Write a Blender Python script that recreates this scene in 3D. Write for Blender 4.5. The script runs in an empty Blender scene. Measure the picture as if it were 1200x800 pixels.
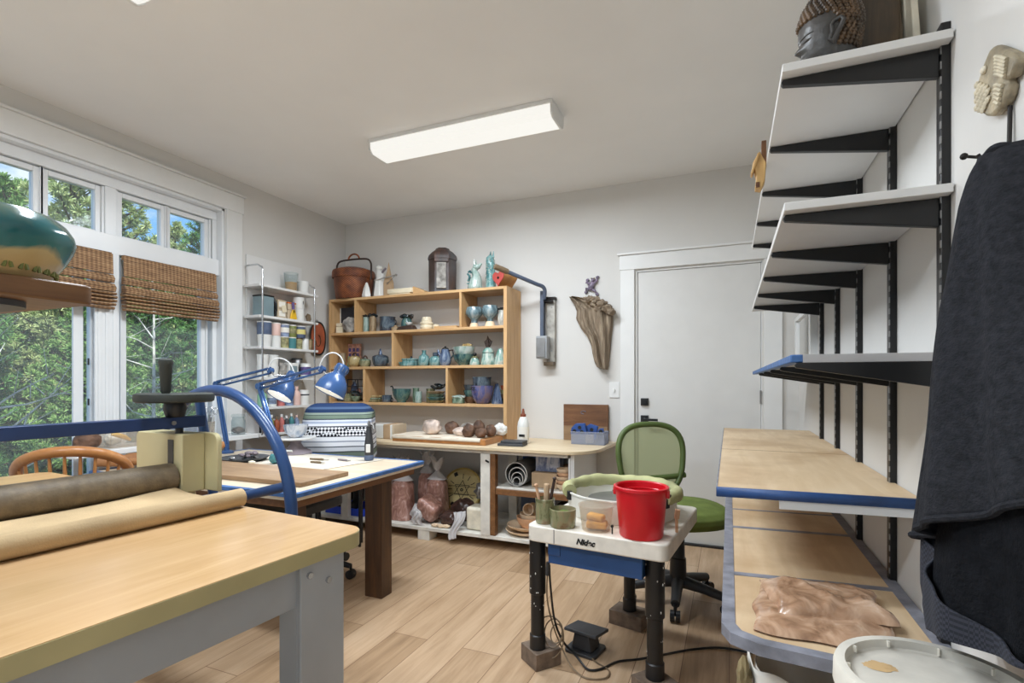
import bpy, bmesh, math, random
from mathutils import Vector, Matrix, noise
random.seed(7)
SC = bpy.context.scene
COL = SC.collection
PI = math.pi
rad = math.radians

# ------------------------------------------------------------------ materials
MATS = {}
def srgb(c):
    f = lambda v: v / 12.92 if v <= 0.04045 else ((v + 0.055) / 1.055) ** 2.4
    return tuple(f(v / 255.0) for v in c) + (1.0,)

def new_mat(name):
    m = bpy.data.materials.new(name); m.use_nodes = True
    nt = m.node_tree; nt.nodes.clear()
    out = nt.nodes.new('ShaderNodeOutputMaterial')
    b = nt.nodes.new('ShaderNodeBsdfPrincipled')
    nt.links.new(b.outputs[0], out.inputs[0])
    MATS[name] = m
    return m, nt, b

def set_in(b, name, v):
    if name in b.inputs: b.inputs[name].default_value = v

def ramp(nt, stops):
    r = nt.nodes.new('ShaderNodeValToRGB')
    el = r.color_ramp.elements
    el[0].position, el[0].color = stops[0][0], srgb(stops[0][1])
    el[1].position, el[1].color = stops[-1][0], srgb(stops[-1][1])
    for p, c in stops[1:-1]:
        e = el.new(p); e.color = srgb(c)
    return r

def coords(nt, scale=(1, 1, 1), rot=(0, 0, 0), kind='Object'):
    t = nt.nodes.new('ShaderNodeTexCoord'); mp = nt.nodes.new('ShaderNodeMapping')
    mp.inputs['Scale'].default_value = scale; mp.inputs['Rotation'].default_value = rot
    nt.links.new(t.outputs[kind], mp.inputs['Vector'])
    return mp.outputs['Vector']

def bump(nt, b, src, strength=0.2, dist=0.01):
    bp = nt.nodes.new('ShaderNodeBump'); bp.inputs['Strength'].default_value = strength
    bp.inputs['Distance'].default_value = dist
    nt.links.new(src, bp.inputs['Height']); nt.links.new(bp.outputs[0], b.inputs['Normal'])

def plain(name, c, rough=0.5, metal=0.0, var=0.06, scale=6.0, bmp=0.0, bscale=60, spec=0.5):
    """base colour with a soft mottled variation"""
    m, nt, b = new_mat(name)
    v = coords(nt)
    n = nt.nodes.new('ShaderNodeTexNoise'); n.inputs['Scale'].default_value = scale
    n.inputs['Detail'].default_value = 4
    nt.links.new(v, n.inputs['Vector'])
    lo = tuple(max(0, x * (1 - var)) for x in c); hi = tuple(min(255, x * (1 + var)) for x in c)
    r = ramp(nt, [(0.3, lo), (0.7, hi)])
    nt.links.new(n.outputs['Fac'], r.inputs[0]); nt.links.new(r.outputs[0], b.inputs['Base Color'])
    set_in(b, 'Roughness', rough); set_in(b, 'Metallic', metal); set_in(b, 'Specular IOR Level', spec)
    if bmp:
        n2 = nt.nodes.new('ShaderNodeTexNoise'); n2.inputs['Scale'].default_value = bscale
        n2.inputs['Detail'].default_value = 3
        nt.links.new(v, n2.inputs['Vector']); bump(nt, b, n2.outputs['Fac'], bmp)
    return m

def wood(name, c1, c2, rough=0.45, scale=(2, 2, 2), stretch=(12, 1, 12), stain=None, rot=(0, 0, 0), bmp=0.05):
    """grain running along the axis with the small stretch"""
    m, nt, b = new_mat(name)
    v = coords(nt, tuple(a * s for a, s in zip(scale, stretch)), rot)
    n = nt.nodes.new('ShaderNodeTexNoise'); n.inputs['Scale'].default_value = 1.6
    n.inputs['Detail'].default_value = 7; n.inputs['Roughness'].default_value = 0.62
    n.inputs['Distortion'].default_value = 0.6
    nt.links.new(v, n.inputs['Vector'])
    r = ramp(nt, [(0.28, c2), (0.52, tuple((a + d) / 2 for a, d in zip(c1, c2))), (0.7, c1)])
    nt.links.new(n.outputs['Fac'], r.inputs[0])
    src = r.outputs[0]
    if stain:
        n2 = nt.nodes.new('ShaderNodeTexNoise'); n2.inputs['Scale'].default_value = 3.0
        n2.inputs['Detail'].default_value = 5
        nt.links.new(coords(nt), n2.inputs['Vector'])
        r2 = ramp(nt, [(0.45, (0, 0, 0)), (0.62, (255, 255, 255))])
        nt.links.new(n2.outputs['Fac'], r2.inputs[0])
        mx = nt.nodes.new('ShaderNodeMix'); mx.data_type = 'RGBA'
        mx.inputs['B'].default_value = srgb(stain)
        sc = nt.nodes.new('ShaderNodeMath'); sc.operation = 'MULTIPLY'; sc.inputs[1].default_value = 0.55
        nt.links.new(r2.outputs[0], sc.inputs[0]); nt.links.new(sc.outputs[0], mx.inputs['Factor'])
        nt.links.new(src, mx.inputs['A']); src = mx.outputs['Result']
    nt.links.new(src, b.inputs['Base Color'])
    set_in(b, 'Roughness', rough)
    if bmp: bump(nt, b, n.outputs['Fac'], bmp)
    return m

def calm(c, k=0.62, d=0.92):
    l = 0.3 * c[0] + 0.59 * c[1] + 0.11 * c[2]
    return tuple((l + (x - l) * k) * d for x in c)

def glaze(name, stops, rough=0.18, scale=20.0, vstretch=0.45, bmp=0.08, clay=0.35):
    """pooled pottery glaze: noise drips through a colour ramp, breaking to clay here and there"""
    m, nt, b = new_mat(name)
    v = coords(nt, (1, 1, vstretch))
    n = nt.nodes.new('ShaderNodeTexNoise'); n.inputs['Scale'].default_value = scale
    n.inputs['Detail'].default_value = 6; n.inputs['Roughness'].default_value = 0.62
    n.inputs['Distortion'].default_value = 0.8
    nt.links.new(v, n.inputs['Vector'])
    r = ramp(nt, [(0.5 + (p - 0.5) * 0.5, calm(c)) for p, c in stops])
    nt.links.new(n.outputs['Fac'], r.inputs[0])
    n2 = nt.nodes.new('ShaderNodeTexNoise'); n2.inputs['Scale'].default_value = 13.0; n2.inputs['Detail'].default_value = 5
    nt.links.new(coords(nt, (1, 1, 1.6)), n2.inputs['Vector'])
    r2 = ramp(nt, [(0.58, (0, 0, 0)), (0.68, (255, 255, 255))]); nt.links.new(n2.outputs['Fac'], r2.inputs[0])
    mu = nt.nodes.new('ShaderNodeMath'); mu.operation = 'MULTIPLY'; mu.inputs[1].default_value = clay; nt.links.new(r2.outputs[0], mu.inputs[0])
    mx = nt.nodes.new('ShaderNodeMix'); mx.data_type = 'RGBA'; mx.inputs['B'].default_value = srgb((122, 88, 60))
    nt.links.new(mu.outputs[0], mx.inputs['Factor']); nt.links.new(r.outputs[0], mx.inputs['A'])
    nt.links.new(mx.outputs['Result'], b.inputs['Base Color'])
    set_in(b, 'Roughness', rough)
    if bmp: bump(nt, b, n.outputs['Fac'], bmp)
    return m

def glassy(name, tint=(255, 255, 255), alpha=0.15, rough=0.03):
    """thin clear sheet: mostly see-through with a reflective film"""
    m = bpy.data.materials.new(name); m.use_nodes = True
    nt = m.node_tree; nt.nodes.clear()
    out = nt.nodes.new('ShaderNodeOutputMaterial')
    t = nt.nodes.new('ShaderNodeBsdfTransparent'); t.inputs[0].default_value = srgb(tint)
    p = nt.nodes.new('ShaderNodeBsdfPrincipled'); p.inputs['Base Color'].default_value = srgb(tint)
    p.inputs['Roughness'].default_value = rough
    mx = nt.nodes.new('ShaderNodeMixShader'); mx.inputs[0].default_value = alpha
    nt.links.new(t.outputs[0], mx.inputs[1]); nt.links.new(p.outputs[0], mx.inputs[2])
    nt.links.new(mx.outputs[0], out.inputs[0])
    MATS[name] = m
    return m

def emis(name, c, s):
    m, nt, b = new_mat(name)
    set_in(b, 'Base Color', srgb((240, 240, 238))); set_in(b, 'Emission Color', srgb(c)); set_in(b, 'Emission Strength', s)
    return m

# ------------------------------------------------------------------ mesh builder
class MB:
    def __init__(s): s.v = []; s.f = []; s.m = []; s.mi = 0
    def add(s, vs, fs):
        o = len(s.v); s.v += [Vector(p) for p in vs]
        s.f += [tuple(i + o for i in f) for f in fs]; s.m += [s.mi] * len(fs); return s
    def mat(s, i): s.mi = i; return s
    def box(s, x0, x1, y0, y1, z0, z1, M=None):
        vs = [Vector((x, y, z)) for x in (x0, x1) for y in (y0, y1) for z in (z0, z1)]
        if M is not None: vs = [M @ p for p in vs]
        return s.add(vs, [(0, 1, 3, 2), (4, 6, 7, 5), (0, 4, 5, 1), (2, 3, 7, 6), (0, 2, 6, 4), (1, 5, 7, 3)])
    def cbox(s, c, size, rot=(0, 0, 0)):
        from mathutils import Euler
        M = Matrix.Translation(c) @ Euler(rot).to_matrix().to_4x4()
        a, b, d = size[0] / 2, size[1] / 2, size[2] / 2
        return s.box(-a, a, -b, b, -d, d, M)
    def tube(s, pts, r, seg=10, cap=True, closed=False):
        pts = [Vector(p) for p in pts]; n = len(pts)
        rs = r if isinstance(r, (list, tuple)) else [r] * n
        vs = []; prev = None
        for i, p in enumerate(pts):
            if closed: t = (pts[(i + 1) % n] - pts[i - 1]).normalized()
            else: t = (pts[min(i + 1, n - 1)] - pts[max(i - 1, 0)]).normalized()
            if prev is None:
                a = Vector((0, 0, 1)) if abs(t.z) < 0.9 else Vector((1, 0, 0))
                u = t.cross(a).normalized()
            else:
                u = (prev - t * prev.dot(t))
                u = u.normalized() if u.length > 1e-6 else t.orthogonal().normalized()
            prev = u; w = t.cross(u)
            for k in range(seg):
                an = 2 * PI * k / seg
                vs.append(p + (u * math.cos(an) + w * math.sin(an)) * rs[i])
        fs = []
        for i in range(n if closed else n - 1):
            j = (i + 1) % n
            for k in range(seg):
                l = (k + 1) % seg
                fs.append((i * seg + k, i * seg + l, j * seg + l, j * seg + k))
        if cap and not closed:
            fs.append(tuple(range(seg - 1, -1, -1))); fs.append(tuple((n - 1) * seg + k for k in range(seg)))
        return s.add(vs, fs)
    def cyl(s, a, b, r, seg=16, r2=None):
        return s.tube([a, b], [r, r if r2 is None else r2], seg)
    def lathe(s, prof, c=(0, 0, 0), seg=24, M=None, wob=0.0, rib=0, ribamp=0.0):
        """prof [(radius, height)]; open ends close on the axis when the radius is 0"""
        vs = []; rings = []
        for j, (r, h) in enumerate(prof):
            if r < 1e-5:
                rings.append([len(vs)]); vs.append(Vector((0, 0, h)))
            else:
                ring = []
                for k in range(seg):
                    a = 2 * PI * k / seg
                    rr = r * (1 + (wob * noise.noise(Vector((math.cos(a) * 1.5 + r * 9, math.sin(a) * 1.5, h * 14))) if wob else 0)
                              + (ribamp * math.cos(rib * a) if rib else 0))
                    ring.append(len(vs)); vs.append(Vector((rr * math.cos(a), rr * math.sin(a), h)))
                rings.append(ring)
        fs = []
        for A, B in zip(rings, rings[1:]):
            if len(A) == 1 and len(B) == 1: continue
            for k in range(seg):
                l = (k + 1) % seg
                if len(A) == 1: fs.append((A[0], B[l], B[k]))
                elif len(B) == 1: fs.append((A[k], A[l], B[0]))
                else: fs.append((A[k], A[l], B[l], B[k]))
        T = Matrix.Translation(c) @ (M if M is not None else Matrix.Identity(4))
        return s.add([T @ p for p in vs], fs)
    def prism(s, poly, a0, a1, axis='z', M=None):
        """2-D outline (list of pairs) pushed from a0 to a1 along an axis"""
        n = len(poly)
        def P3(p, h):
            return {'z': Vector((p[0], p[1], h)), 'y': Vector((p[0], h, p[1])), 'x': Vector((h, p[0], p[1]))}[axis]
        vs = [P3(p, a0) for p in poly] + [P3(p, a1) for p in poly]
        if M is not None: vs = [M @ p for p in vs]
        fs = [tuple(range(n)), tuple(range(2 * n - 1, n - 1, -1))]
        fs += [(i, (i + 1) % n, n + (i + 1) % n, n + i) for i in range(n)]
        return s.add(vs, fs)
    def blob(s, c, r, sub=3, amp=0.15, freq=2.0, seed=0, flat=None, M=None):
        bm = bmesh.new(); bmesh.ops.create_icosphere(bm, subdivisions=sub, radius=1.0)
        r = Vector(r) if isinstance(r, (tuple, list)) else Vector((r, r, r))
        vs = []
        for v in bm.verts:
            p = v.co.copy(); d = 1 + amp * noise.fractal(p * freq + Vector((seed * 3.7, seed * 1.3, seed)), 1.0, 2.0, 3)
            q = Vector((p.x * r.x, p.y * r.y, p.z * r.z)) * d
            if flat is not None and q.z < flat: q.z = flat
            if M is not None: q = M @ q
            vs.append(q + Vector(c))
        fs = [tuple(x.index for x in f.verts) for f in bm.faces]
        bm.free(); return s.add(vs, fs)
    def grid(s, fn, nu, nv, closed_u=False):
        vs = [fn(i / (nu if closed_u else nu - 1), j / (nv - 1)) for j in range(nv) for i in range(nu)]
        fs = []
        for j in range(nv - 1):
            for i in range(nu if closed_u else nu - 1):
                k = (i + 1) % nu
                fs.append((j * nu + i, j * nu + k, (j + 1) * nu + k, (j + 1) * nu + i))
        return s.add(vs, fs)

def link(name, mb, m, root=None, M=None, ang=38, bev=0.0, loc=None, rot=0.0, solid=0.0, sub=0):
    """one mesh object; vertices given in world space (or in the root's space when M is 'local')"""
    me = bpy.data.meshes.new(name)
    vs = mb.v
    if root is not None and M != 'local':
        inv = ROOTM[root.name].inverted(); vs = [inv @ p for p in vs]
    elif loc is not None:
        T = Matrix.Translation(loc) @ Matrix.Rotation(rot, 4, 'Z')
        if M != 'local':
            inv = T.inverted(); vs = [inv @ p for p in vs]
    me.from_pydata([tuple(p) for p in vs], [], mb.f)
    ms = m if isinstance(m, (list, tuple)) else [m]
    for x in ms: me.materials.append(MATS[x] if isinstance(x, str) else x)
    if len(ms) > 1: me.polygons.foreach_set('material_index', mb.m)
    bm = bmesh.new(); bm.from_mesh(me); bmesh.ops.recalc_face_normals(bm, faces=bm.faces); bm.to_mesh(me); bm.free()
    if ang:
        me.shade_smooth(); me.set_sharp_from_angle(angle=rad(ang))
    o = bpy.data.objects.new(name, me); COL.objects.link(o)
    if root is not None: o.parent = root
    elif loc is not None: o.location = loc; o.rotation_euler.z = rot
    if solid:
        k = o.modifiers.new('thick', 'SOLIDIFY'); k.thickness = solid; k.offset = 0
    if bev:
        k = o.modifiers.new('edge', 'BEVEL'); k.width = bev; k.segments = 2; k.limit_method = 'ANGLE'; k.angle_limit = rad(40)
    if sub:
        k = o.modifiers.new('soft', 'SUBSURF'); k.levels = sub; k.render_levels = sub
    ROOTM[o.name] = ROOTM[root.name] if root is not None else (Matrix.Translation(loc) @ Matrix.Rotation(rot, 4, 'Z') if loc is not None else Matrix.Identity(4))
    return o
ROOTM = {}

def sub(name, mb, m, part, **k):
    """a sub-part: child of a part whose own space equals its thing's space"""
    return link(name, mb, m, root=part, **k)

def tag(o, label, cat, group=None, kind=None):
    o['label'] = label; o['category'] = cat
    if group: o['group'] = group
    if kind: o['kind'] = kind
    return o

def thing(name, label, cat, loc=(0, 0, 0), rot=0.0, group=None):
    o = bpy.data.objects.new(name, None); COL.objects.link(o)
    o.empty_display_size = 0.05
    o.location = loc; o.rotation_euler.z = rot
    ROOTM[o.name] = Matrix.Translation(loc) @ Matrix.Rotation(rot, 4, 'Z')
    return tag(o, label, cat, group)

def solo(name, mb, m, label, cat, loc, rot=0.0, group=None, **k):
    return tag(link(name, mb, m, loc=loc, rot=rot, **k), label, cat, group)

def struct(name, mb, m, parent=None, **k):
    o = link(name, mb, m, root=parent, **k)
    if parent is None: o['kind'] = 'structure'
    return o

def arc(cx, cy, r, a0, a1, n=8):
    return [(cx + r * math.cos(rad(a0 + (a1 - a0) * i / n)), cy + r * math.sin(rad(a0 + (a1 - a0) * i / n))) for i in range(n + 1)]

def rrect(x0, x1, y0, y1, r, n=5):
    return arc(x1 - r, y1 - r, r, 0, 90, n) + arc(x0 + r, y1 - r, r, 90, 180, n) + arc(x0 + r, y0 + r, r, 180, 270, n) + arc(x1 - r, y0 + r, r, 270, 360, n)

def bez(p0, p1, p2, p3, n=12):
    p0, p1, p2, p3 = map(Vector, (p0, p1, p2, p3))
    return [p0 * (1 - t) ** 3 + p1 * 3 * t * (1 - t) ** 2 + p2 * 3 * t * t * (1 - t) + p3 * t ** 3 for t in (i / n for i in range(n + 1))]

def spline(pts, n=6):
    """Catmull-Rom through points"""
    P = [Vector(p) for p in pts]; P = [P[0] * 2 - P[1]] + P + [P[-1] * 2 - P[-2]]
    out = []
    for i in range(1, len(P) - 2):
        for k in range(n):
            t = k / n; a, b, c, d = P[i - 1], P[i], P[i + 1], P[i + 2]
            out.append(0.5 * ((2 * b) + (c - a) * t + (2 * a - 5 * b + 4 * c - d) * t * t + (3 * b - a - 3 * c + d) * t ** 3))
    out.append(P[-2]); return out
# ------------------------------------------------------------------ the palette
plain('wall_paint', (214, 212, 208), 0.75, var=0.012, scale=2, bmp=0.03, bscale=90, spec=0.2)
plain('ceiling_paint', (238, 238, 237), 0.85, var=0.01, scale=2, bmp=0.03, bscale=70, spec=0.15)
plain('trim_white', (226, 226, 224), 0.38, var=0.01)
plain('door_white', (216, 215, 212), 0.42, var=0.012)
plain('vinyl_white', (228, 230, 231), 0.3, var=0.01)
plain('shelf_white', (222, 221, 219), 0.4, var=0.015, scale=3)
plain('painted_white_worn', (222, 219, 210), 0.5, var=0.05, scale=14, bmp=0.1)
plain('black_steel', (20, 20, 21), 0.38, var=0.1)
plain('black_plastic', (24, 24, 26), 0.42, var=0.1)
plain('dark_grey_plastic', (52, 53, 56), 0.5, var=0.1)
plain('chrome', (205, 207, 210), 0.22, metal=1.0, var=0.02)
plain('steel_dull', (150, 150, 150), 0.4, metal=0.9, var=0.1)
plain('grey_enamel', (158, 161, 164), 0.4, var=0.05, scale=4)
plain('beige_enamel', (186, 176, 136), 0.42, var=0.04, scale=5)
plain('beige_edge', (178, 167, 122), 0.45, var=0.04)
plain('blue_paint', (38, 68, 114), 0.28, var=0.08)
plain('blue_bar', (32, 54, 96), 0.35, var=0.08)
plain('lamp_blue', (54, 86, 134), 0.25, var=0.06)
plain('tape_blue', (62, 100, 152), 0.55, var=0.16, scale=20)
plain('tape_dark_blue', (40, 74, 126), 0.5, var=0.1, scale=20)
plain('tape_grey_blue', (128, 130, 140), 0.55, var=0.16, scale=18, bmp=0.1)
plain('blue_tray', (38, 72, 196), 0.35, var=0.08)
plain('roller_brown', (112, 98, 78), 0.55, var=0.12, scale=40, bmp=0.15, bscale=200)
plain('canvas', (188, 164, 128), 0.9, var=0.07, scale=7, bmp=0.15, bscale=240, spec=0.1)
plain('canvas_pale', (222, 211, 193), 0.9, var=0.05, scale=8, bmp=0.15, bscale=240, spec=0.1)
plain('red_plastic', (206, 18, 34), 0.32, var=0.05)
plain('green_seat', (100, 114, 58), 0.8, var=0.1, scale=9, bmp=0.15, bscale=220, spec=0.2)
plain('green_frame', (86, 104, 54), 0.5, var=0.08)
plain('green_foam', (168, 168, 122), 0.7, var=0.14, scale=7, bmp=0.08)
plain('pan_white', (232, 230, 222), 0.35, var=0.03)
plain('wheel_top', (226, 220, 208), 0.4, var=0.06, scale=12)
plain('block_wood', (112, 96, 82), 0.8, var=0.18, scale=24, bmp=0.2)
plain('sponge', (222, 168, 88), 0.95, var=0.12, scale=30, bmp=0.4, bscale=90, spec=0.1)
plain('fleece', (44, 45, 49), 0.98, var=0.16, scale=90, bmp=0.35, bscale=260, spec=0.08)
plain('fleece_lining', (26, 27, 30), 0.98, var=0.15, scale=50, bmp=0.4, bscale=170, spec=0.05)
plain('bucket_white', (224, 219, 206), 0.4, var=0.05, scale=6)
plain('plaster_scuffed', (206, 201, 190), 0.7, var=0.16, scale=5, bmp=0.2, bscale=24)
plain('ceramic_white', (226, 226, 222), 0.3, var=0.03)
plain('ceramic_cream', (226, 214, 186), 0.35, var=0.05)
plain('mat_pale', (204, 197, 184), 0.9, var=0.05, scale=8, bmp=0.1, bscale=200, spec=0.1)
plain('bisque', (216, 172, 136), 0.75, var=0.08, scale=10)
plain('bisque_pale', (226, 200, 168), 0.75, var=0.07, scale=10)
plain('cardboard', (184, 156, 124), 0.85, var=0.05, scale=8)
plain('kraft', (196, 178, 152), 0.85, var=0.05, scale=8)
plain('paper_white', (236, 232, 222), 0.8, var=0.02)
plain('foam_grey', (106, 106, 106), 0.85, var=0.1)
plain('foam_edge', (196, 194, 188), 0.85, var=0.05)
plain('rock_brown', (96, 70, 54), 0.7, var=0.35, scale=14, bmp=0.6, bscale=30)
plain('rock_quartz', (196, 176, 164), 0.5, var=0.32, scale=11, bmp=0.5, bscale=26)
plain('rock_grey', (150, 146, 140), 0.8, var=0.28, scale=16, bmp=0.6, bscale=30)
plain('slate', (64, 66, 70), 0.5, var=0.12)
plain('stone_black', (34, 33, 34), 0.45, var=0.25, scale=12, bmp=0.3)
plain('buddha_skin', (70, 68, 66), 0.36, var=0.18, scale=14, bmp=0.15)
plain('buddha_curl', (74, 58, 42), 0.42, var=0.5, scale=26)
plain('fish_relief', (198, 188, 164), 0.6, var=0.12, scale=40)
plain('fish_clay', (156, 144, 120), 0.6, var=0.2, scale=26, bmp=0.4, bscale=70)
plain('wicker_brown', (128, 68, 34), 0.6, var=0.3, scale=30)
plain('leather_dark', (54, 38, 30), 0.5, var=0.15)
plain('bag_plastic_dark', (74, 52, 46), 0.3, var=0.25, scale=10, bmp=0.3, bscale=20)
plain('jersey_blue', (38, 74, 140), 0.6, var=0.15)
plain('black_felt', (38, 36, 35), 0.95, var=0.2, scale=20)
plain('felt_grey', (98, 90, 80), 0.95, var=0.15, scale=20, bmp=0.2)
plain('yellow_paint', (232, 186, 44), 0.5, var=0.08)
plain('amber', (214, 150, 40), 0.3, var=0.08)
plain('orange_plastic', (206, 104, 40), 0.5, var=0.08)
plain('pink_pale', (226, 190, 178), 0.5, var=0.06)
plain('teal_plain', (70, 130, 134), 0.45, var=0.12)
plain('teal_tin', (122, 142, 148), 0.4, var=0.06)
plain('navy_plain', (82, 96, 122), 0.45, var=0.08)
plain('label_yellow', (220, 206, 130), 0.6, var=0.08)
plain('label_purple', (92, 78, 130), 0.6, var=0.3, scale=40)
plain('label_olive', (142, 138, 100), 0.6, var=0.3, scale=40)
plain('label_blue', (122, 136, 162), 0.6, var=0.25, scale=40)
plain('red_label', (178, 104, 98), 0.6, var=0.2, scale=30)
plain('green_label', (134, 180, 150), 0.5, var=0.1)
plain('olive_green', (116, 122, 62), 0.5, var=0.15)
plain('ink_black', (16, 16, 17), 0.5, var=0.02)
plain('soil', (104, 96, 72), 0.95, var=0.2, scale=3)
plain('bark_pale', (196, 190, 178), 0.85, var=0.25, scale=14, bmp=0.3)
plain('bark_brown', (92, 76, 62), 0.9, var=0.25, scale=14, bmp=0.4)
plain('twig_dead', (118, 96, 74), 0.9, var=0.25, scale=6)
plain('rust_red', (154, 80, 54), 0.5, var=0.2, scale=9)
plain('heart_red', (192, 82, 76), 0.4, var=0.1)
plain('added_bounce_pale', (206, 202, 194), 0.9, var=0.05, scale=2)  # for the unseen pale ground added to bounce sunlight
plain('wheel_blue', (38, 76, 128), 0.35, var=0.05)
plain('nozzle_brown', (136, 72, 50), 0.5, var=0.1)
plain('rag_olive', (128, 114, 82), 0.9, var=0.2, scale=14)
plain('stain_tan', (196, 164, 118), 0.8, var=0.1)
plain('frog_purple', (116, 104, 122), 0.4, var=0.25, scale=40)
plain('iron', (40, 36, 34), 0.6, metal=0.4, var=0.2)
plain('slate_blue_metal', (78, 88, 106), 0.4, var=0.1)
plain('tarnish', (158, 154, 146), 0.5, metal=0.5, var=0.2, scale=14)
plain('brass_brown', (112, 94, 72), 0.5, var=0.2)
plain('rubber_green_black', (44, 48, 44), 0.6, var=0.15)
plain('dust_grey', (126, 116, 122), 0.7, var=0.15)
plain('bone_white', (224, 216, 196), 0.6, var=0.08, scale=14)
plain('clock_gold', (190, 164, 92), 0.4, var=0.15, scale=8)
plain('clock_face', (206, 188, 134), 0.6, var=0.08, scale=6)
plain('dark_spine', (40, 42, 50), 0.6, var=0.1)
plain('card_green', (150, 176, 130), 0.7, var=0.25, scale=30)
plain('picture_pink', (206, 150, 132), 0.7, var=0.3, scale=28)

wood('pine_shelf', (220, 184, 136), (192, 150, 102), 0.5, stretch=(1, 9, 9), scale=(1.4, 1.4, 1.4))
wood('pine_upright', (216, 178, 130), (186, 144, 96), 0.5, stretch=(9, 9, 1), scale=(1.4, 1.4, 1.4))
wood('bench_ply', (226, 208, 178), (210, 188, 152), 0.42, stretch=(1, 7, 7))
wood('counter_ply', (228, 204, 170), (210, 182, 144), 0.5, stretch=(6, 0.8, 6), stain=(176, 140, 98))
wood('roller_top', (214, 178, 132), (190, 152, 104), 0.2, stretch=(9, 0.7, 9), stain=(212, 176, 134), bmp=0.0)
wood('table_ply', (226, 212, 190), (206, 188, 160), 0.4, stretch=(1, 7, 7))
wood('leg_walnut', (96, 64, 34), (54, 32, 16), 0.45, stretch=(9, 9, 0.8))
wood('apron_brown', (138, 96, 58), (104, 68, 38), 0.5, stretch=(8, 1, 8))
wood('board_brown', (162, 132, 98), (126, 98, 70), 0.5, stretch=(1, 8, 8))
wood('board_cutting', (138, 96, 62), (92, 58, 34), 0.5, stretch=(1, 1, 9))
wood('oak_stand', (130, 94, 60), (88, 58, 34), 0.4, stretch=(8, 1, 8))
wood('oak_chair', (196, 140, 84), (156, 100, 54), 0.35, stretch=(3, 3, 3))
wood('driftwood', (172, 156, 134), (96, 80, 64), 0.85, stretch=(14, 14, 1.2), scale=(2.2, 2.2, 2.2), bmp=0.6)
wood('driftwood_tan', (196, 142, 88), (130, 84, 48), 0.7, stretch=(4, 1, 6), bmp=0.3)
wood('urn_wood', (92, 62, 52), (46, 42, 40), 0.5, stretch=(9, 9, 1), stain=(96, 104, 110))
wood('box_dark', (92, 76, 58), (50, 42, 34), 0.45, stretch=(9, 9, 1), stain=(120, 92, 56))
wood('heart_wood', (196, 144, 84), (150, 100, 52), 0.5, stretch=(1, 5, 5))
wood('bird_wood', (218, 182, 120), (178, 136, 84), 0.5, stretch=(8, 8, 1))

glaze('gl_turquoise', [(0.25, (34, 110, 118)), (0.5, (84, 164, 164)), (0.75, (146, 196, 190))])
glaze('gl_teal', [(0.25, (22, 72, 84)), (0.5, (44, 112, 118)), (0.75, (96, 142, 122))])
glaze('gl_green', [(0.25, (58, 96, 62)), (0.5, (112, 150, 116)), (0.75, (164, 186, 150))])
glaze('gl_celadon', [(0.25, (120, 168, 152)), (0.5, (164, 198, 184)), (0.75, (198, 214, 204))])
glaze('gl_blue', [(0.25, (42, 64, 110)), (0.5, (84, 116, 166)), (0.75, (138, 162, 192))])
glaze('gl_violet', [(0.25, (60, 66, 150)), (0.5, (98, 104, 184)), (0.75, (140, 112, 130))])
glaze('gl_slate', [(0.25, (34, 44, 56)), (0.5, (70, 92, 116)), (0.75, (104, 128, 142))])
glaze('gl_black', [(0.25, (18, 20, 24)), (0.5, (34, 44, 50)), (0.8, (66, 92, 96))])
glaze('gl_ochre', [(0.25, (146, 104, 40)), (0.5, (198, 156, 70)), (0.75, (214, 186, 112))])
glaze('gl_olive', [(0.25, (90, 92, 48)), (0.5, (136, 134, 76)), (0.75, (176, 170, 112))])
glaze('gl_brown', [(0.25, (70, 40, 26)), (0.5, (112, 70, 44)), (0.75, (146, 98, 64))])
glaze('gl_tan_vase', [(0.25, (150, 110, 66)), (0.5, (190, 152, 100)), (0.75, (212, 182, 134))])
glaze('gl_snow', [(0.25, (150, 160, 148)), (0.5, (206, 204, 190)), (0.75, (230, 226, 214))])
glaze('gl_mint', [(0.3, (84, 156, 138)), (0.5, (146, 196, 180)), (0.7, (206, 216, 196))])
glaze('gl_bluewhite', [(0.3, (120, 146, 186)), (0.5, (186, 200, 220)), (0.7, (226, 230, 236))])
glaze('gl_indigo_pane', [(0.3, (88, 108, 176)), (0.5, (146, 164, 212)), (0.7, (206, 214, 236))], rough=0.5, clay=0)
glaze('gl_sky', [(0.25, (70, 106, 118)), (0.5, (112, 152, 164)), (0.75, (164, 184, 186))])
glaze('gl_sage', [(0.25, (112, 116, 56)), (0.5, (154, 156, 96)), (0.75, (172, 146, 92))], clay=0.8)

glassy('window_glass', (244, 250, 252), 0.06, 0.02)
glassy('clear_glass', (236, 240, 240), 0.10)
glassy('clear_tub', (244, 240, 234), 0.14, 0.12)
glassy('bin_plastic', (220, 224, 234), 0.24, 0.2)
glassy('bag_film', (242, 240, 240), 0.5, 0.14)
glassy('green_mesh', (196, 202, 164), 0.34, 0.8)
emis('tube_glow', (255, 253, 246), 0.86); MATS['tube_glow'].node_tree.nodes['Principled BSDF'].inputs['Base Color'].default_value = srgb((110, 110, 108))
emis('bulb_glow', (255, 253, 248), 3.0)
m, nt, b = new_mat('mirror'); set_in(b, 'Base Color', (0.86, 0.88, 0.88, 1)); set_in(b, 'Metallic', 1.0); set_in(b, 'Roughness', 0.02)

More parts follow.
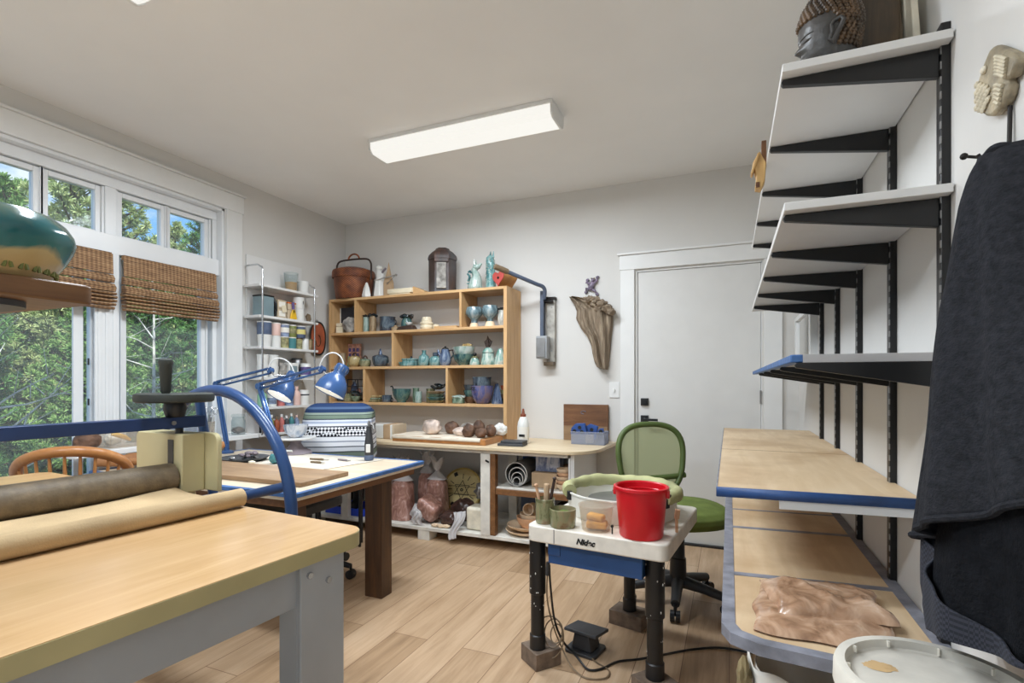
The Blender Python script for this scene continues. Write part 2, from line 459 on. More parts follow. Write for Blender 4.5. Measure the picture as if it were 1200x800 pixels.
# oak planks that run into the room
m, nt, b = new_mat('floor_oak')
v = coords(nt, (1, 1, 1), (0, 0, PI / 2))
bt = nt.nodes.new('ShaderNodeTexBrick')
bt.offset = 0.37; bt.inputs['Scale'].default_value = 1.0
bt.inputs['Brick Width'].default_value = 1.5; bt.inputs['Row Height'].default_value = 0.185
bt.inputs['Mortar Size'].default_value = 0.0016; bt.inputs['Mortar Smooth'].default_value = 0.2; bt.inputs['Bias'].default_value = 0
bt.inputs['Color1'].default_value = (0.2, 0.2, 0.2, 1); bt.inputs['Color2'].default_value = (0.9, 0.9, 0.9, 1); bt.inputs['Mortar'].default_value = (0, 0, 0, 1)
nt.links.new(v, bt.inputs['Vector'])
v2 = coords(nt, (16, 1.3, 1))
n1 = nt.nodes.new('ShaderNodeTexNoise'); n1.inputs['Scale'].default_value = 1.8; n1.inputs['Detail'].default_value = 8; n1.inputs['Roughness'].default_value = 0.62; n1.inputs['Distortion'].default_value = 0.5
nt.links.new(v2, n1.inputs['Vector'])
n2 = nt.nodes.new('ShaderNodeTexNoise'); n2.inputs['Scale'].default_value = 1.6; n2.inputs['Detail'].default_value = 3
nt.links.new(coords(nt, (1.6, 0.7, 1)), n2.inputs['Vector'])
ad = nt.nodes.new('ShaderNodeMath'); ad.operation = 'MULTIPLY_ADD'; ad.inputs[1].default_value = 0.34; ad.inputs[2].default_value = 0.0
nt.links.new(bt.outputs['Color'], ad.inputs[0])
ad2 = nt.nodes.new('ShaderNodeMath'); ad2.operation = 'MULTIPLY_ADD'; ad2.inputs[1].default_value = 0.5
nt.links.new(n1.outputs['Fac'], ad2.inputs[0]); nt.links.new(ad.outputs[0], ad2.inputs[2])
ad3 = nt.nodes.new('ShaderNodeMath'); ad3.operation = 'MULTIPLY_ADD'; ad3.inputs[1].default_value = 0.34
nt.links.new(n2.outputs['Fac'], ad3.inputs[0]); nt.links.new(ad2.outputs[0], ad3.inputs[2])
r = ramp(nt, [(0.34, (126, 98, 72)), (0.5, (168, 138, 106)), (0.66, (192, 162, 130)), (0.85, (212, 186, 156))])
nt.links.new(ad3.outputs[0], r.inputs[0])
# knots
vk = nt.nodes.new('ShaderNodeTexVoronoi'); vk.inputs['Scale'].default_value = 1.0
nt.links.new(coords(nt, (3.2, 1.1, 1)), vk.inputs['Vector'])
rk = ramp(nt, [(0.02, (255, 255, 255)), (0.07, (0, 0, 0))]); nt.links.new(vk.outputs['Distance'], rk.inputs[0])
mk = nt.nodes.new('ShaderNodeMix'); mk.data_type = 'RGBA'; mk.inputs['B'].default_value = srgb((112, 76, 50))
sk = nt.nodes.new('ShaderNodeMath'); sk.operation = 'MULTIPLY'; sk.inputs[1].default_value = 0.6
nt.links.new(rk.outputs[0], sk.inputs[0]); nt.links.new(sk.outputs[0], mk.inputs['Factor']); nt.links.new(r.outputs[0], mk.inputs['A'])
mm = nt.nodes.new('ShaderNodeMix'); mm.data_type = 'RGBA'; mm.inputs['B'].default_value = srgb((116, 84, 58))
nt.links.new(bt.outputs['Fac'], mm.inputs['Factor']); nt.links.new(mk.outputs['Result'], mm.inputs['A'])
nt.links.new(mm.outputs['Result'], b.inputs['Base Color']); set_in(b, 'Roughness', 0.45)
bump(nt, b, n1.outputs['Fac'], 0.05)

def banded(name, stops, axis='Z', rough=0.9, wave=None, freq=1.0, off=0.0):
    """woven stripes: object-space coordinate drives a constant colour ramp"""
    m, nt, b = new_mat(name)
    t = nt.nodes.new('ShaderNodeTexCoord'); sx = nt.nodes.new('ShaderNodeSeparateXYZ')
    nt.links.new(t.outputs['Object'], sx.inputs[0])
    ma = nt.nodes.new('ShaderNodeMath'); ma.operation = 'MULTIPLY_ADD'; ma.inputs[1].default_value = freq; ma.inputs[2].default_value = off
    nt.links.new(sx.outputs[axis], ma.inputs[0])
    r = ramp(nt, stops); r.color_ramp.interpolation = 'CONSTANT'
    nt.links.new(ma.outputs[0], r.inputs[0])
    nt.links.new(r.outputs[0], b.inputs['Base Color']); set_in(b, 'Roughness', rough); set_in(b, 'Specular IOR Level', 0.1)
    n = nt.nodes.new('ShaderNodeTexNoise'); n.inputs['Scale'].default_value = 160
    nt.links.new(t.outputs['Object'], n.inputs['Vector']); bump(nt, b, n.outputs['Fac'], 0.2)
    return m, nt, b, r, sx

# woven bamboo slats
m, nt, b = new_mat('bamboo')
w = nt.nodes.new('ShaderNodeTexWave'); w.bands_direction = 'Z'; w.inputs['Scale'].default_value = 32; w.inputs['Distortion'].default_value = 0.6; w.inputs['Detail'].default_value = 2
nt.links.new(coords(nt), w.inputs['Vector'])
w2 = nt.nodes.new('ShaderNodeTexWave'); w2.bands_direction = 'Y'; w2.inputs['Scale'].default_value = 13; w2.inputs['Distortion'].default_value = 0.4
nt.links.new(coords(nt), w2.inputs['Vector'])
nn = nt.nodes.new('ShaderNodeTexNoise'); nn.inputs['Scale'].default_value = 9; nn.inputs['Detail'].default_value = 5
nt.links.new(coords(nt, (1, 1, 9)), nn.inputs['Vector'])
mu = nt.nodes.new('ShaderNodeMath'); mu.operation = 'MULTIPLY_ADD'; mu.inputs[1].default_value = 0.34
nt.links.new(w.outputs['Fac'], mu.inputs[0])
mu2 = nt.nodes.new('ShaderNodeMath'); mu2.operation = 'MULTIPLY_ADD'; mu2.inputs[1].default_value = 0.18; mu2.inputs[2].default_value = -0.05
nt.links.new(w2.outputs['Fac'], mu2.inputs[0])
mu3 = nt.nodes.new('ShaderNodeMath'); mu3.operation = 'MULTIPLY_ADD'; mu3.inputs[1].default_value = 0.55
nt.links.new(nn.outputs['Fac'], mu3.inputs[0]); nt.links.new(mu2.outputs[0], mu3.inputs[2]); nt.links.new(mu3.outputs[0], mu.inputs[2])
r = ramp(nt, [(0.2, (74, 50, 34)), (0.45, (134, 100, 70)), (0.65, (172, 136, 98)), (0.85, (204, 174, 136))])
nt.links.new(mu.outputs[0], r.inputs[0]); nt.links.new(r.outputs[0], b.inputs['Base Color']); set_in(b, 'Roughness', 0.7)
bump(nt, b, mu.outputs[0], 0.5)

# wicker weave
m, nt, b = new_mat('wicker')
tc = nt.nodes.new('ShaderNodeTexCoord'); sp = nt.nodes.new('ShaderNodeSeparateXYZ'); nt.links.new(tc.outputs['Object'], sp.inputs[0])
def mth(op, a_, b_=None, c_=None):
    q = nt.nodes.new('ShaderNodeMath'); q.operation = op
    for i, x in enumerate((a_, b_, c_)):
        if x is None: continue
        if isinstance(x, (int, float)): q.inputs[i].default_value = x
        else: nt.links.new(x, q.inputs[i])
    return q.outputs[0]
th_ = mth('ARCTAN2', sp.outputs['Y'], sp.outputs['X'])
sv = mth('SINE', mth('MULTIPLY', th_, 44.0)); sh_ = mth('SINE', mth('MULTIPLY', sp.outputs['Z'], 2 * PI / 0.017))
wv_ = mth('MULTIPLY_ADD', mth('MULTIPLY', sv, sh_), 0.25, 0.5)
nz = nt.nodes.new('ShaderNodeTexNoise'); nz.inputs['Scale'].default_value = 14; nz.inputs['Detail'].default_value = 5
nt.links.new(tc.outputs['Object'], nz.inputs['Vector'])
fc = mth('MULTIPLY_ADD', nz.outputs['Fac'], 0.7, mth('MULTIPLY_ADD', wv_, 0.75, -0.22))
r = ramp(nt, [(0.25, (46, 20, 10)), (0.45, (92, 44, 22)), (0.62, (138, 76, 38)), (0.85, (186, 122, 70))])
nt.links.new(fc, r.inputs[0]); nt.links.new(r.outputs[0], b.inputs['Base Color']); set_in(b, 'Roughness', 0.5)
bump(nt, b, wv_, 0.5)
# waffle knit
m, nt, b = new_mat('waffle_knit')
c = nt.nodes.new('ShaderNodeTexChecker'); c.inputs['Scale'].default_value = 230; c.inputs['Color1'].default_value = srgb((30, 32, 40)); c.inputs['Color2'].default_value = srgb((50, 52, 63))
nt.links.new(coords(nt), c.inputs['Vector']); nt.links.new(c.outputs['Color'], b.inputs['Base Color']); set_in(b, 'Roughness', 0.95)
bump(nt, b, c.outputs['Fac'], 0.5)
# clay seen through its bag
m, nt, b = new_mat('bagged_clay')
n = nt.nodes.new('ShaderNodeTexNoise'); n.inputs['Scale'].default_value = 10; n.inputs['Detail'].default_value = 6; n.inputs['Distortion'].default_value = 2.0
nt.links.new(coords(nt, (2, 2, 1.2)), n.inputs['Vector'])
r = ramp(nt, [(0.3, (140, 98, 86)), (0.5, (172, 128, 114)), (0.64, (196, 156, 144)), (0.8, (226, 206, 200))]); nt.links.new(n.outputs['Fac'], r.inputs[0])
nt.links.new(r.outputs[0], b.inputs['Base Color']); set_in(b, 'Roughness', 0.3); bump(nt, b, n.outputs['Fac'], 0.4)
# brown wrapped plastic
m, nt, b = new_mat('brown_film')
n = nt.nodes.new('ShaderNodeTexNoise'); n.inputs['Scale'].default_value = 14; n.inputs['Detail'].default_value = 7; n.inputs['Distortion'].default_value = 1.4
nt.links.new(coords(nt), n.inputs['Vector'])
r = ramp(nt, [(0.25, (124, 92, 70)), (0.45, (172, 136, 108)), (0.62, (200, 166, 138)), (0.8, (226, 204, 184))]); nt.links.new(n.outputs['Fac'], r.inputs[0])
nt.links.new(r.outputs[0], b.inputs['Base Color']); set_in(b, 'Roughness', 0.22); bump(nt, b, n.outputs['Fac'], 0.3)
# leaves
for nm, a, c_ in (('needles_deep', (48, 92, 42), (116, 160, 84)), ('needles_fresh', (76, 122, 50), (160, 190, 108)), ('needles_pale', (126, 146, 84), (204, 210, 146))):
    m, nt, b = new_mat(nm)
    oi = nt.nodes.new('ShaderNodeNewGeometry'); n = nt.nodes.new('ShaderNodeTexNoise'); n.inputs['Scale'].default_value = 3.0; n.inputs['Detail'].default_value = 4
    nt.links.new(coords(nt), n.inputs['Vector'])
    r = ramp(nt, [(0.3, a), (0.7, c_)])
    mm = nt.nodes.new('ShaderNodeMath'); mm.operation = 'MULTIPLY_ADD'; mm.inputs[1].default_value = 0.45
    nt.links.new(oi.outputs['Random Per Island'], mm.inputs[0])
    m2 = nt.nodes.new('ShaderNodeMath'); m2.operation = 'MULTIPLY'; m2.inputs[1].default_value = 0.6
    nt.links.new(n.outputs['Fac'], m2.inputs[0]); nt.links.new(m2.outputs[0], mm.inputs[2])
    nt.links.new(mm.outputs[0], r.inputs[0]); nt.links.new(r.outputs[0], b.inputs['Base Color']); set_in(b, 'Roughness', 0.6)
    set_in(b, 'Transmission Weight', 0.0)
# roller bed top near white on the far side, pottery bowl with a tan foot
m, nt, b = new_mat('sea_bowl')
tc = nt.nodes.new('ShaderNodeTexCoord'); sp = nt.nodes.new('ShaderNodeSeparateXYZ'); nt.links.new(tc.outputs['Object'], sp.inputs[0])
n = nt.nodes.new('ShaderNodeTexNoise'); n.inputs['Scale'].default_value = 7; n.inputs['Detail'].default_value = 7; n.inputs['Distortion'].default_value = 0.6; nt.links.new(tc.outputs['Object'], n.inputs['Vector'])
ma = nt.nodes.new('ShaderNodeMath'); ma.operation = 'MULTIPLY_ADD'; ma.inputs[1].default_value = 5.2; nt.links.new(sp.outputs['Z'], ma.inputs[0])
mb_ = nt.nodes.new('ShaderNodeMath'); mb_.operation = 'MULTIPLY_ADD'; mb_.inputs[1].default_value = 0.62; mb_.inputs[2].default_value = -0.2; nt.links.new(n.outputs['Fac'], mb_.inputs[0]); nt.links.new(mb_.outputs[0], ma.inputs[2])
r = ramp(nt, [(0.12, (176, 150, 104)), (0.3, (186, 166, 120)), (0.36, (54, 112, 112)), (0.56, (38, 98, 104)), (0.66, (76, 96, 84)), (0.78, (20, 66, 84)), (0.95, (26, 84, 100))])
nt.links.new(ma.outputs[0], r.inputs[0]); nt.links.new(r.outputs[0], b.inputs['Base Color']); set_in(b, 'Roughness', 0.16); bump(nt, b, n.outputs['Fac'], 0.12)
# striped blanket
S = [(0.0, (196, 200, 206)), (0.28, (108, 120, 108)), (0.35, (62, 68, 72)), (0.365, (204, 208, 214)), (0.42, (84, 90, 98)), (0.435, (222, 224, 228)), (0.49, (150, 156, 168)), (0.51, (222, 224, 228)),
     (0.565, (44, 46, 54)), (0.575, (140, 140, 144)), (0.70, (44, 46, 54)), (0.712, (222, 224, 230)), (0.75, (168, 178, 200)), (0.775, (214, 218, 226)), (0.80, (60, 66, 76)), (0.815, (118, 134, 118)), (0.86, (58, 66, 70)), (0.87, (146, 160, 148)), (0.895, (44, 62, 96)), (0.945, (82, 104, 138)), (0.975, (50, 70, 110))]
m, nt, b, r, sx = banded('serape', S, 'Z', freq=1.0)
el = r.color_ramp
# zigzag band worked into the middle
wv = nt.nodes.new('ShaderNodeTexChecker'); wv.inputs['Scale'].default_value = 1; wv.inputs['Color1'].default_value = srgb((30, 32, 38)); wv.inputs['Color2'].default_value = srgb((226, 226, 230))
nt.links.new(coords(nt, (60, 60, 60), (0.0, 0.785, 0.0)), wv.inputs['Vector'])
cmpn = nt.nodes.new('ShaderNodeMath'); cmpn.operation = 'COMPARE'; cmpn.inputs[1].default_value = 0.638; cmpn.inputs[2].default_value = 0.06
nt.links.new(r.inputs[0].links[0].from_socket, cmpn.inputs[0])
mz = nt.nodes.new('ShaderNodeMix'); mz.data_type = 'RGBA'
nt.links.new(cmpn.outputs[0], mz.inputs['Factor']); nt.links.new(r.outputs[0], mz.inputs['A']); nt.links.new(wv.outputs['Color'], mz.inputs['B'])
nt.links.new(mz.outputs['Result'], b.inputs['Base Color'])
r.inputs[0].links[0].from_node.inputs[1].default_value = 1.0 / 0.50
# ------------------------------------------------------------------ the room
XL, XR, YB, YF, ZC = -3.45, 0.437, 4.0, -1.7, 2.73
WT = 0.16
struct('floor', MB().box(XL - WT, XR + WT, YF - WT, YB + WT, -0.1, 0), 'floor_oak', ang=0)
struct('ceiling', MB().box(XL - WT, XR + WT, YF - WT, YB + WT, ZC, ZC + 0.15), 'ceiling_paint', ang=0)
WY0, WY1, WZ0, WZ1 = 1.24, 2.69, 0.58, 2.48
w = MB()
w.box(XL - WT, XL, YF - WT, WY0, 0, ZC).box(XL - WT, XL, WY1, YB, 0, ZC)
w.box(XL - WT, XL, WY0, WY1, 0, WZ0).box(XL - WT, XL, WY0, WY1, WZ1, ZC)
struct('wall_left', w, 'wall_paint', ang=0)
DX0, DX1, DZ = -0.655, 0.212, 2.045
w = MB()
w.box(XL - WT, DX0, YB, YB + WT, 0, ZC).box(DX1, XR + WT, YB, YB + WT, 0, ZC).box(DX0, DX1, YB, YB + WT, DZ, ZC)
struct('wall_back', w, 'wall_paint', ang=0)
struct('wall_right', MB().box(XR, XR + WT, YF - WT, YB, 0, ZC), 'wall_paint', ang=0)
GX0, GX1, GZ1 = -3.0, -0.3, 2.12
struct('wall_front', MB().box(XL, GX0, YF - WT, YF, 0, ZC).box(GX1, XR, YF - WT, YF, 0, ZC).box(GX0, GX1, YF - WT, YF, GZ1, ZC), 'wall_paint', ang=0)

# window casing and jambs
t = MB()
t.box(XL, XL + 0.022, WY0 - 0.13, WY1 + 0.15, WZ1, WZ1 + 0.125)            # head casing
t.box(XL, XL + 0.036, WY0 - 0.15, WY1 + 0.165, WZ1 + 0.125, WZ1 + 0.14)    # head cap
t.box(XL, XL + 0.02, WY1, WY1 + 0.138, 0.0, WZ1).box(XL, XL + 0.02, WY0 - 0.13, WY0, 0.0, WZ1)
t.box(XL, XL + 0.03, WY1 - 0.002, WY1 + 0.012, 0.84, WZ1).box(XL, XL + 0.022, WY0 - 0.13, WY1, WZ0 - 0.09, WZ0)
struct('trim_window', t, 'trim_white', bev=0.002)
s = MB().prism(rrect(XL + 0.0005, XL + 0.27, 1.60, WY1 + 0.08, 0.02), 0.79, 0.82, 'z')
struct('trim_window_ledge', s, 'trim_white', bev=0.003)
FX0, FX1 = XL - 0.12, XL - 0.075       # frame depth
fr = MB()
fr.box(XL - WT, XL, WY1 - 0.02, WY1, WZ0, WZ1).box(XL - WT, XL, WY0, WY0 + 0.02, WZ0, WZ1).box(XL - WT, XL, WY0, WY1, WZ1 - 0.02, WZ1)
fr.box(FX0 - 0.02, XL - 0.0285, 1.898, 1.984, WZ0, 1.985).box(XL - 0.0284, XL - 0.014, 1.852, 1.984, WZ0, 1.985)                    # post between the lower pair
for k in range(3): fr.box(XL - 0.014, XL - 0.009, 1.866 + 0.04 * k, 1.886 + 0.04 * k, WZ0, 1.64)
fr.box(FX0 - 0.01, FX1 + 0.02, 1.928, 1.992, 2.1002, 2.395)                     # post between the transoms
fr.box(FX0 - 0.01, FX1 + 0.02, 1.2605, 2.6695, 2.3955, 2.4598)                       # head filler
for za, zb in ((0.6182, 1.9848), (2.1002, 2.395)): fr.box(FX0 - 0.01, FX1 + 0.02, 2.636, 2.6695, za, zb).box(FX0 - 0.01, FX1 + 0.02, 1.2605, 1.29, za, zb)
fr.box(FX0 - 0.01, FX1 + 0.02, 1.2605, 1.8518, WZ0 + 0.0002, 0.618).box(FX0 - 0.01, FX1 + 0.02, 1.9842, 2.6695, WZ0 + 0.0002, 0.618)
fr.box(FX0 - 0.02, XL - 0.03, 1.2605, 2.6695, 1.985, 2.10)                        # transom bar
struct('trim_window_jamb', fr, 'vinyl_white', bev=0.003)
def window(n, y0, y1, z0, z1, fw=0.035, extra=None):
    root = link('window_%d' % n, MB().box(FX0 - 0.012, FX1 + 0.012, y0 - fw - 0.012, y0 - fw, z0 - fw, z1 + fw).box(FX0 - 0.012, FX1 + 0.012, y1 + fw, y1 + fw + 0.012, z0 - fw, z1 + fw), 'vinyl_white')
    root['kind'] = 'structure'
    f = MB().box(FX0, FX1, y0 - fw, y0, z0 - fw, z1 + fw).box(FX0, FX1, y1, y1 + fw, z0 - fw, z1 + fw)
    f.box(FX0, FX1, y0, y1, z0 - fw, z0).box(FX0, FX1, y0, y1, z1, z1 + fw)
    if extra: extra(f)
    link('window_frame', f, 'vinyl_white', root=root, bev=0.003)
    link('pane', MB().box(FX0 + 0.02, FX0 + 0.025, y0, y1, z0, z1), 'window_glass', root=root, ang=0)
    return root
TZ0, TZ1 = 2.117, 2.36
window(1, 1.34, 1.584, TZ0, TZ1, 0.03); window(2, 1.653, 1.885, TZ0, TZ1, 0.03)
window(3, 2.035, 2.275, TZ0, TZ1, 0.03); window(4, 2.338, 2.587, TZ0, TZ1, 0.03)
w5 = window(5, 1.30, 1.862, 0.65, 1.95, 0.03)
f = MB().box(FX0 + 0.03, FX1 + 0.004, 1.771, 1.822, 0.65, 1.95)
link('sash_stile', f, 'vinyl_white', root=w5, bev=0.003)
f = MB().box(FX1 + 0.0121, FX1 + 0.017, 1.838, 1.846, 1.06, 1.1).box(FX1 + 0.0121, FX1 + 0.017, 1.838, 1.846, 1.3, 1.34)
link('latch', f, 'dark_grey_plastic', root=w5)
window(6, 2.06, 2.561, 0.65, 1.95, 0.03)

# unseen glazed sliding door, added behind the viewer to let in fill daylight
g = link('window_7', MB().box(GX0, GX1, YF - 0.11, YF - 0.05, GZ1 - 0.06, GZ1).box(GX0, GX1, YF - 0.11, YF - 0.05, 0, 0.05).box(GX0, GX0 + 0.06, YF - 0.11, YF - 0.05, 0.05, GZ1 - 0.06).box(GX1 - 0.06, GX1, YF - 0.11, YF - 0.05, 0.05, GZ1 - 0.06), 'vinyl_white'); g['kind'] = 'structure'
link('window_frame', MB().box(-1.69, -1.61, YF - 0.1, YF - 0.06, 0.05, GZ1 - 0.06), 'vinyl_white', root=g)
link('pane', MB().box(GX0 + 0.06, GX1 - 0.06, YF - 0.082, YF - 0.078, 0.05, GZ1 - 0.06), 'window_glass', root=g, ang=0)
struct('ground_added_bounce', MB().box(-9, 6, -12, YF - WT, -0.08, -0.03), 'added_bounce_pale', ang=0)  # unseen pale ground, added to throw sunlight up onto the ceiling

# door in the back wall
d = MB().box(DX0 + 0.008, DX1 - 0.008, YB + 0.012, YB + 0.055, 0.012, DZ - 0.008)
door = struct('door_1', d, 'door_white', bev=0.002)
j = MB().box(DX0 - 0.0, DX0 + 0.006, YB, YB + WT, 0, DZ).box(DX1 - 0.006, DX1, YB, YB + WT, 0, DZ).box(DX0, DX1, YB, YB + WT, DZ - 0.006, DZ)
struct('trim_door_jamb', j, 'trim_white')
cs = MB().box(DX0 - 0.118, DX0 - 0.012, YB - 0.02, YB, 0, DZ + 0.012).box(DX1 + 0.012, DX1 + 0.125, YB - 0.02, YB, 0, DZ + 0.012)
cs.box(DX0 - 0.125, DX1 + 0.13, YB - 0.024, YB, DZ + 0.012, DZ + 0.125).box(DX0 - 0.14, DX1 + 0.145, YB - 0.04, YB, DZ + 0.125, DZ + 0.142)
struct('trim_door', cs, 'trim_white', bev=0.002)
struct('trim_threshold', MB().box(DX0, DX1, YB - 0.02, YB + 0.06, 0, 0.012), 'black_plastic')
kb = MB().box(-0.622, -0.566, YB - 0.006, YB + 0.012, 1.02, 1.075).cyl((-0.594, YB - 0.02, 1.047), (-0.594, YB - 0.005, 1.047), 0.018)
db = link('deadbolt', kb, 'black_steel', root=door, bev=0.002); db['label'] = 'square black deadbolt plate'
kb = MB().box(-0.622, -0.566, YB - 0.006, YB + 0.012, 0.885, 0.945).cyl((-0.594, YB - 0.05, 0.915), (-0.594, YB - 0.005, 0.915), 0.011).box(-0.60, -0.49, YB - 0.055, YB - 0.042, 0.906, 0.924)
lv = link('lever_handle', kb, 'black_steel', root=door, bev=0.002); lv['label'] = 'black lever door handle on a square plate'
for z in (0.25, 1.05, 1.8):
    link('hinge', MB().box(0.197, 0.207, YB - 0.008, YB + 0.012, z, z + 0.09), 'steel_dull', root=door)
# baseboards
bb = MB().box(-0.95, DX0 - 0.12, YB - 0.015, YB, 0, 0.13)
struct('baseboard_back', bb, 'trim_white', bev=0.002)
struct('baseboard_right', MB().box(XR - 0.015, XR, YF, 3.98, 0, 0.13), 'trim_white', bev=0.002)
struct('baseboard_left', MB().box(XL, XL + 0.015, YF, WY0 - 0.14, 0, 0.13), 'trim_white', bev=0.002)

# light switch
sw = thing('light_switch', 'white toggle light switch plate beside the door frame', 'switch', (-0.823, YB, 1.135))
link('wall_plate', MB().box(-0.863, -0.783, YB - 0.007, YB, 1.076, 1.196), 'trim_white', root=sw, bev=0.003)
link('toggle', MB().box(-0.829, -0.817, YB - 0.02, YB - 0.006, 1.12, 1.146), 'ceramic_white', root=sw, bev=0.002)

# ------------------------------------------------------------------ ceiling lights
def ceiling_light(y0, label, x0=-2.1, x1=-0.88):
    y1 = y0 + 0.215; zt, zb = ZC, 2.645
    T = thing('ceiling_light', label, 'light', ((x0 + x1) / 2, (y0 + y1) / 2, ZC), group='fluorescent fittings on the ceiling')
    link('housing', MB().box(x0, x1, y0, y1, zt - 0.022, zt), 'trim_white', root=T, bev=0.002)
    ym = (y0 + y1) / 2
    prof = [(y0 + 0.008, zt - 0.022), (y0 + 0.012, zb + 0.02), (y0 + 0.035, zb), (y1 - 0.035, zb), (y1 - 0.012, zb + 0.02), (y1 - 0.008, zt - 0.022)]
    link('diffuser', MB().prism(prof, x0 + 0.012, x1 - 0.012, 'x'), 'tube_glow', root=T)
    for xa in (x0, x1 - 0.012):
        e = [(y0 + 0.002, zt - 0.022), (y0 + 0.006, zb + 0.017), (y0 + 0.032, zb - 0.004), (y1 - 0.032, zb - 0.004), (y1 - 0.006, zb + 0.017), (y1 - 0.002, zt - 0.022)]
        link('end_cap', MB().prism(e, xa, xa + 0.012, 'x'), 'trim_white', root=T)
    L = bpy.data.lights.new('fitting_lamp', 'AREA'); L.shape = 'RECTANGLE'; L.size = x1 - x0 - 0.1; L.size_y = y1 - y0 - 0.04
    L.energy = 43; L.color = (0.85, 0.925, 1.0)
    o = bpy.data.objects.new('fitting_lamp', L); COL.objects.link(o); o.location = ((x0 + x1) / 2, ym, zb - 0.012)
    return L
LAMPS = [ceiling_light(2.64, 'long white ceiling light with a glowing wraparound lens, above the middle of the room'),
         ceiling_light(1.08, 'white ceiling light of which only one corner shows, nearer than the long one'),
         ceiling_light(-0.5, 'unseen white ceiling light added behind the viewer to brighten the room')]  # last fitting is unseen, added to raise the room's brightness
# ------------------------------------------------------------------ outside the windows
import numpy as np
gp = struct('ground_outside', MB().box(-60, XL - WT, -40, 50, -0.7, -0.6), 'soil', ang=0)
def pine_mesh(seed, h, rbase, mat, nb=90, dense=15, blade=0.15, trunk='bark_brown', zstart=0.05):
    rng = np.random.default_rng(seed)
    wood_ = MB().tube([(0, 0, 0), (0.03, 0.02, h * 0.5), (0, 0, h)], [0.07, 0.045, 0.01], 7)
    V = []; F = []
    def tuft(p, d, n, L):
        d = d / np.linalg.norm(d)
        dirs = d * 0.75 + rng.normal(0, 0.62, (n, 3)); dirs /= np.linalg.norm(dirs, axis=1)[:, None]
        side = np.cross(dirs, rng.normal(0, 1, (n, 3))); side /= np.linalg.norm(side, axis=1)[:, None]
        ln = L * rng.uniform(0.7, 1.2, (n, 1)); wd = 0.009
        o = sum(len(x) for x in V)
        base = np.repeat(p[None, :], n, 0)
        a = base - side * wd * 0.6; b_ = base + side * wd * 0.6
        c = base + dirs * ln + side * wd * 0.5; e = base + dirs * ln - side * wd * 0.5
        V.append(np.stack([a, b_, c, e], 1).reshape(-1, 3))
        F.append(np.arange(o, o + 4 * n).reshape(-1, 4))
    for i in range(nb):
        t = zstart + (1 - zstart) * (i + rng.uniform(0, 1)) / nb
        z = h * t; an = i * 2.4 + rng.uniform(-0.4, 0.4)
        ln = rbase * (1 - t) ** 0.75 * rng.uniform(0.7, 1.15) + 0.12
        up = 0.15 + 0.75 * t + rng.uniform(-0.1, 0.15)
        d = np.array([math.cos(an), math.sin(an), up]); d /= np.linalg.norm(d)
        tip = np.array([0, 0, z]) + d * ln
        wood_.tube([(0, 0, z), tuple(np.array([0, 0, z]) + d * ln * 0.5 + np.array([0, 0, -0.03])), tuple(tip)], [0.018, 0.011, 0.004], 4, cap=False)
        k = max(4, int(ln / 0.085))
        for q in range(k):
            s = 0.2 + 0.8 * (q + rng.uniform(0, 1)) / k
            p = np.array([0, 0, z]) + d * ln * s
            sd = np.array([-math.sin(an), math.cos(an), 0.2]) * rng.choice([-1, 1])
            off = sd * ln * 0.32 * (1.15 - s) * rng.uniform(0.2, 1.0)
            tuft(p + off, d + sd * 0.5 + np.array([0, 0, 0.25]), dense, blade)
            tuft(p, d + rng.normal(0, 0.25, 3), dense, blade)
    V = np.concatenate(V); F = np.concatenate(F)
    me = bpy.data.meshes.new('needles'); me.from_pydata(V.tolist(), [], F.tolist()); me.materials.append(MATS[mat])
    return wood_, me
PROTO = {}
def pine(kind, x, y, s, rz, label, group='pines outside the windows'):
    wm, nm = PROTO[kind]
    T = thing('pine_tree', label, 'tree', (x, y, -0.6), rz, group); T.scale = (s, s, s)
    a = bpy.data.objects.new('trunk', wm); a.parent = T; COL.objects.link(a)
    b_ = bpy.data.objects.new('needles', nm); b_.parent = T; COL.objects.link(b_)
    return T
for kind, args in {'deep': (3, 4.4, 1.3, 'needles_deep', 130, 26, 0.075), 'fresh': (5, 4.1, 1.35, 'needles_fresh', 130, 26, 0.08), 'pale': (9, 4.6, 1.2, 'needles_pale', 120, 26, 0.075)}.items():
    wm, nm = pine_mesh(*args)
    tmp = link('trunk_source', wm, 'bark_brown'); mesh = tmp.data; bpy.data.objects.remove(tmp)
    PROTO[kind] = (mesh, nm)
DENSE = 'dense green pine among the thicket outside the windows'
spots = [('fresh', -6.1, 1.5, 0.68, 0.3), ('deep', -6.5, 2.3, 0.72, 1.4), ('fresh', -6.0, 3.2, 0.68, 2.2), ('deep', -6.6, 4.1, 0.74, 0.9), ('fresh', -6.3, 5.0, 0.72, 4.0),
         ('deep', -7.6, 1.9, 0.80, 3.3), ('fresh', -7.9, 2.8, 0.84, 5.2), ('deep', -7.7, 5.2, 0.80, 2.7), ('fresh', -7.8, 6.0, 0.82, 1.0), ('deep', -7.4, 7.0, 0.80, 0.2),
         ('deep', -9.4, 3.3, 0.92, 1.9), ('deep', -9.3, 5.4, 0.88, 0.5), ('fresh', -9.6, 7.6, 0.9, 3.9), ('deep', -9.2, 2.2, 0.9, 4.4), ('fresh', -8.8, 4.6, 0.88, 2.4),
         ('deep', -11.5, 4.0, 1.0, 0.4), ('fresh', -11.6, 5.6, 1.02, 1.4), ('deep', -11.8, 7.4, 1.0, 2.4), ('fresh', -11.5, 9.0, 1.0, 3.0), ('deep', -11.2, 2.6, 1.0, 5.0)]
for k, x, y, s, rz in spots: pine(k, x, y, s, rz, DENSE)
pine('pale', -7.2, 3.62, 1.02, 0.7, 'tall pale yellow-green pine crown filling the second transom pane', None)
pine('pale', -7.4, 4.24, 0.98, 2.9, 'pale pine crown sloping across the third transom pane', None)
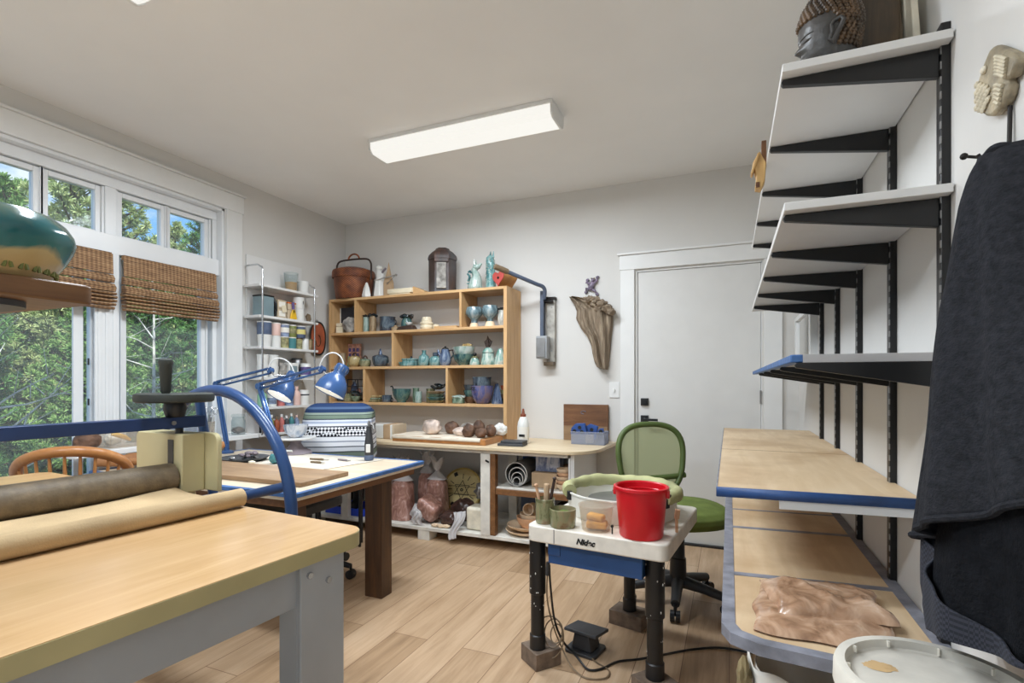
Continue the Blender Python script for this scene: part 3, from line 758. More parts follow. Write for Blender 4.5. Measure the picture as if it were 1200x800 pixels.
pine('fresh', -8.6, 3.62, 1.06, 2.0, 'thin pine tip against blue sky in the first transom pane', None)
pine('deep', -8.4, 6.2, 1.06, 1.1, 'dark green pine top at the edge of the last transom pane', None)
pine('pale', -9.6, 6.45, 1.02, 3.6, 'small pale pine top against cloud in the last transom pane', None)

def bare_tree(x, y, h, r, seed, label, m):
    rng = random.Random(seed)
    T = thing('bare_tree', label, 'tree', (x, y, -0.6))
    tr = MB(); pts = [(x + rng.uniform(-0.03, 0.03), y + rng.uniform(-0.03, 0.03), -0.6 + h * i / 6) for i in range(7)]
    tr.tube(pts, [r * (1 - 0.75 * i / 6) for i in range(7)], 8)
    link('trunk', tr, m, root=T)
    br = MB()
    for i in range(26):
        t = 0.18 + 0.8 * i / 26; a = rng.uniform(0, 2 * PI); L = rng.uniform(0.4, 1.0) * (1.15 - t)
        k = min(5, int(t * 6)); p = Vector(pts[k]).lerp(Vector(pts[k + 1]), t * 6 - k)
        q = p + Vector((math.cos(a) * L * .55, math.sin(a) * L * .55, L * rng.uniform(0.0, 0.5))); e = q + Vector((math.cos(a + rng.uniform(-.7, .7)) * L * .5, math.sin(a + rng.uniform(-.7, .7)) * L * .5, L * rng.uniform(0.1, 0.5)))
        br.tube([p, q, e], [r * 0.28, r * 0.18, r * 0.06], 5, cap=False)
        for w_ in range(3):
            s = p.lerp(e, rng.uniform(0.3, 1)); g = s + Vector((rng.uniform(-.22, .22), rng.uniform(-.22, .22), rng.uniform(0, .25)))
            br.tube([s, g], [r * 0.1, r * 0.04], 4, cap=False)
    link('branches', br, m, root=T)
bare_tree(-4.75, 1.75, 2.9, 0.034, 4, 'pale-barked leafless tree close outside the window with the sliding sash', 'bark_pale')
bare_tree(-5.1, 1.35, 2.5, 0.02, 9, 'thin leafless sapling beside the pale-barked tree outside', 'twig_dead')
bare_tree(-5.0, 3.15, 3.0, 0.024, 12, 'slender leafless trunk outside the window behind the hand wheel', 'bark_pale')

# sky
W = bpy.data.worlds.new('sky'); SC.world = W; W.use_nodes = True
nt = W.node_tree; nt.nodes.clear()
out = nt.nodes.new('ShaderNodeOutputWorld'); bg = nt.nodes.new('ShaderNodeBackground')
tc = nt.nodes.new('ShaderNodeTexCoord'); sp = nt.nodes.new('ShaderNodeSeparateXYZ'); nt.links.new(tc.outputs['Generated'], sp.inputs[0])
r = ramp(nt, [(0.0, (188, 214, 240)), (0.25, (132, 186, 238)), (0.6, (86, 150, 222))]); nt.links.new(sp.outputs['Z'], r.inputs[0])
mp = nt.nodes.new('ShaderNodeMapping'); mp.inputs['Scale'].default_value = (3.2, 3.2, 7); nt.links.new(tc.outputs['Generated'], mp.inputs['Vector'])
n = nt.nodes.new('ShaderNodeTexNoise'); n.inputs['Scale'].default_value = 2.1; n.inputs['Detail'].default_value = 6; n.inputs['Roughness'].default_value = 0.55; nt.links.new(mp.outputs[0], n.inputs['Vector'])
rc = ramp(nt, [(0.5, (0, 0, 0)), (0.66, (255, 255, 255))]); nt.links.new(n.outputs['Fac'], rc.inputs[0])
mx = nt.nodes.new('ShaderNodeMix'); mx.data_type = 'RGBA'; nt.links.new(rc.outputs[0], mx.inputs['Factor']); nt.links.new(r.outputs[0], mx.inputs['A']); mx.inputs['B'].default_value = srgb((238, 242, 248))
nt.links.new(mx.outputs['Result'], bg.inputs['Color']); bg.inputs['Strength'].default_value = 1.3
nt.links.new(bg.outputs[0], out.inputs[0])
sun = bpy.data.lights.new('sun', 'SUN'); sun.energy = 6.5; sun.angle = rad(1.0); sun.color = (1.0, 0.96, 0.88)
so = bpy.data.objects.new('sun', sun); COL.objects.link(so)
so.rotation_euler = Vector((-0.62, 0.38, -0.68)).to_track_quat('-Z', 'Y').to_euler()

# ------------------------------------------------------------------ blinds
def blind(y0, y1, label):
    T = thing('woven_blind', label, 'blind', (XL, (y0 + y1) / 2, 1.98), group='bamboo blinds in the windows')
    x = XL - 0.008
    link('headrail', MB().box(x - 0.012, x + 0.012, y0 + 0.004, y1 - 0.004, 1.955, 1.983), 'bamboo', root=T)
    def sheet(prof, th=0.004):
        b_ = MB(); n = len(prof)
        b_.prism([(p[0], p[1]) for p in prof] + [(p[0] - th, p[1] - 0.001) for p in reversed(prof)], y0, y1, 'y'); return b_
    link('valance', sheet([(x + 0.016, 1.975), (x + 0.018, 1.93), (x + 0.021, 1.852)]), 'bamboo', root=T)
    f = MB()
    for zz, dx in ((1.846, 0.012), (1.79, 0.026)):
        f.prism([(x + dx, zz + 0.002), (x + dx + 0.020, zz - 0.022), (x + dx + 0.012, zz - 0.046), (x + 0.002, zz - 0.044), (x + 0.002, zz)], y0 - 0.004, y1 + 0.004, 'y')
    link('roman_fold', f, 'bamboo', root=T)
    s_ = MB()
    for i, (zz, dx) in enumerate(((1.738, 0.026), (1.716, 0.036), (1.694, 0.040), (1.672, 0.036), (1.650, 0.028))):
        s_.prism([(x + dx + 0.008, zz + 0.002), (x + dx + 0.014, zz - 0.007), (x + dx + 0.004, zz - 0.014), (x + 0.0, zz - 0.012), (x + 0.0, zz + 0.004)], y0 - 0.01 + 0.003 * i, y1 + 0.01 - 0.003 * i, 'y')
    link('stacked_folds', s_, 'bamboo', root=T)
blind(1.995, 2.618, 'brown woven bamboo blind half raised over the window beside the casing')
blind(1.32, 1.936, 'brown woven bamboo blind partly hidden behind the big teal bowl')
# ------------------------------------------------------------------ shelving on the right wall
UY = [1.392, 1.776, 2.182, 2.588, 2.994]
UN = ['black slotted wall upright beside the dark robe', 'second black slotted upright from the dark robe', 'middle one of the five black slotted uprights',
      'black slotted upright next to the one nearest the mirror', 'black slotted upright nearest the mirror and door']
for y, lb in zip(UY, UN):
    T = thing('shelf_standard', lb, 'upright', (XR, y, 0.35), group='slotted uprights on the shelving wall')
    link('channel', MB().box(XR - 0.018, XR, y - 0.014, y + 0.014, 0.35, 1.972), 'black_steel', root=T, bev=0.002)
    s = MB()
    z = 0.40
    while z < 1.94:
        s.box(XR - 0.0195, XR - 0.017, y - 0.015, y - 0.009, z, z + 0.016); z += 0.032
    s_ = link('slots', s, 'steel_dull', root=T)
    s_['kind'] = 'stuff'

def bracket(T, y, z, x0, h=0.062, tip=0.014, droop=0.0):
    """tapered cantilever arm under a shelf; z is the underside of the board"""
    xw = XR - 0.019
    poly = [(xw, z), (x0, z - droop), (x0 - 0.004, z - droop - tip * 0.5), (x0, z - droop - tip), (xw, z - h)]
    link('bracket', MB().prism(poly, y - 0.008, y + 0.008, 'y'), 'black_steel', root=T, bev=0.0015)

# top white shelf
def white_shelf(z, y0, y1, x0, label, lipscrew=False):
    T = thing('wall_shelf', label, 'shelf', (XR, (y0 + y1) / 2, z))
    link('board', MB().box(x0, XR - 0.004, y0, y1, z, z + 0.019), 'shelf_white', root=T, bev=0.0015)
    for y in UY: bracket(T, y, z - 0.001, x0 + 0.004)
    return T
white_shelf(1.922, 1.352, 3.10, 0.114, 'upper white melamine shelf holding the dark carved head')
white_shelf(1.598, 1.352, 3.22, 0.118, 'empty white melamine shelf just below the one with the carved head')

# thin taped shelf at eye level
T = thing('wall_shelf', 'thin grey-topped shelf with blue-taped front edge, below the empty white shelf', 'shelf', (XR, 2.5, 1.25))
x0, y0, y1 = 0.14, 1.39, 3.55
link('board', MB().box(x0, XR - 0.004, y0, y1, 1.247, 1.263), 'steel_dull', root=T)
link('front_tape', MB().box(x0 - 0.006, x0 + 0.022, y0 - 0.002, y1, 1.2455, 1.2645), 'tape_blue', root=T, bev=0.003)
ft = link('plastic_wrap', MB().box(x0 + 0.02, XR - 0.006, y0 - 0.003, y0 + 0.03, 1.2455, 1.2646), 'bag_film', root=T); ft['label'] = 'clear wrap over the near end'
for y in UY: bracket(T, y, 1.2450, x0 + 0.006, 0.058, 0.012)

# plywood counter
CT = thing('wall_counter', 'upper plywood wall counter with bright blue tape along its near edge', 'counter', (XR, 2.5, 0.92))
poly = [(-0.03, 1.50), (XR - 0.004, 1.535), (XR - 0.004, 3.46), (-0.03, 3.46)]
link('board', MB().prism(poly, 0.892, 0.914, 'z'), 'counter_ply', root=CT, bev=0.0015)
a, b_ = Vector((-0.032, 1.498, 0)), Vector((XR - 0.006, 1.533, 0))
e = MB(); d = (b_ - a).normalized(); nrm = Vector((d.y, -d.x, 0))
e.add([a + nrm * 0.003 + Vector((0, 0, 0.891)), b_ + nrm * 0.003 + Vector((0, 0, 0.891)), b_ + nrm * 0.003 + Vector((0, 0, 0.9155)), a + nrm * 0.003 + Vector((0, 0, 0.9155)),
       a - nrm * 0.006 + Vector((0, 0, 0.9155)), b_ - nrm * 0.006 + Vector((0, 0, 0.9155))], [(0, 1, 2, 3), (3, 2, 5, 4)])
link('edge_tape', e, 'tape_dark_blue', root=CT, solid=0.001)
link('side_tape', MB().box(-0.033, -0.0295, 1.50, 3.46, 0.891, 0.9148), 'tape_grey_blue', root=CT)
link('joint', MB().box(-0.03, XR - 0.006, 2.372, 2.376, 0.9139, 0.9146), 'board_brown', root=CT)
link('cleat', MB().prism([(0.12, 1.51), (XR - 0.006, 1.535), (XR - 0.006, 1.75), (0.16, 1.72)], 0.868, 0.8915, 'z'), 'shelf_white', root=CT)
for y in UY[1:]: bracket(CT, y, 0.89, 0.06, 0.07, 0.014)

# lower plywood counter, taped in panels
LT = thing('wall_counter', 'lower plywood counter taped into panels with grey-blue tape, under the upper one', 'counter', (XR, 2.3, 0.64))
poly = [(-0.014, 1.30), (0.005, 1.255), (0.06, 1.225), (0.24, 1.205), (XR - 0.004, 1.195), (XR - 0.004, 3.45), (-0.014, 3.45)]
link('board', MB().prism(poly, 0.613, 0.637, 'z'), 'counter_ply', root=LT, bev=0.002)
def rimstrip(pts, z0, z1, w_):
    """tape that wraps an edge, mitred at every corner; inward is to the left of the path"""
    P = [Vector((p[0], p[1], 0)) for p in pts]; n = len(P); closed = (P[0] - P[-1]).length < 1e-6
    if closed: P = P[:-1]; n -= 1
    A, B = [], []
    for i in range(n):
        d0 = (P[i] - P[i - 1]).normalized() if (i > 0 or closed) else (P[1] - P[0]).normalized()
        d1 = (P[(i + 1) % n] - P[i]).normalized() if (i < n - 1 or closed) else d0
        n0, n1 = Vector((-d0.y, d0.x, 0)), Vector((-d1.y, d1.x, 0)); m_ = (n0 + n1).normalized(); k = 1 / max(0.35, m_.dot(n1))
        A.append(P[i] - m_ * 0.003 * k); B.append(P[i] + m_ * w_ * k)
    o = MB(); Z0, Z1 = Vector((0, 0, z0)), Vector((0, 0, z1))
    vs = [p + Z0 for p in A] + [p + Z1 for p in A] + [p + Z1 for p in B] + [p + Z0 for p in B]; fs = []
    for i in range(n if closed else n - 1):
        j = (i + 1) % n
        for q in range(4): fs.append((q * n + i, q * n + j, ((q + 1) % 4) * n + j, ((q + 1) % 4) * n + i))
    if not closed: fs += [(0, n, 2 * n, 3 * n), (n - 1, 4 * n - 1, 3 * n - 1, 2 * n - 1)]
    return o.add(vs, fs)
link('edge_tape', rimstrip([(-0.014, 3.45), (-0.014, 1.30), (0.005, 1.255), (0.06, 1.225), (0.24, 1.205), (XR - 0.004, 1.195)], 0.6125, 0.6386, 0.027), 'tape_grey_blue', root=LT)
link('wall_tape', MB().box(XR - 0.034, XR - 0.004, 1.22, 3.44, 0.637, 0.6385), 'tape_grey_blue', root=LT)
for k, (ya, yb) in enumerate(((1.635, 1.662), (2.165, 2.19), (2.475, 2.49))):
    link('seam_tape', MB().prism([(0.012, ya), (XR - 0.034, ya + 0.035), (XR - 0.034, yb + 0.035), (0.012, yb)], 0.637, 0.6384, 'z'), 'tape_grey_blue', root=LT)
for y in UY: bracket(LT, y, 0.612, 0.06, 0.08, 0.014)

# crumpled brown plastic on the lower counter
def crumple(cx, cy, lx, ly, h, seed, rz, z0):
    m_ = MB(); c, s = math.cos(rz), math.sin(rz)
    def fn(u, v, top):
        x = (u - .5) * lx; y = (v - .5) * ly
        e = min(1, 5 * min(u, 1 - u)) * min(1, 5 * min(v, 1 - v))
        q = Vector((x * 7, y * 7, seed))
        z = z0 + (0.002 if not top else 0.004 + e ** 0.4 * (h * (0.55 + 0.18 * noise.noise(q * 0.8) + 0.5 * max(0, 0.16 - abs(noise.noise(q * 1.1))) * 3 + 0.22 * max(0, 0.12 - abs(noise.noise(q * 2.3 + Vector((3, 1, 7))))) * 4))) 
        jx = 0.02 * noise.noise(Vector((u * 3, v * 3, seed + 5))); jy = 0.02 * noise.noise(Vector((u * 3, v * 3, seed + 9)))
        X, Y = x + jx, y + jy
        return Vector((cx + X * c - Y * s, cy + X * s + Y * c, max(z, z0 + (0.003 if top else 0.0005))))
    m_.grid(lambda u, v: fn(u, v, True), 40, 30); m_.grid(lambda u, v: fn(u, v, False), 40, 30)
    return m_
PT = thing('plastic_wrap_bundle', 'crumpled brown translucent plastic sheeting folded on the lower counter', 'plastic sheeting', (0.2, 1.43, 0.6375))
link('lower_fold', crumple(0.2, 1.42, 0.27, 0.30, 0.03, 2.2, -0.1, 0.6375), 'brown_film', root=PT, ang=70)
link('upper_fold', crumple(0.215, 1.47, 0.25, 0.21, 0.045, 7.1, 0.12, 0.655), 'brown_film', root=PT, ang=70)

# mirror near the corner
T = thing('wall_mirror', 'narrow mirror in a pale frame on the shelving wall near the door', 'mirror', (XR, 3.55, 1.45))
link('frame', MB().box(XR - 0.034, XR, 3.18, 3.215, 1.26, 1.62).box(XR - 0.034, XR, 3.86, 3.92, 1.26, 1.62).box(XR - 0.034, XR, 3.215, 3.86, 1.26, 1.285).box(XR - 0.034, XR, 3.215, 3.86, 1.595, 1.62), 'trim_white', root=T)
link('glass', MB().box(XR - 0.022, XR - 0.004, 3.2151, 3.8599, 1.2851, 1.5949), 'mirror', root=T, ang=0)

# carved head, dark box, slabs on the top shelf
ZS = 1.9412
HH = 0.232
FP = [(0, .036), (.12, .036), (.165, .044), (.195, .060), (.225, .0585), (.247, .0635), (.262, .061), (.278, .0655), (.298, .061), (.322, .068), (.345, .0785), (.365, .075), (.40, .0675), (.425, .066), (.45, .0695), (.52, .0695), (.62, .067), (.75, .057), (.86, .041), (.95, .022), (1, 0)]
BP = [(0, .036), (.12, .036), (.17, .042), (.22, .053), (.32, .060), (.42, .0635), (.52, .0665), (.62, .065), (.75, .056), (.86, .041), (.95, .022), (1, 0)]
SPF = [(0, .034), (.12, .034), (.18, .038), (.25, .046), (.35, .0515), (.5, .054), (.62, .053), (.75, .046), (.86, .034), (.95, .018), (1, 0)]
def lk(K, t):
    for (a, p), (b_, q) in zip(K, K[1:]):
        if a <= t <= b_: return p + (q - p) * (t - a) / (b_ - a)
    return K[-1][1]
def head_pt(cx, cy, z0, a, t, k=1.0):
    """a = 0 looks towards -x, the face"""
    ca, sa = math.cos(a), math.sin(a)
    rx = lk(BP, t); ry = lk(SPF, t)
    if ca > 0: rx += (lk(FP, t) - rx) * math.exp(-(sa / 0.30) ** 2)
    return Vector((cx - ca * rx * k, cy + sa * ry * k, z0 + t * HH))
def head_fn(cx, cy, z0):
    return MB().grid(lambda u, v: head_pt(cx, cy, z0, 2 * PI * u, v), 64, 90, closed_u=True)
bx, by = 0.228, 1.47
BT = thing('buddha_head', 'dark carved head with bronze hair curls seen in profile on top shelf', 'sculpture', (bx, by, ZS))
hd = link('face', head_fn(bx, by, ZS), 'buddha_skin', root=BT, ang=80)
cu = MB()
for i in range(22):
    t = 0.27 + 0.034 * i
    if t > 0.99: break
    r = max(0.006, lk(BP, t)); k = max(3, int(2 * PI * r / 0.0125))
    for j in range(k):
        a = 2 * PI * (j + 0.5 * (i % 2)) / k; ca, sa = math.cos(a), abs(math.sin(a))
        if ca > -0.12 and t < 0.575 + 0.03 * min(1, sa * 1.2) * (1 if ca > 0.1 else 0): continue
        cu.blob(head_pt(bx, by, ZS, a, t, 1.02), 0.0072, 1, 0.0)
for i in range(5):
    rr = 0.030 * (1 - i / 5.0); zz = ZS + HH * 0.965 + 0.010 * i; k = max(1, int(2 * PI * rr / 0.0125))
    for j in range(k): cu.blob((bx + 0.006 + math.cos(2 * PI * j / k) * rr, by + math.sin(2 * PI * j / k) * rr, zz), 0.0078, 1, 0.0)
for sg in (-1, 1):
    ey = MB(); br = MB()
    ey.tube([head_pt(bx, by, ZS, sg * q, 0.405 - 0.004 * math.sin((q - .3) * 6), 1.005) for q in (0.30, 0.42, 0.54, 0.66, 0.78)], [0.001, 0.0026, 0.003, 0.0024, 0.001], 6)
    br.tube([head_pt(bx, by, ZS, sg * q, 0.445 + 0.012 * math.sin((q - .2) * 3.6), 1.003) for q in (0.2, 0.38, 0.56, 0.74, 0.9)], [0.001, 0.002, 0.002, 0.0016, 0.0008], 6)
    link('eyelid', ey, 'buddha_skin', root=BT); link('brow', br, 'buddha_skin', root=BT)
c_ = link('hair', cu, 'buddha_curl', root=BT); c_['label'] = 'rows of bronze hair curls'
for sg in (-1, 1):
    e_ = lambda dx, t, o: (bx + dx, by + sg * (lk(SPF, t) + o), ZS + t * HH)
    er = MB().tube([e_(0.0, .47, .006), e_(0.012, .485, .008), e_(0.018, .45, .010), e_(0.012, .39, .008), e_(0.004, .33, .007), e_(-0.003, .27, .008), e_(-0.008, .30, .006), e_(-0.004, .37, .004), e_(-0.006, .44, .004), e_(0.0, .47, .006)], [0.004, 0.005, 0.0055, 0.005, 0.005, 0.0065, 0.005, 0.004, 0.004, 0.004], 8)
    er.prism([(bx + 0.012, ZS + .45 * HH), (bx + 0.0, ZS + .28 * HH), (bx - 0.004, ZS + .36 * HH), (bx, ZS + .46 * HH)], by + sg * 0.047, by + sg * 0.056, 'y')
    link('ear', er, 'buddha_skin', root=BT)
link('collar', MB().lathe([(0, 0), (0.058, 0.0), (0.054, 0.014), (0.044, 0.024), (0, 0.026)], (bx + 0.012, by, ZS), 24), 'buddha_skin', root=BT)

T = thing('wooden_chest', 'dark worn wooden box with a gilt-edged frame beside the carved head', 'box', (0.335, 1.625, ZS))
link('body', MB().box(0.288, 0.388, 1.545, 1.71, ZS, ZS + 0.24), 'box_dark', root=T, bev=0.002)
f = MB().box(0.274, 0.282, 1.54, 1.714, ZS, ZS + 0.245).box(0.264, 0.272, 1.54, 1.714, ZS, ZS + 0.245)
link('frame', f, 'box_dark', root=T, bev=0.002)
g_ = link('gilt_strip', MB().box(0.2725, 0.2735, 1.538, 1.712, ZS, ZS + 0.245).box(0.2825, 0.2875, 1.54, 1.714, ZS, ZS + 0.245), 'tarnish', root=T); g_['label'] = 'tarnished gilt edging'
solo('wood_slab', MB().prism([(0.391, ZS), (0.404, ZS), (0.392, ZS + 0.25), (0.389, ZS + 0.25)], 1.56, 1.73, 'y'), 'driftwood', 'narrow brown wood slab behind the dark box on the top shelf', 'slab', (0.39, 1.6, ZS))
solo('stone_slab', MB().prism([(0.408, ZS), (0.424, ZS), (0.408, ZS + 0.24), (0.394, ZS + 0.24)], 1.50, 1.67, 'y'), 'bone_white', 'cream slab leaning on the wall at the end of top shelf', 'slab', (0.415, 1.55, ZS), bev=0.003)

# little wooden bird house hanging off the shelf front
hx, hy, hz = 0.1015, 1.93, 1.95
T = thing('wooden_ornament', 'small carved tan wooden ornament hanging from the front of the top shelf', 'ornament', (hx, hy, hz))
link('back_plate', MB().box(hx - 0.002, hx + 0.012, hy - 0.02, hy + 0.02, 1.93, 2.005), 'board_cutting', root=T)
body = MB().prism([(hx - 0.03, 1.935), (hx - 0.008, 1.972), (hx + 0.012, 1.93), (hx + 0.008, 1.87), (hx - 0.004, 1.845), (hx - 0.022, 1.85), (hx - 0.018, 1.89)], hy - 0.022, hy + 0.022, 'y')
link('body', body, 'bird_wood', root=T, bev=0.003)
link('wing', MB().prism([(hx - 0.036, 1.9), (hx - 0.014, 1.965), (hx - 0.008, 1.958), (hx - 0.03, 1.894)], hy - 0.03, hy + 0.01, 'y'), 'bird_wood', root=T, bev=0.002)
link('foot', MB().box(hx - 0.02, hx - 0.008, hy - 0.024, hy - 0.014, 1.85, 1.868), 'board_cutting', root=T)

# fish plaque and its iron hook, nail, robe
fy, fz = 1.13, 1.71
T = thing('fish_plaque', 'cream ceramic fish plaque with carved scales hanging on the wall above the robe', 'plaque', (0.43, fy, fz))
out = [(1.142, 1.779), (1.116, 1.759), (1.091, 1.739), (1.071, 1.722), (1.065, 1.71), (1.074, 1.699), (1.084, 1.692), (1.1, 1.697), (1.093, 1.683), (1.1, 1.67), (1.116, 1.661), (1.135, 1.661), (1.15, 1.661), (1.17, 1.671), (1.195, 1.692), (1.217, 1.717), (1.222, 1.729), (1.208, 1.746), (1.191, 1.76), (1.174, 1.773), (1.158, 1.781)]
link('body', MB().prism(out, 0.419, 0.4369, 'x'), 'fish_clay', root=T, bev=0.006)
s = MB()
for (y_, z_) in [(1.199, 1.743), (1.187, 1.735), (1.174, 1.726), (1.162, 1.718), (1.191, 1.731), (1.178, 1.723), (1.166, 1.715), (1.154, 1.708), (1.199, 1.729), (1.187, 1.721), (1.174, 1.713), (1.162, 1.705), (1.191, 1.717), (1.178, 1.71), (1.166, 1.702), (1.154, 1.694), (1.199, 1.715), (1.187, 1.707), (1.174, 1.699), (1.162, 1.691), (1.191, 1.704), (1.178, 1.696), (1.166, 1.688), (1.199, 1.701), (1.187, 1.693), (1.174, 1.685)]:
    s.blob((0.417, y_, z_), (0.004, 0.008, 0.0065), 1, 0)
q = link('scales', s, 'fish_relief', root=T); q['label'] = 'rows of raised pale scales'
s = MB()
for (a_, b_) in [((1.127, 1.753), (1.088, 1.726)), ((1.127, 1.747), (1.089, 1.721)), ((1.127, 1.741), (1.091, 1.716)), ((1.127, 1.735), (1.092, 1.711)), ((1.127, 1.729), (1.093, 1.706)), ((1.127, 1.723), (1.095, 1.701)), ((1.129, 1.705), (1.102, 1.69)), ((1.129, 1.698), (1.105, 1.684)), ((1.129, 1.691), (1.108, 1.678)), ((1.129, 1.684), (1.111, 1.672)), ((1.129, 1.676), (1.114, 1.666))]:
    s.tube([(0.417, a_[0], a_[1]), (0.416, (a_[0] + b_[0]) / 2, (a_[1] + b_[1]) / 2 + 0.002), (0.417, b_[0], b_[1])], 0.0032, 6)
q = link('fin_rays', s, 'fish_relief', root=T); q['label'] = 'raised fin and tail rays'
link('eye', MB().blob((0.417, 1.170000, 1.754000), (0.005, 0.008, 0.007), 2, 0), 'bone_white', root=T)
solo('iron_hook', MB().tube([(0.432, 1.115, 1.66), (0.43, 1.113, 1.6), (0.42, 1.112, 1.572), (0.40, 1.112, 1.565), (0.388, 1.112, 1.585)], 0.0035, 8), 'iron', 'thin black iron hook under the fish plaque holding the robe', 'hook', (0.432, 1.128, 1.62))
solo('wall_nail', MB().cyl((0.4369, 1.22, 1.615), (0.405, 1.218, 1.622), 0.003, 8).blob((0.405, 1.218, 1.622), 0.0065, 2, 0), 'iron', 'round-headed black nail in the wall beside the robe top', 'nail', (0.4369, 1.22, 1.615))

RT = thing('bath_robe', 'charcoal fleece robe hanging from the wall hook over the white bucket', 'robe', (0.4, 1.1, 0.86))
KZ = [1.572, 1.562, 1.542, 1.50, 1.44, 1.33, 1.21, 1.05, 0.92, 0.84, 0.72]
KF = [1.112, 1.122, 1.134, 1.148, 1.158, 1.17, 1.178, 1.185, 1.195, 1.20, 1.17]
KN = [1.042, 1.03, 1.015, 1.0, 0.98, 0.945, 0.89, 0.835, 0.82, 0.82, 0.83]
KX = [0.388, 0.378, 0.369, 0.358, 0.347, 0.330, 0.315, 0.298, 0.288, 0.288, 0.30]
def itp(K, z):
    for i in range(len(KZ) - 1):
        if z <= KZ[i] and z >= KZ[i + 1]:
            t = (KZ[i] - z) / (KZ[i] - KZ[i + 1]); return K[i] + (K[i + 1] - K[i]) * t
    return K[0] if z > KZ[0] else K[-1]
def robe(u, v, hem, shrink=0.0, fold=0.024, v0=0.0):
    # u goes round the front from the far edge to the near edge
    zb = hem(u); z = 1.572 + (zb - 1.572) * (v0 + (1 - v0) * v)
    yf, yn, xf = itp(KF, z), itp(KN, z), itp(KX, z)
    y = yf + (yn - yf) * u
    w_ = (4 * u * (1 - u)) ** 0.42
    g = (1.572 - z) / 0.74
    x = 0.430 - (0.430 - xf - shrink) * w_ - fold * g * w_ * (math.sin(u * 13 + 0.6) + 0.5 * math.sin(u * 27 + z * 3)) - 0.006 * noise.noise(Vector((u * 6, z * 5, 3)))
    x -= 0.0
    return Vector((min(x, 0.432), y, z))
hem1 = lambda u: 0.905 + 0.155 * u - 0.012 * math.sin(u * PI)
o = MB().grid(lambda u, v: robe(u, v, hem1), 70, 50)
link('outer_fleece', o, 'fleece', root=RT, ang=80, solid=0.006)
hem2 = lambda u: 0.745 + 0.10 * u ** 0.6
o = MB().grid(lambda u, v: robe(0.02 + u * 0.95, v, hem2, 0.022, 0.011), 60, 40)
link('lining', o, 'fleece_lining', root=RT, ang=80, solid=0.004)
o = MB().grid(lambda u, v: robe(0.0 + u * 0.95, v, lambda q: hem2(q) - 0.004, 0.010, 0.013, 0.74 + 0.26 * u ** 0.8), 60, 20)
q = link('waffle_facing', o, 'waffle_knit', root=RT, ang=80, solid=0.004); q['label'] = 'waffle-textured dark blue facing'
# rolled hem seam and the flap seen at the side
hp = [robe(i / 40, 1.0, hem1) + Vector((-0.002, 0, 0)) for i in range(41)]
link('hem', MB().tube(hp, 0.006, 8), 'fleece', root=RT)
sl = MB().tube(spline([(0.41, 1.165, 1.45), (0.405, 1.185, 1.28), (0.402, 1.20, 1.15), (0.404, 1.208, 1.06)], 5), [0.012] + [0.024] * 14 + [0.02], 12)
link('sleeve', sl, 'fleece', root=RT)
link('neckline', MB().tube(spline([(0.41, 1.112, 1.568), (0.392, 1.105, 1.573), (0.388, 1.08, 1.568), (0.392, 1.056, 1.573), (0.41, 1.045, 1.566)], 5), 0.007, 8), 'fleece', root=RT)

# buckets
def bucket(x, y, z0, r, h, label, lid, group=None, cat='bucket'):
    T = thing('plastic_bucket', label, cat, (x, y, z0), 0, group)
    rb = r * 0.88
    pr = [(0, 0), (rb, 0), (rb + 0.002, 0.004), (r * 0.975, h - 0.07), (r * 1.0, h - 0.066), (r * 1.0, h - 0.05), (r * 0.98, h - 0.045), (r * 0.985, h - 0.02), (r * 0.94, h - 0.02), (rb * 0.95, 0.01), (0, 0.01)]
    link('body', MB().lathe(pr, (x, y, z0), 48), 'bucket_white', root=T, ang=30)
    if lid:
        lp = [(0, h - 0.012), (r * 0.86, h - 0.012), (r * 0.885, h - 0.010), (r * 0.9, h + 0.002), (r * 1.0, h + 0.002), (r * 1.025, h - 0.006), (r * 1.03, h - 0.03), (r * 1.005, h - 0.03), (r * 1.0, h - 0.0195), (0, h - 0.0195)]
        L_ = link('lid', MB().lathe(lp, (x, y, z0), 56), 'plaster_scuffed', root=T, ang=30)
        for k in range(10):
            a = 2 * PI * k / 10
            sub('lid_rib', MB().cbox((x + math.cos(a) * r * 0.893, y + math.sin(a) * r * 0.893, z0 + h - 0.004), (0.010, 0.003, 0.010), (0, 0, a)), 'bucket_white', L_)
        st = MB().blob((x - 0.06, y + 0.035, z0 + h - 0.0118), (0.022, 0.014, 0.001), 3, 0.5, 2.2, 3)
        q = sub('stain', st, 'stain_tan', L_); q['label'] = 'tan stain'
    for sg in (-1, 1):
        link('handle_lug', MB().cyl((x + sg * r * 0.97, y, z0 + h - 0.06), (x + sg * r * 1.03, y, z0 + h - 0.06), 0.014, 12), 'bucket_white', root=T)
    link('handle', MB().tube([(x + r * 1.03 * math.cos(t), y - 0.012 - 0.10 * math.sin(t) * 0 - r * 1.06 * math.sin(t), z0 + h - 0.062 - 0.09 * math.sin(t)) for t in [PI * i / 20 for i in range(21)]], 0.0025, 6), 'steel_dull', root=T)
    return T
bucket(0.276, 0.925, 0.0, 0.124, 0.402, 'white bucket on the floor underneath the lidded one', False)
bucket(0.276, 0.925, 0.402 - 0.034, 0.124, 0.402, 'white bucket with a dirty scuffed lid stacked in front of the robe', True)
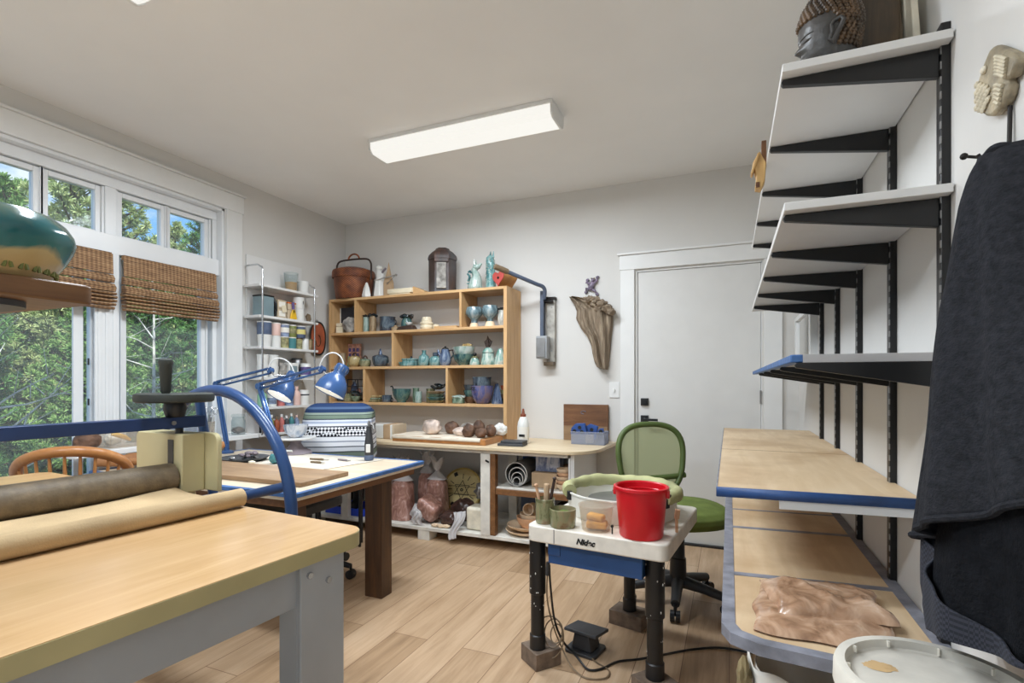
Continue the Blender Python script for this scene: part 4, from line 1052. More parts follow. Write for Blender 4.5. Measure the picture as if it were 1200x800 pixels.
# slop pail with a clay-smeared bag in it
px_, py_ = 0.20, 1.47
T = thing('bag_lined_pail', 'white pail with a crumpled white plastic liner under the lower counter', 'pail', (px_, py_, 0))
link('pail', MB().lathe([(0, 0), (0.12, 0), (0.145, 0.46), (0.15, 0.47), (0.15, 0.48), (0.138, 0.48), (0.115, 0.012), (0, 0.012)], (px_, py_, 0), 32), 'pan_white', root=T)
def liner(u, v):
    a = 2 * PI * u; r = 0.152 + 0.014 * math.sin(a * 7 + v * 3) * v + 0.01 * noise.noise(Vector((math.cos(a) * 2, math.sin(a) * 2, v * 4)))
    return Vector((px_ + math.cos(a) * r, py_ + math.sin(a) * r, 0.50 - 0.20 * v + 0.012 * math.sin(a * 5)))
link('liner', MB().grid(liner, 60, 14, closed_u=True), 'pan_white', root=T, ang=70, solid=0.002)
k = link('cloth_rag', MB().blob((px_ - 0.165, py_ - 0.03, 0.44), (0.018, 0.03, 0.055), 3, 0.4, 2.5, 4), 'rag_olive', root=T); k['label'] = 'dull olive rag over the rim'
# ------------------------------------------------------------------ slab roller
A5 = -rad(5)
SRL = 'slab roller with laminate bed, blue crank wheel and brown steel drum'
SR = thing('slab_roller', SRL, 'slab roller', (0, 0, 0), A5)
def SP(name, mb, m, root=None, **k): return link(name, mb, m, root=root or SR, M='local', **k)
bed = rrect(-2.62, -0.905, -0.75, 0.955, 0.055, 8)
SP('bed', MB().prism(bed, 0.806, 0.84, 'z'), 'roller_top', bev=0.0)
SP('edge_band', MB().prism(rrect(-2.6215, -0.9035, -0.7515, 0.9565, 0.056, 8), 0.805, 0.8385, 'z'), 'beige_edge')
SP('apron', MB().box(-0.965, -0.945, -0.62, 0.80, 0.705, 0.805).box(-2.56, -2.54, -0.62, 0.80, 0.705, 0.805).box(-2.54, -0.965, 0.80, 0.82, 0.73, 0.805).box(-2.54, -0.965, -0.64, -0.62, 0.73, 0.805), 'grey_enamel', bev=0.002)
for lx, sg in ((-0.930, 1), (-2.575, -1)):
    for ly in (0.775, -0.68):
        L_ = SP('leg', MB().box(min(lx, lx - sg * 0.012), max(lx, lx - sg * 0.012), ly, ly + 0.125, 0.0, 0.805).box(min(lx - sg * 0.012, lx - sg * 0.07), max(lx - sg * 0.012, lx - sg * 0.07), ly, ly + 0.012, 0.0, 0.80), 'grey_enamel', bev=0.0025)
        for yy, zz in ((ly + 0.022, 0.772), (ly + 0.075, 0.745)):
            SP('bolt', MB().cyl((lx, yy, zz), (lx + sg * 0.007, yy, zz), 0.0075, 6), 'chrome', root=L_)
# end housings hold the drum
for ly, s in ((0.96, 1), (-0.72, -1)):
    o = MB().prism([(-1.968, 0.842), (-1.70, 0.842), (-1.70, 1.032), (-1.955, 1.032), (-1.968, 1.02)], min(ly, ly + s * 0.075), max(ly, ly + s * 0.075), 'y')
    o.prism([(-1.74, 0.842)] + [(-1.634, 0.842)] + arc(-1.664, 1.002, 0.03, 0, 90, 6) + [(-1.74, 1.032)], min(ly + s * 0.0752, ly + s * 0.092), max(ly + s * 0.0752, ly + s * 0.092), 'y')
    hs = SP('end_housing', o, 'beige_enamel', bev=0.004)
    SP('slot', MB().box(-1.775, -1.745, min(ly - s * 0.002, ly), max(ly - s * 0.002, ly + 0.0), 0.90, 1.012), 'dark_grey_plastic', root=hs)
    SP('adjuster_screw', MB().cyl((-1.75, ly + s * 0.02, 1.03), (-1.75, ly + s * 0.02, 1.05), 0.012, 12), 'black_steel', root=hs)
SP('drum', MB().cyl((-1.75, -0.715, 0.892), (-1.75, 0.955, 0.892), 0.046, 40), 'roller_brown')
SP('top_bar', MB().box(-1.775, -1.728, -0.78, 1.055, 1.05, 1.086), 'blue_bar', bev=0.002)
SP('bar_bolt', MB().cyl((-1.728, 0.95, 1.068), (-1.722, 0.95, 1.068), 0.007, 8).cyl((-1.728, 0.52, 1.066), (-1.724, 0.52, 1.066), 0.004, 8), 'steel_dull')
hx, hy = -1.752, 0.968
hw = SP('hand_wheel', MB().lathe([(0, 1.134), (0.104, 1.134), (0.111, 1.138), (0.113, 1.149), (0.111, 1.16), (0.104, 1.164), (0.088, 1.162), (0.03, 1.156), (0, 1.156)], (hx, hy, 0), 48), 'rubber_green_black')
SP('hub', MB().lathe([(0, 1.086), (0.026, 1.086), (0.034, 1.112), (0.03, 1.134), (0, 1.134)], (hx, hy, 0), 20), 'black_plastic', root=hw)
SP('grip', MB().lathe([(0, 1.163), (0.01, 1.163), (0.014, 1.17), (0.018, 1.25), (0.021, 1.258), (0.019, 1.268), (0.01, 1.272), (0, 1.272)], (hx + 0.05, hy - 0.055, 0), 20), 'rubber_green_black', root=hw)
# big spoked crank wheel beyond the end
cw = (-1.80, 1.13, 0.768); R = 0.402
rim = MB().tube([(cw[0] + R * math.cos(2 * PI * i / 64), cw[1], cw[2] + R * math.sin(2 * PI * i / 64)) for i in range(64)], 0.0195, 14, closed=True)
CW = SP('crank_wheel', rim, 'blue_paint')
SP('hub', MB().cyl((cw[0], 1.01, cw[2]), (cw[0], 1.165, cw[2]), 0.034, 20), 'blue_paint', root=CW)
for k in range(4):
    a = rad(14 + 90 * k)
    SP('spoke', MB().cyl((cw[0] + 0.03 * math.cos(a), cw[1], cw[2] + 0.03 * math.sin(a)), (cw[0] + R * math.cos(a), cw[1], cw[2] + R * math.sin(a)), 0.016, 12), 'blue_paint', root=CW)
SP('bearing_block', MB().box(-1.86, -1.74, 0.957, 1.03, 0.72, 0.84), 'beige_enamel', bev=0.004)
# canvas: flat sheet out of the drum, rolled up along its end
M5 = Matrix.Rotation(A5, 4, 'Z')
T = thing('canvas_cloth', 'tan canvas sheet with its end rolled up across the slab roller bed', 'canvas', tuple(M5 @ Vector((-1.4, 0.3, 0.84))), A5)
T_inv = lambda mb: mb
def CL(mb):
    mb.v = [M5 @ p for p in mb.v]; return mb
def sheet(u, v):
    x = -1.71 + 0.325 * u; y = -0.66 + 1.585 * v
    z = 0.8445 + 0.03 * math.exp(-((u - 0.0) / 0.3) ** 2) * 0.3 + 0.006 * math.exp(-((u - 0.55) / 0.22) ** 2) + 0.02 * math.exp(-((v - 1.0) / 0.08) ** 2) * (1 - u) * 0.5 + 0.002 * noise.noise(Vector((u * 3, v * 9, 1)))
    return Vector((x, y + 0.02 * (1 - u) * v, z))
link('flat_sheet', CL(MB().grid(sheet, 24, 60)), 'canvas', root=T, ang=60, solid=0.0025)
roll = MB()
sp_ = []
N = 90
for i in range(N + 1):
    a = -PI / 2 + 2 * PI * 2.6 * i / N; r = 0.025 - 0.018 * i / N
    sp_.append((-1.388 + r * math.cos(a + PI), 0.8665 + r * math.sin(a)))
roll.prism([(p[0], p[1]) for p in arc(-1.388, 0.8665, 0.0255, 0, 350, 32)], -0.70, 0.95, 'y')
link('rolled_end', CL(roll), 'canvas', root=T)
sp_m = MB().tube([(p[0], 0.9505, p[1]) for p in sp_[10:]], 0.0018, 5)
k = link('roll_edge', CL(sp_m), 'canvas_pale', root=T); k['label'] = 'spiral edge of the rolled canvas'

# pale stand with the large bowl
sx, sy, sz = -1.18, 0.19, 1.347
T = thing('wooden_stand', 'brown wooden pedestal board carrying the big teal bowl', 'stand', (sx, sy, 0.84))
link('board', MB().prism(rrect(-1.52, -1.122, 0.0, 0.602, 0.02, 5), sz, sz + 0.036, 'z'), 'oak_stand', root=T, bev=0.004)
link('under_plate', MB().prism(rrect(-1.50, -1.165, 0.02, 0.535, 0.06, 6), sz - 0.012, sz - 0.0005, 'z'), 'slate', root=T)
link('post', MB().box(sx - 0.03, sx + 0.03, sy - 0.03, sy + 0.03, 0.86, sz - 0.012), 'oak_stand', root=T, bev=0.003)
link('foot', MB().box(sx - 0.12, sx + 0.08, sy - 0.1, sy + 0.1, 0.84, 0.86), 'oak_stand', root=T, bev=0.003)
bx_, by_ = -1.232, 0.470
prof = [(0, 0), (0.098, 0), (0.105, 0.010), (0.122, 0.036), (0.135, 0.062), (0.139, 0.076), (0.136, 0.09), (0.126, 0.106), (0.112, 0.117), (0.109, 0.115), (0.122, 0.102), (0.131, 0.076), (0.115, 0.036), (0.095, 0.012), (0, 0.010)]
T2 = thing('ceramic_bowl', 'large glossy teal and sand glazed bowl on the brown pedestal board', 'bowl', (bx_, by_, sz + 0.0365))
link('vessel', MB().lathe(prof, (bx_, by_, sz + 0.0365), 64), 'sea_bowl', root=T2)
k = MB()
for i in range(30):
    a = 2 * PI * i / 30
    k.tube([(bx_ + 0.1095 * math.cos(a + q), by_ + 0.1095 * math.sin(a + q), sz + 0.0365 + 0.014 + dz) for q, dz in ((-0.05, -0.003), (-0.025, 0.007), (0.0, 0.009), (0.03, 0.005), (0.05, -0.003))], 0.0032, 5)
q = link('stamped_band', k, 'olive_green', root=T2); q['label'] = 'row of stamped olive motifs above the foot'

# ------------------------------------------------------------------ oak chair behind the roller
cx, cy = -2.84, 1.44
T = thing('spindle_chair', 'oak spindle-back swivel chair with a bowed arm rail behind the slab roller', 'chair', (cx, cy, 0))
seat = [(0.205 * math.cos(a) * (1.0 if math.sin(a) < 0 else 1.05), 0.195 * math.sin(a)) for a in [2 * PI * i / 32 for i in range(32)]]
link('seat', MB().prism([(cx + p[0], cy + p[1]) for p in seat], 0.44, 0.475, 'z'), 'oak_chair', root=T, bev=0.008)
bow = []
for i in range(25):
    a = PI + PI * i / 24 + rad(52)
    bow.append((cx + 0.205 * math.cos(a), cy + 0.205 * math.sin(a), 0.74 + 0.155 * (math.sin(i / 24 * PI) ** 0.7)))
link('bow_rail', MB().tube([(p[0], p[1], p[2]) for p in bow], [0.016] + [0.024] * 23 + [0.016], 10), 'oak_chair', root=T)
for i in range(2, 23, 2):
    p = Vector(bow[i]); q = Vector((cx + (p.x - cx) * 0.82, cy + (p.y - cy) * 0.82, 0.474))
    link('spindle', MB().tube([q, q.lerp(p, 0.35), q.lerp(p, 0.7), p - Vector((0, 0, 0.015))], [0.008, 0.011, 0.008, 0.006], 8), 'oak_chair', root=T)
link('swivel_post', MB().cyl((cx, cy, 0.14), (cx, cy, 0.44), 0.028, 16), 'oak_chair', root=T)
for k in range(4):
    a = rad(-38 + 90 * k); e = (cx + 0.25 * math.cos(a), cy + 0.25 * math.sin(a))
    L_ = link('leg', MB().tube([(cx, cy, 0.17), (cx + 0.15 * math.cos(a), cy + 0.15 * math.sin(a), 0.13), (e[0], e[1], 0.075)], [0.032, 0.026, 0.02], 8), 'oak_chair', root=T)
    sub('caster', MB().cyl((e[0] - 0.012 * math.sin(a), e[1] + 0.012 * math.cos(a), 0.0255), (e[0] + 0.012 * math.sin(a), e[1] - 0.012 * math.cos(a), 0.0255), 0.025, 16).cyl((e[0], e[1], 0.03), (e[0], e[1], 0.085), 0.008, 8), 'black_plastic', L_)

# ------------------------------------------------------------------ work table
TX0, TX1, TY0, TY1, TZ = -3.17, -1.70, 1.66, 2.67, 0.72
WTB = thing('work_table', 'pale topped work table with blue taped edges and brown wooden legs', 'table', (-2.42, 2.17, 0))
poly = rrect(TX0, TX1, TY0, TY1, 0.02, 4)
link('tabletop', MB().prism(poly, TZ - 0.03, TZ, 'z'), 'table_ply', root=WTB)
link('edge_tape', rimstrip(poly + poly[:1], TZ - 0.016, TZ + 0.0012, 0.024), 'tape_blue', root=WTB)
link('apron', MB().box(TX0 + 0.06, TX1 - 0.062, TY0 + 0.04, TY0 + 0.06, TZ - 0.075, TZ - 0.03).box(TX0 + 0.06, TX1 - 0.062, TY1 - 0.06, TY1 - 0.04, TZ - 0.075, TZ - 0.03).box(TX1 - 0.075, TX1 - 0.05, TY0 + 0.04, TY1 - 0.04, TZ - 0.075, TZ - 0.03).box(TX0 + 0.05, TX0 + 0.075, TY0 + 0.04, TY1 - 0.04, TZ - 0.075, TZ - 0.03), 'apron_brown', root=WTB, bev=0.002)
for x, y in ((TX1 - 0.068, 2.34), (TX1 - 0.068, 1.72), (TX0 + 0.068, 2.34), (TX0 + 0.068, 1.72)):
    s_ = 1 if x > -2.4 else -1
    xa, xb = (x - 0.115, x) if s_ > 0 else (x, x + 0.115)
    dm = 0.092 if y > 2 else 0.06
    if y < 2: xa, xb = (x - 0.05, x + 0.01) if s_ > 0 else (x, x + 0.06)
    link('leg', MB().box(xa, xb, y, y + dm, 0, TZ - 0.0301), 'leg_walnut', root=WTB, bev=0.002)

# black task chair tucked under it
cx, cy = -2.42, 2.46
T = thing('office_chair', 'black office chair with a grey mesh seat pushed under the work table', 'chair', (cx, cy, 0))
link('seat', MB().prism(rrect(cx - 0.27, cx + 0.2, cy - 0.36, cy + 0.14, 0.09, 6), 0.43, 0.49, 'z'), 'dark_grey_plastic', root=T, bev=0.015)
link('gas_post', MB().cyl((cx, cy, 0.09), (cx, cy, 0.43), 0.028, 16), 'black_plastic', root=T)
for k in range(5):
    a = rad(11 + 72 * k); e = Vector((cx + 0.295 * math.cos(a), cy + 0.295 * math.sin(a), 0.075))
    L_ = link('leg', MB().tube([(cx, cy, 0.115), (cx + 0.15 * math.cos(a), cy + 0.15 * math.sin(a), 0.10), e], [0.032, 0.022, 0.016], 8), 'black_plastic', root=T)
    t_ = Vector((-math.sin(a), math.cos(a), 0))
    sub('caster', MB().cyl(e + t_ * 0.02 - Vector((0, 0, 0.048)), e - t_ * 0.02 - Vector((0, 0, 0.048)), 0.027, 16).cyl(e - Vector((0, 0, 0.03)), e + Vector((0, 0, 0.01)), 0.008, 8), 'black_plastic', L_)
# ------------------------------------------------------------------ things on the work table
def desk_lamp(base, elbow, tip, head, axis, rr, label, shade_mat='lamp_blue'):
    """swing-arm lamp: clamp, lower arm, upper arm pair, domed shade opening along axis"""
    base, elbow, tip, head, axis = map(Vector, (base, elbow, tip, head, axis)); axis.normalize()
    T = thing('desk_lamp', label, 'lamp', tuple(base))
    link('base', MB().lathe([(0, 0), (0.045, 0), (0.045, 0.012), (0.016, 0.02), (0.014, 0.06), (0, 0.06)], tuple(base), 20), 'lamp_blue', root=T)
    sd = Vector((0.0, 0.010, 0))
    lo = base + Vector((0, 0, 0.055))
    link('lower_arm', MB().cyl(lo + sd, elbow + sd, 0.0085, 8).cyl(lo - sd, elbow - sd, 0.0085, 8), 'lamp_blue', root=T)
    up = Vector((0, 0, 0.016))
    link('upper_arm', MB().cyl(elbow + up, tip + up, 0.009, 8).cyl(elbow - up, tip - up, 0.007, 8), 'lamp_blue', root=T)
    d = (tip - elbow).normalized()
    pts = [elbow + d * 0.03 + Vector((0, -0.014, -0.004)) + d * (0.2 * i / 40) + Vector((0, 0.005 * math.cos(i * 1.9), 0.005 * math.sin(i * 1.9))) for i in range(41)]
    link('spring', MB().tube(pts, 0.0016, 4), 'chrome', root=T)
    link('joint', MB().cyl(elbow - sd * 1.6, elbow + sd * 1.6, 0.02, 14).cyl(tip - sd * 1.5, tip + sd * 1.5, 0.018, 14), 'lamp_blue', root=T)
    q = Vector((0, 0, 1)).rotation_difference(-axis).to_matrix().to_4x4()
    # shade profile runs from the rim (0) up to the neck along -axis
    pr = [(rr, 0), (rr * 0.99, 0.012), (rr * 0.93, 0.05), (rr * 0.76, 0.085), (rr * 0.50, 0.112), (rr * 0.40, 0.122), (rr * 0.42, 0.135), (rr * 0.44, 0.17), (rr * 0.40, 0.182), (0, 0.184)]
    inn = [(0, 0.105), (rr * 0.46, 0.105), (rr * 0.72, 0.082), (rr * 0.90, 0.048), (rr * 0.97, 0.004), (rr, 0)]
    S_ = link('shade', MB().lathe(inn + pr[1:], tuple(head), 40, q), 'lamp_blue', root=T, ang=50)
    k = sub('reflector', MB().lathe([(0, 0.1045), (rr * 0.45, 0.1045), (rr * 0.715, 0.081), (rr * 0.893, 0.047), (rr * 0.962, 0.004)], tuple(head), 40, q), 'ceramic_white', S_)
    k = sub('bulb', MB().lathe([(0, 0.012), (0.02, 0.016), (0.031, 0.036), (0.026, 0.06), (0.014, 0.08), (0.013, 0.104), (0, 0.104)], tuple(head), 18, q), 'bulb_glow', S_); k['label'] = 'glowing white bulb'
    vn = MB()
    for i in range(10):
        a = 2 * PI * i / 10
        p = Vector((rr * 0.445 * math.cos(a), rr * 0.445 * math.sin(a), 0)); u = q @ (p + Vector((0, 0, 0.140))); w_ = q @ (p + Vector((0, 0, 0.166)))
        vn.cyl(head + u, head + w_, 0.0028, 5)
    sub('vents', vn, 'navy_plain', S_)
    nk = head + (q @ Vector((0, 0, 0.16)))
    link('shade_bracket', MB().tube([tip, tip + Vector((0.03, 0, -0.03)), nk], 0.006, 8), 'chrome', root=T)
    top = head + (q @ Vector((0, 0, 0.183)))
    link('cord', MB().tube(bez(top, top + Vector((-0.01, 0, 0.1)), tip + Vector((0.01, -0.01, 0.13)), tip + Vector((-0.01, -0.012, 0.0)), 16), 0.004, 6), 'trim_white', root=T)
    L = bpy.data.lights.new('bulb_lamp', 'SPOT'); L.energy = 4; L.spot_size = rad(120); L.spot_blend = 0.6; L.shadow_soft_size = 0.03; L.color = (1, 0.97, 0.92)
    o = bpy.data.objects.new('bulb_lamp', L); COL.objects.link(o); o.location = head + axis * 0.006
    o.rotation_euler = axis.to_track_quat('-Z', 'Y').to_euler()
desk_lamp((-3.12, 2.45, 0.7215), (-3.216, 2.45, 1.184), (-2.72, 2.45, 1.272), (-2.625, 2.43, 1.105), (-0.10, -0.55, -0.83), 0.08, 'blue swing-arm desk lamp with its elbow by the window casing')
desk_lamp((-2.55, 2.35, 0.7248), (-2.704, 2.35, 1.172), (-2.20, 2.35, 1.272), (-2.135, 2.335, 1.135), (-0.22, -0.42, -0.88), 0.09, 'blue swing-arm desk lamp hanging in front of the pine shelves')

solo('wooden_board', MB().prism(rrect(-2.86, -1.79, 1.78, 2.10, 0.006, 2), 0.7215, 0.742, 'z'), 'board_brown', 'flat brown wooden board lying at the near edge of work table', 'board', (-2.3, 1.94, 0.7215), bev=0.002)
solo('canvas_mat', MB().prism([(-2.95, 2.13), (-2.05, 2.13), (-1.95, 2.6), (-2.9, 2.62)], 0.7215, 0.724, 'z'), 'mat_pale', 'pale cloth work mat spread on the work table', 'mat', (-2.4, 2.35, 0.7215))
# rotary tool standing up
bx, by = -2.012, 2.539
T = thing('rotary_tool', 'black and grey rotary tool standing upright near the work table corner', 'tool', (bx, by, 0.7245))
link('body', MB().lathe([(0, 0.725), (0.024, 0.725), (0.026, 0.73), (0.027, 0.82), (0.022, 0.86), (0.016, 0.91), (0.014, 0.93), (0, 0.93)], (bx, by, 0), 20), 'dark_grey_plastic', root=T)
link('collar', MB().lathe([(0.0265, 0.727), (0.028, 0.73), (0.028, 0.755), (0.0265, 0.757)], (bx, by, 0), 20), 'navy_plain', root=T)
link('badge', MB().cbox((bx + 0.012, by - 0.0235, 0.80), (0.026, 0.008, 0.05), (0, 0, 0.46)), 'trim_white', root=T, bev=0.003)
link('chuck', MB().lathe([(0, 0.93), (0.009, 0.93), (0.010, 0.95), (0.004, 0.965), (0, 0.966)], (bx, by, 0), 12).tube([(bx, by, 0.945), (bx + 0.03, by, 0.94), (bx + 0.038, by, 0.91)], 0.006, 6), 'steel_dull', root=T)
for i, (x, y, L_, a, lb) in enumerate(((-2.29, 2.42, 0.13, 0.1, 'longest thin brown tool lying behind the shorter one on the mat'), (-2.13, 2.455, 0.10, -0.12, 'grey modelling tool lying nearest the rotary tool'), (-2.21, 2.325, 0.10, 0.05, 'short brown modelling tool lying in front of the others'))):
    c_, s_ = math.cos(a) * L_ / 2, math.sin(a) * L_ / 2
    T = thing('modelling_tool', lb, 'tool', (x, y, 0.7245), 0, 'modelling tools on the mat')
    link('handle', MB().tube([(x - c_, y - s_, 0.731), (x + c_ * 0.3, y + s_ * 0.3, 0.732), (x + c_ * 0.5, y + s_ * 0.5, 0.731)], [0.005, 0.0065, 0.005], 8), 'brass_brown' if i != 1 else 'dust_grey', root=T)
    link('blade', MB().cbox((x + c_ * 0.78, y + s_ * 0.78, 0.731), (L_ * 0.26, 0.010, 0.003), (0, 0, a)), 'steel_dull', root=T)

# kitchen scale and bowl
x, y = -2.66, 2.60
T = thing('kitchen_scale', 'grey kitchen scale with a round white platform carrying a small bowl', 'scale', (x, y, 0.7205))
link('base', MB().lathe([(0, 0.721), (0.10, 0.721), (0.105, 0.728), (0.09, 0.745), (0.05, 0.765), (0.034, 0.79), (0.034, 0.812), (0.05, 0.818), (0, 0.818)], (x, y, 0), 32), 'dust_grey', root=T)
link('dial', MB().cbox((x + 0.02, y - 0.082, 0.748), (0.06, 0.012, 0.022), (0.9, 0, 0.2)), 'ceramic_white', root=T, bev=0.002)
link('platform', MB().lathe([(0, 0.818), (0.12, 0.82), (0.128, 0.826), (0.128, 0.832), (0.12, 0.83), (0, 0.829)], (x, y, 0), 36), 'trim_white', root=T)
def simple_bowl(name, x, y, z, r, h, m, label, group=None, foot=0.5, cat='bowl', seg=32, wob=0.0):
    pr = [(0, 0), (r * foot, 0), (r * foot * 1.02, h * 0.06), (r * (foot + (1 - foot) * 0.62), h * 0.34), (r * 0.94, h * 0.7), (r, h), (r * 0.95, h), (r * 0.87, h * 0.68), (r * (foot + (1 - foot) * 0.5), h * 0.34), (r * foot * 0.8, h * 0.12), (0, h * 0.1)]
    return solo(name, MB().lathe(pr, (x, y, z), seg, wob=wob), m, label, cat, (x, y, z), 0, group)
simple_bowl('ceramic_bowl', x, y, 0.8325, 0.078, 0.082, 'gl_bluewhite', 'small blue and white bowl sitting on the kitchen scale')
# tray of steel tools
x, y = -2.70, 2.24
T = thing('tool_tray', 'shallow dark dish of small metal offcuts on the work table', 'dish', (x, y, 0.7245))
link('dish', MB().lathe([(0, 0.725), (0.10, 0.725), (0.135, 0.742), (0.137, 0.747), (0.13, 0.745), (0.098, 0.731), (0, 0.731)], (x, y, 0), 36), 'slate', root=T)
rng = random.Random(3)
for i in range(10):
    a = rng.uniform(0, 2 * PI); r = rng.uniform(0.01, 0.08); p = (x + r * math.cos(a), y + r * math.sin(a), 0.747 + 0.012 * (i % 3))
    solo('metal_offcut', MB().blob(p, (rng.uniform(.014, .03), rng.uniform(.01, .02), rng.uniform(.008, .014)), 2, 0.35, 2, i), 'dust_grey' if i % 3 else 'steel_dull', 'grey metal offcut heaped in the shallow dark dish', 'offcut', p, 0, 'offcuts in the dish')
solo('river_pebble', MB().blob((-2.55, 2.165, 0.7345), (0.026, 0.015, 0.0095), 2, 0.1), 'bone_white', 'pale pebble lying in front of the shallow dark dish', 'pebble', (-2.55, 2.165, 0.725))
solo('sponge', MB().blob((-2.43, 2.225, 0.754), (0.042, 0.03, 0.03), 3, 0.25, 3, 2, flat=-0.029), 'teal_plain', 'teal sponge on the work table beside the blue crank wheel', 'sponge', (-2.43, 2.225, 0.7245))

# striped blanket over a stand behind the table
MB_ = Matrix.Translation((-2.538, 2.835, 0)) @ Matrix.Rotation(rad(32), 4, 'Z')
def BT(mb): mb.v = [MB_ @ p for p in mb.v]; return mb
CR = thing('side_stand', 'slim steel-legged stand hidden underneath the striped blanket', 'stand', tuple(MB_ @ Vector((0, 0.16, 0))))
link('top', BT(MB().box(-0.17, 0.17, 0.11, 0.25, 0.83, 0.87)), 'board_brown', root=CR, bev=0.003)
for x_, y_ in ((-0.15, 0.13), (0.15, 0.13), (-0.15, 0.23), (0.15, 0.23)): link('leg', BT(MB().cyl((x_, y_, 0), (x_, y_, 0.8299), 0.01, 10)), 'black_steel', root=CR)
HW, DB, BZ0, BZ1 = 0.235, 0.31, 0.62, 1.035
def drape(u, v):
    x = -HW + 2 * HW * u; e = abs(u - 0.5) * 2
    if v < 0.55:
        t = v / 0.55; y = 0.07 * t ** 2 + 0.012 * math.sin(u * 9 + 1) * (1 - v); z = BZ0 + (BZ1 - 0.085 - BZ0) * t
    else:
        t = (v - 0.55) / 0.45; y = 0.07 + (DB - 0.07) * t; z = BZ1 - 0.085 + 0.085 * math.sin(min(1, t * 1.7) * PI / 2) - 0.015 * max(0, t - .6)
    z -= (max(0, e - 0.62) / 0.38) ** 2 * 0.045 * (1 if v > 0.3 else 0.3) * (1.4 if u > 0.5 else 0.8)
    y += (max(0, e - 0.8) / 0.2) ** 2 * 0.03
    z += 0.005 * noise.noise(Vector((u * 5, v * 8, 2)))
    return Vector((x, y, z))
TB = thing('striped_blanket', 'folded blue grey and white striped blanket draped in a heap behind the work table', 'blanket', tuple(MB_ @ Vector((0, 0.15, 0.53))), rad(32))
link('front_drape', BT(MB().grid(drape, 40, 50)), 'serape', root=TB, ang=80, solid=0.016)
for sg in (0, 1):
    sd_ = MB().grid(lambda u, v: Vector(((HW - 0.004 + 0.016 * (1 - v)) * (1 if sg else -1), drape(sg, 0.55 + 0.45 * u).y, 0.64 + (drape(sg, 0.55 + 0.45 * u).z - 0.64) * v)), 20, 20)
    link('side_drape', BT(sd_), 'serape', root=TB, ang=80, solid=0.012)

# ------------------------------------------------------------------ things along the window ledge
ZL = 0.8205
x, y = -3.27, 2.66
T = thing('glass_jar', 'clear lidded glass jar with brown bits on the window ledge by the casing', 'jar', (x, y, ZL))
link('jar', MB().lathe([(0, 0), (0.044, 0), (0.046, 0.006), (0.046, 0.10), (0.040, 0.112), (0.040, 0.125), (0.037, 0.125), (0.037, 0.11), (0.043, 0.098), (0.043, 0.008), (0, 0.006)], (x, y, ZL), 28), 'clear_glass', root=T)
link('contents', MB().blob((x, y, ZL + 0.03), (0.04, 0.04, 0.024), 3, 0.25, 5, 1), 'rock_brown', root=T)
link('lid', MB().lathe([(0, 0.126), (0.044, 0.126), (0.045, 0.13), (0.045, 0.143), (0.041, 0.146), (0, 0.146)], (x, y, ZL), 28), 'clear_glass', root=T)
x, y = -3.28, 2.42
T = thing('tool_crock', 'clear pot crammed with wire loops and white handled tools on the ledge', 'pot', (x, y, ZL))
link('pot', MB().lathe([(0, 0), (0.05, 0), (0.054, 0.11), (0.051, 0.11), (0.047, 0.006), (0, 0.006)], (x, y, ZL), 28), 'clear_tub', root=T)
rng = random.Random(5)
for i in range(9):
    a = 2 * PI * i / 9; t_ = Vector((x + 0.062 * math.cos(a), y + 0.062 * math.sin(a), ZL + rng.uniform(0.15, 0.21))); b_ = Vector((x + 0.02 * math.cos(a), y + 0.02 * math.sin(a), ZL + 0.012))
    T2 = thing('loop_tool', 'wire loop trimming tool standing in the clear pot', 'tool', tuple(b_), 0, 'tools in the clear pot')
    link('handle', MB().cyl(b_, b_.lerp(t_, 0.72), 0.005, 8), 'ceramic_white' if i % 3 else 'steel_dull', root=T2)
    c_ = b_.lerp(t_, 0.9); d = (t_ - b_).normalized(); n_ = d.orthogonal().normalized()
    link('loop', MB().tube([c_ + d * 0.022 * math.cos(q) + n_ * 0.013 * math.sin(q) for q in [2 * PI * j / 14 for j in range(14)]], 0.0018, 5, closed=True), 'chrome', root=T2)
solo('plastic_box', MB().prism(rrect(-3.38, -3.22, 2.16, 2.34, 0.01, 3), ZL, ZL + 0.085, 'z'), 'bin_plastic', 'low translucent box on the ledge under the hand wheel', 'box', (-3.3, 2.21, ZL), bev=0.004)
solo('paper_stack', MB().prism(rrect(-3.38, -3.2, 2.03, 2.14, 0.004, 2), ZL, ZL + 0.05, 'z').prism(rrect(-3.37, -3.21, 2.04, 2.13, 0.02, 2), ZL + 0.0505, ZL + 0.066, 'z'), 'paper_white', 'white stack of paper on the window ledge against the middle post', 'papers', (-3.29, 2.08, ZL))
solo('brown_boulder', MB().blob((-3.27, 1.71, ZL + 0.05), (0.055, 0.066, 0.05), 4, 0.09, 3, 4, flat=-0.048), 'rock_brown', 'round dark brown boulder on the window ledge behind the oak chair', 'rock', (-3.27, 1.71, ZL))
T = thing('plastic_tub', 'open clear tub holding a yellow sponge and bags on the ledge', 'tub', (-3.30, 1.875, ZL))
link('tub', MB().box(-3.37, -3.24, 1.810, 1.813, ZL, ZL + 0.09).box(-3.37, -3.24, 1.952, 1.955, ZL, ZL + 0.09).box(-3.373, -3.37, 1.810, 1.955, ZL, ZL + 0.09).box(-3.24, -3.237, 1.810, 1.955, ZL, ZL + 0.09).box(-3.37, -3.24, 1.810, 1.955, ZL, ZL + 0.003), 'clear_tub', root=T)
solo('yellow_sponge', MB().tube([(-3.268, 1.830, ZL + 0.078), (-3.266, 1.865, ZL + 0.07), (-3.266, 1.900, ZL + 0.055), (-3.268, 1.930, ZL + 0.035)], [0.008, 0.014, 0.014, 0.008], 10), 'yellow_paint', 'bright yellow curved sponge lying in the clear tub', 'sponge', (-3.25, 1.875, ZL + 0.02))
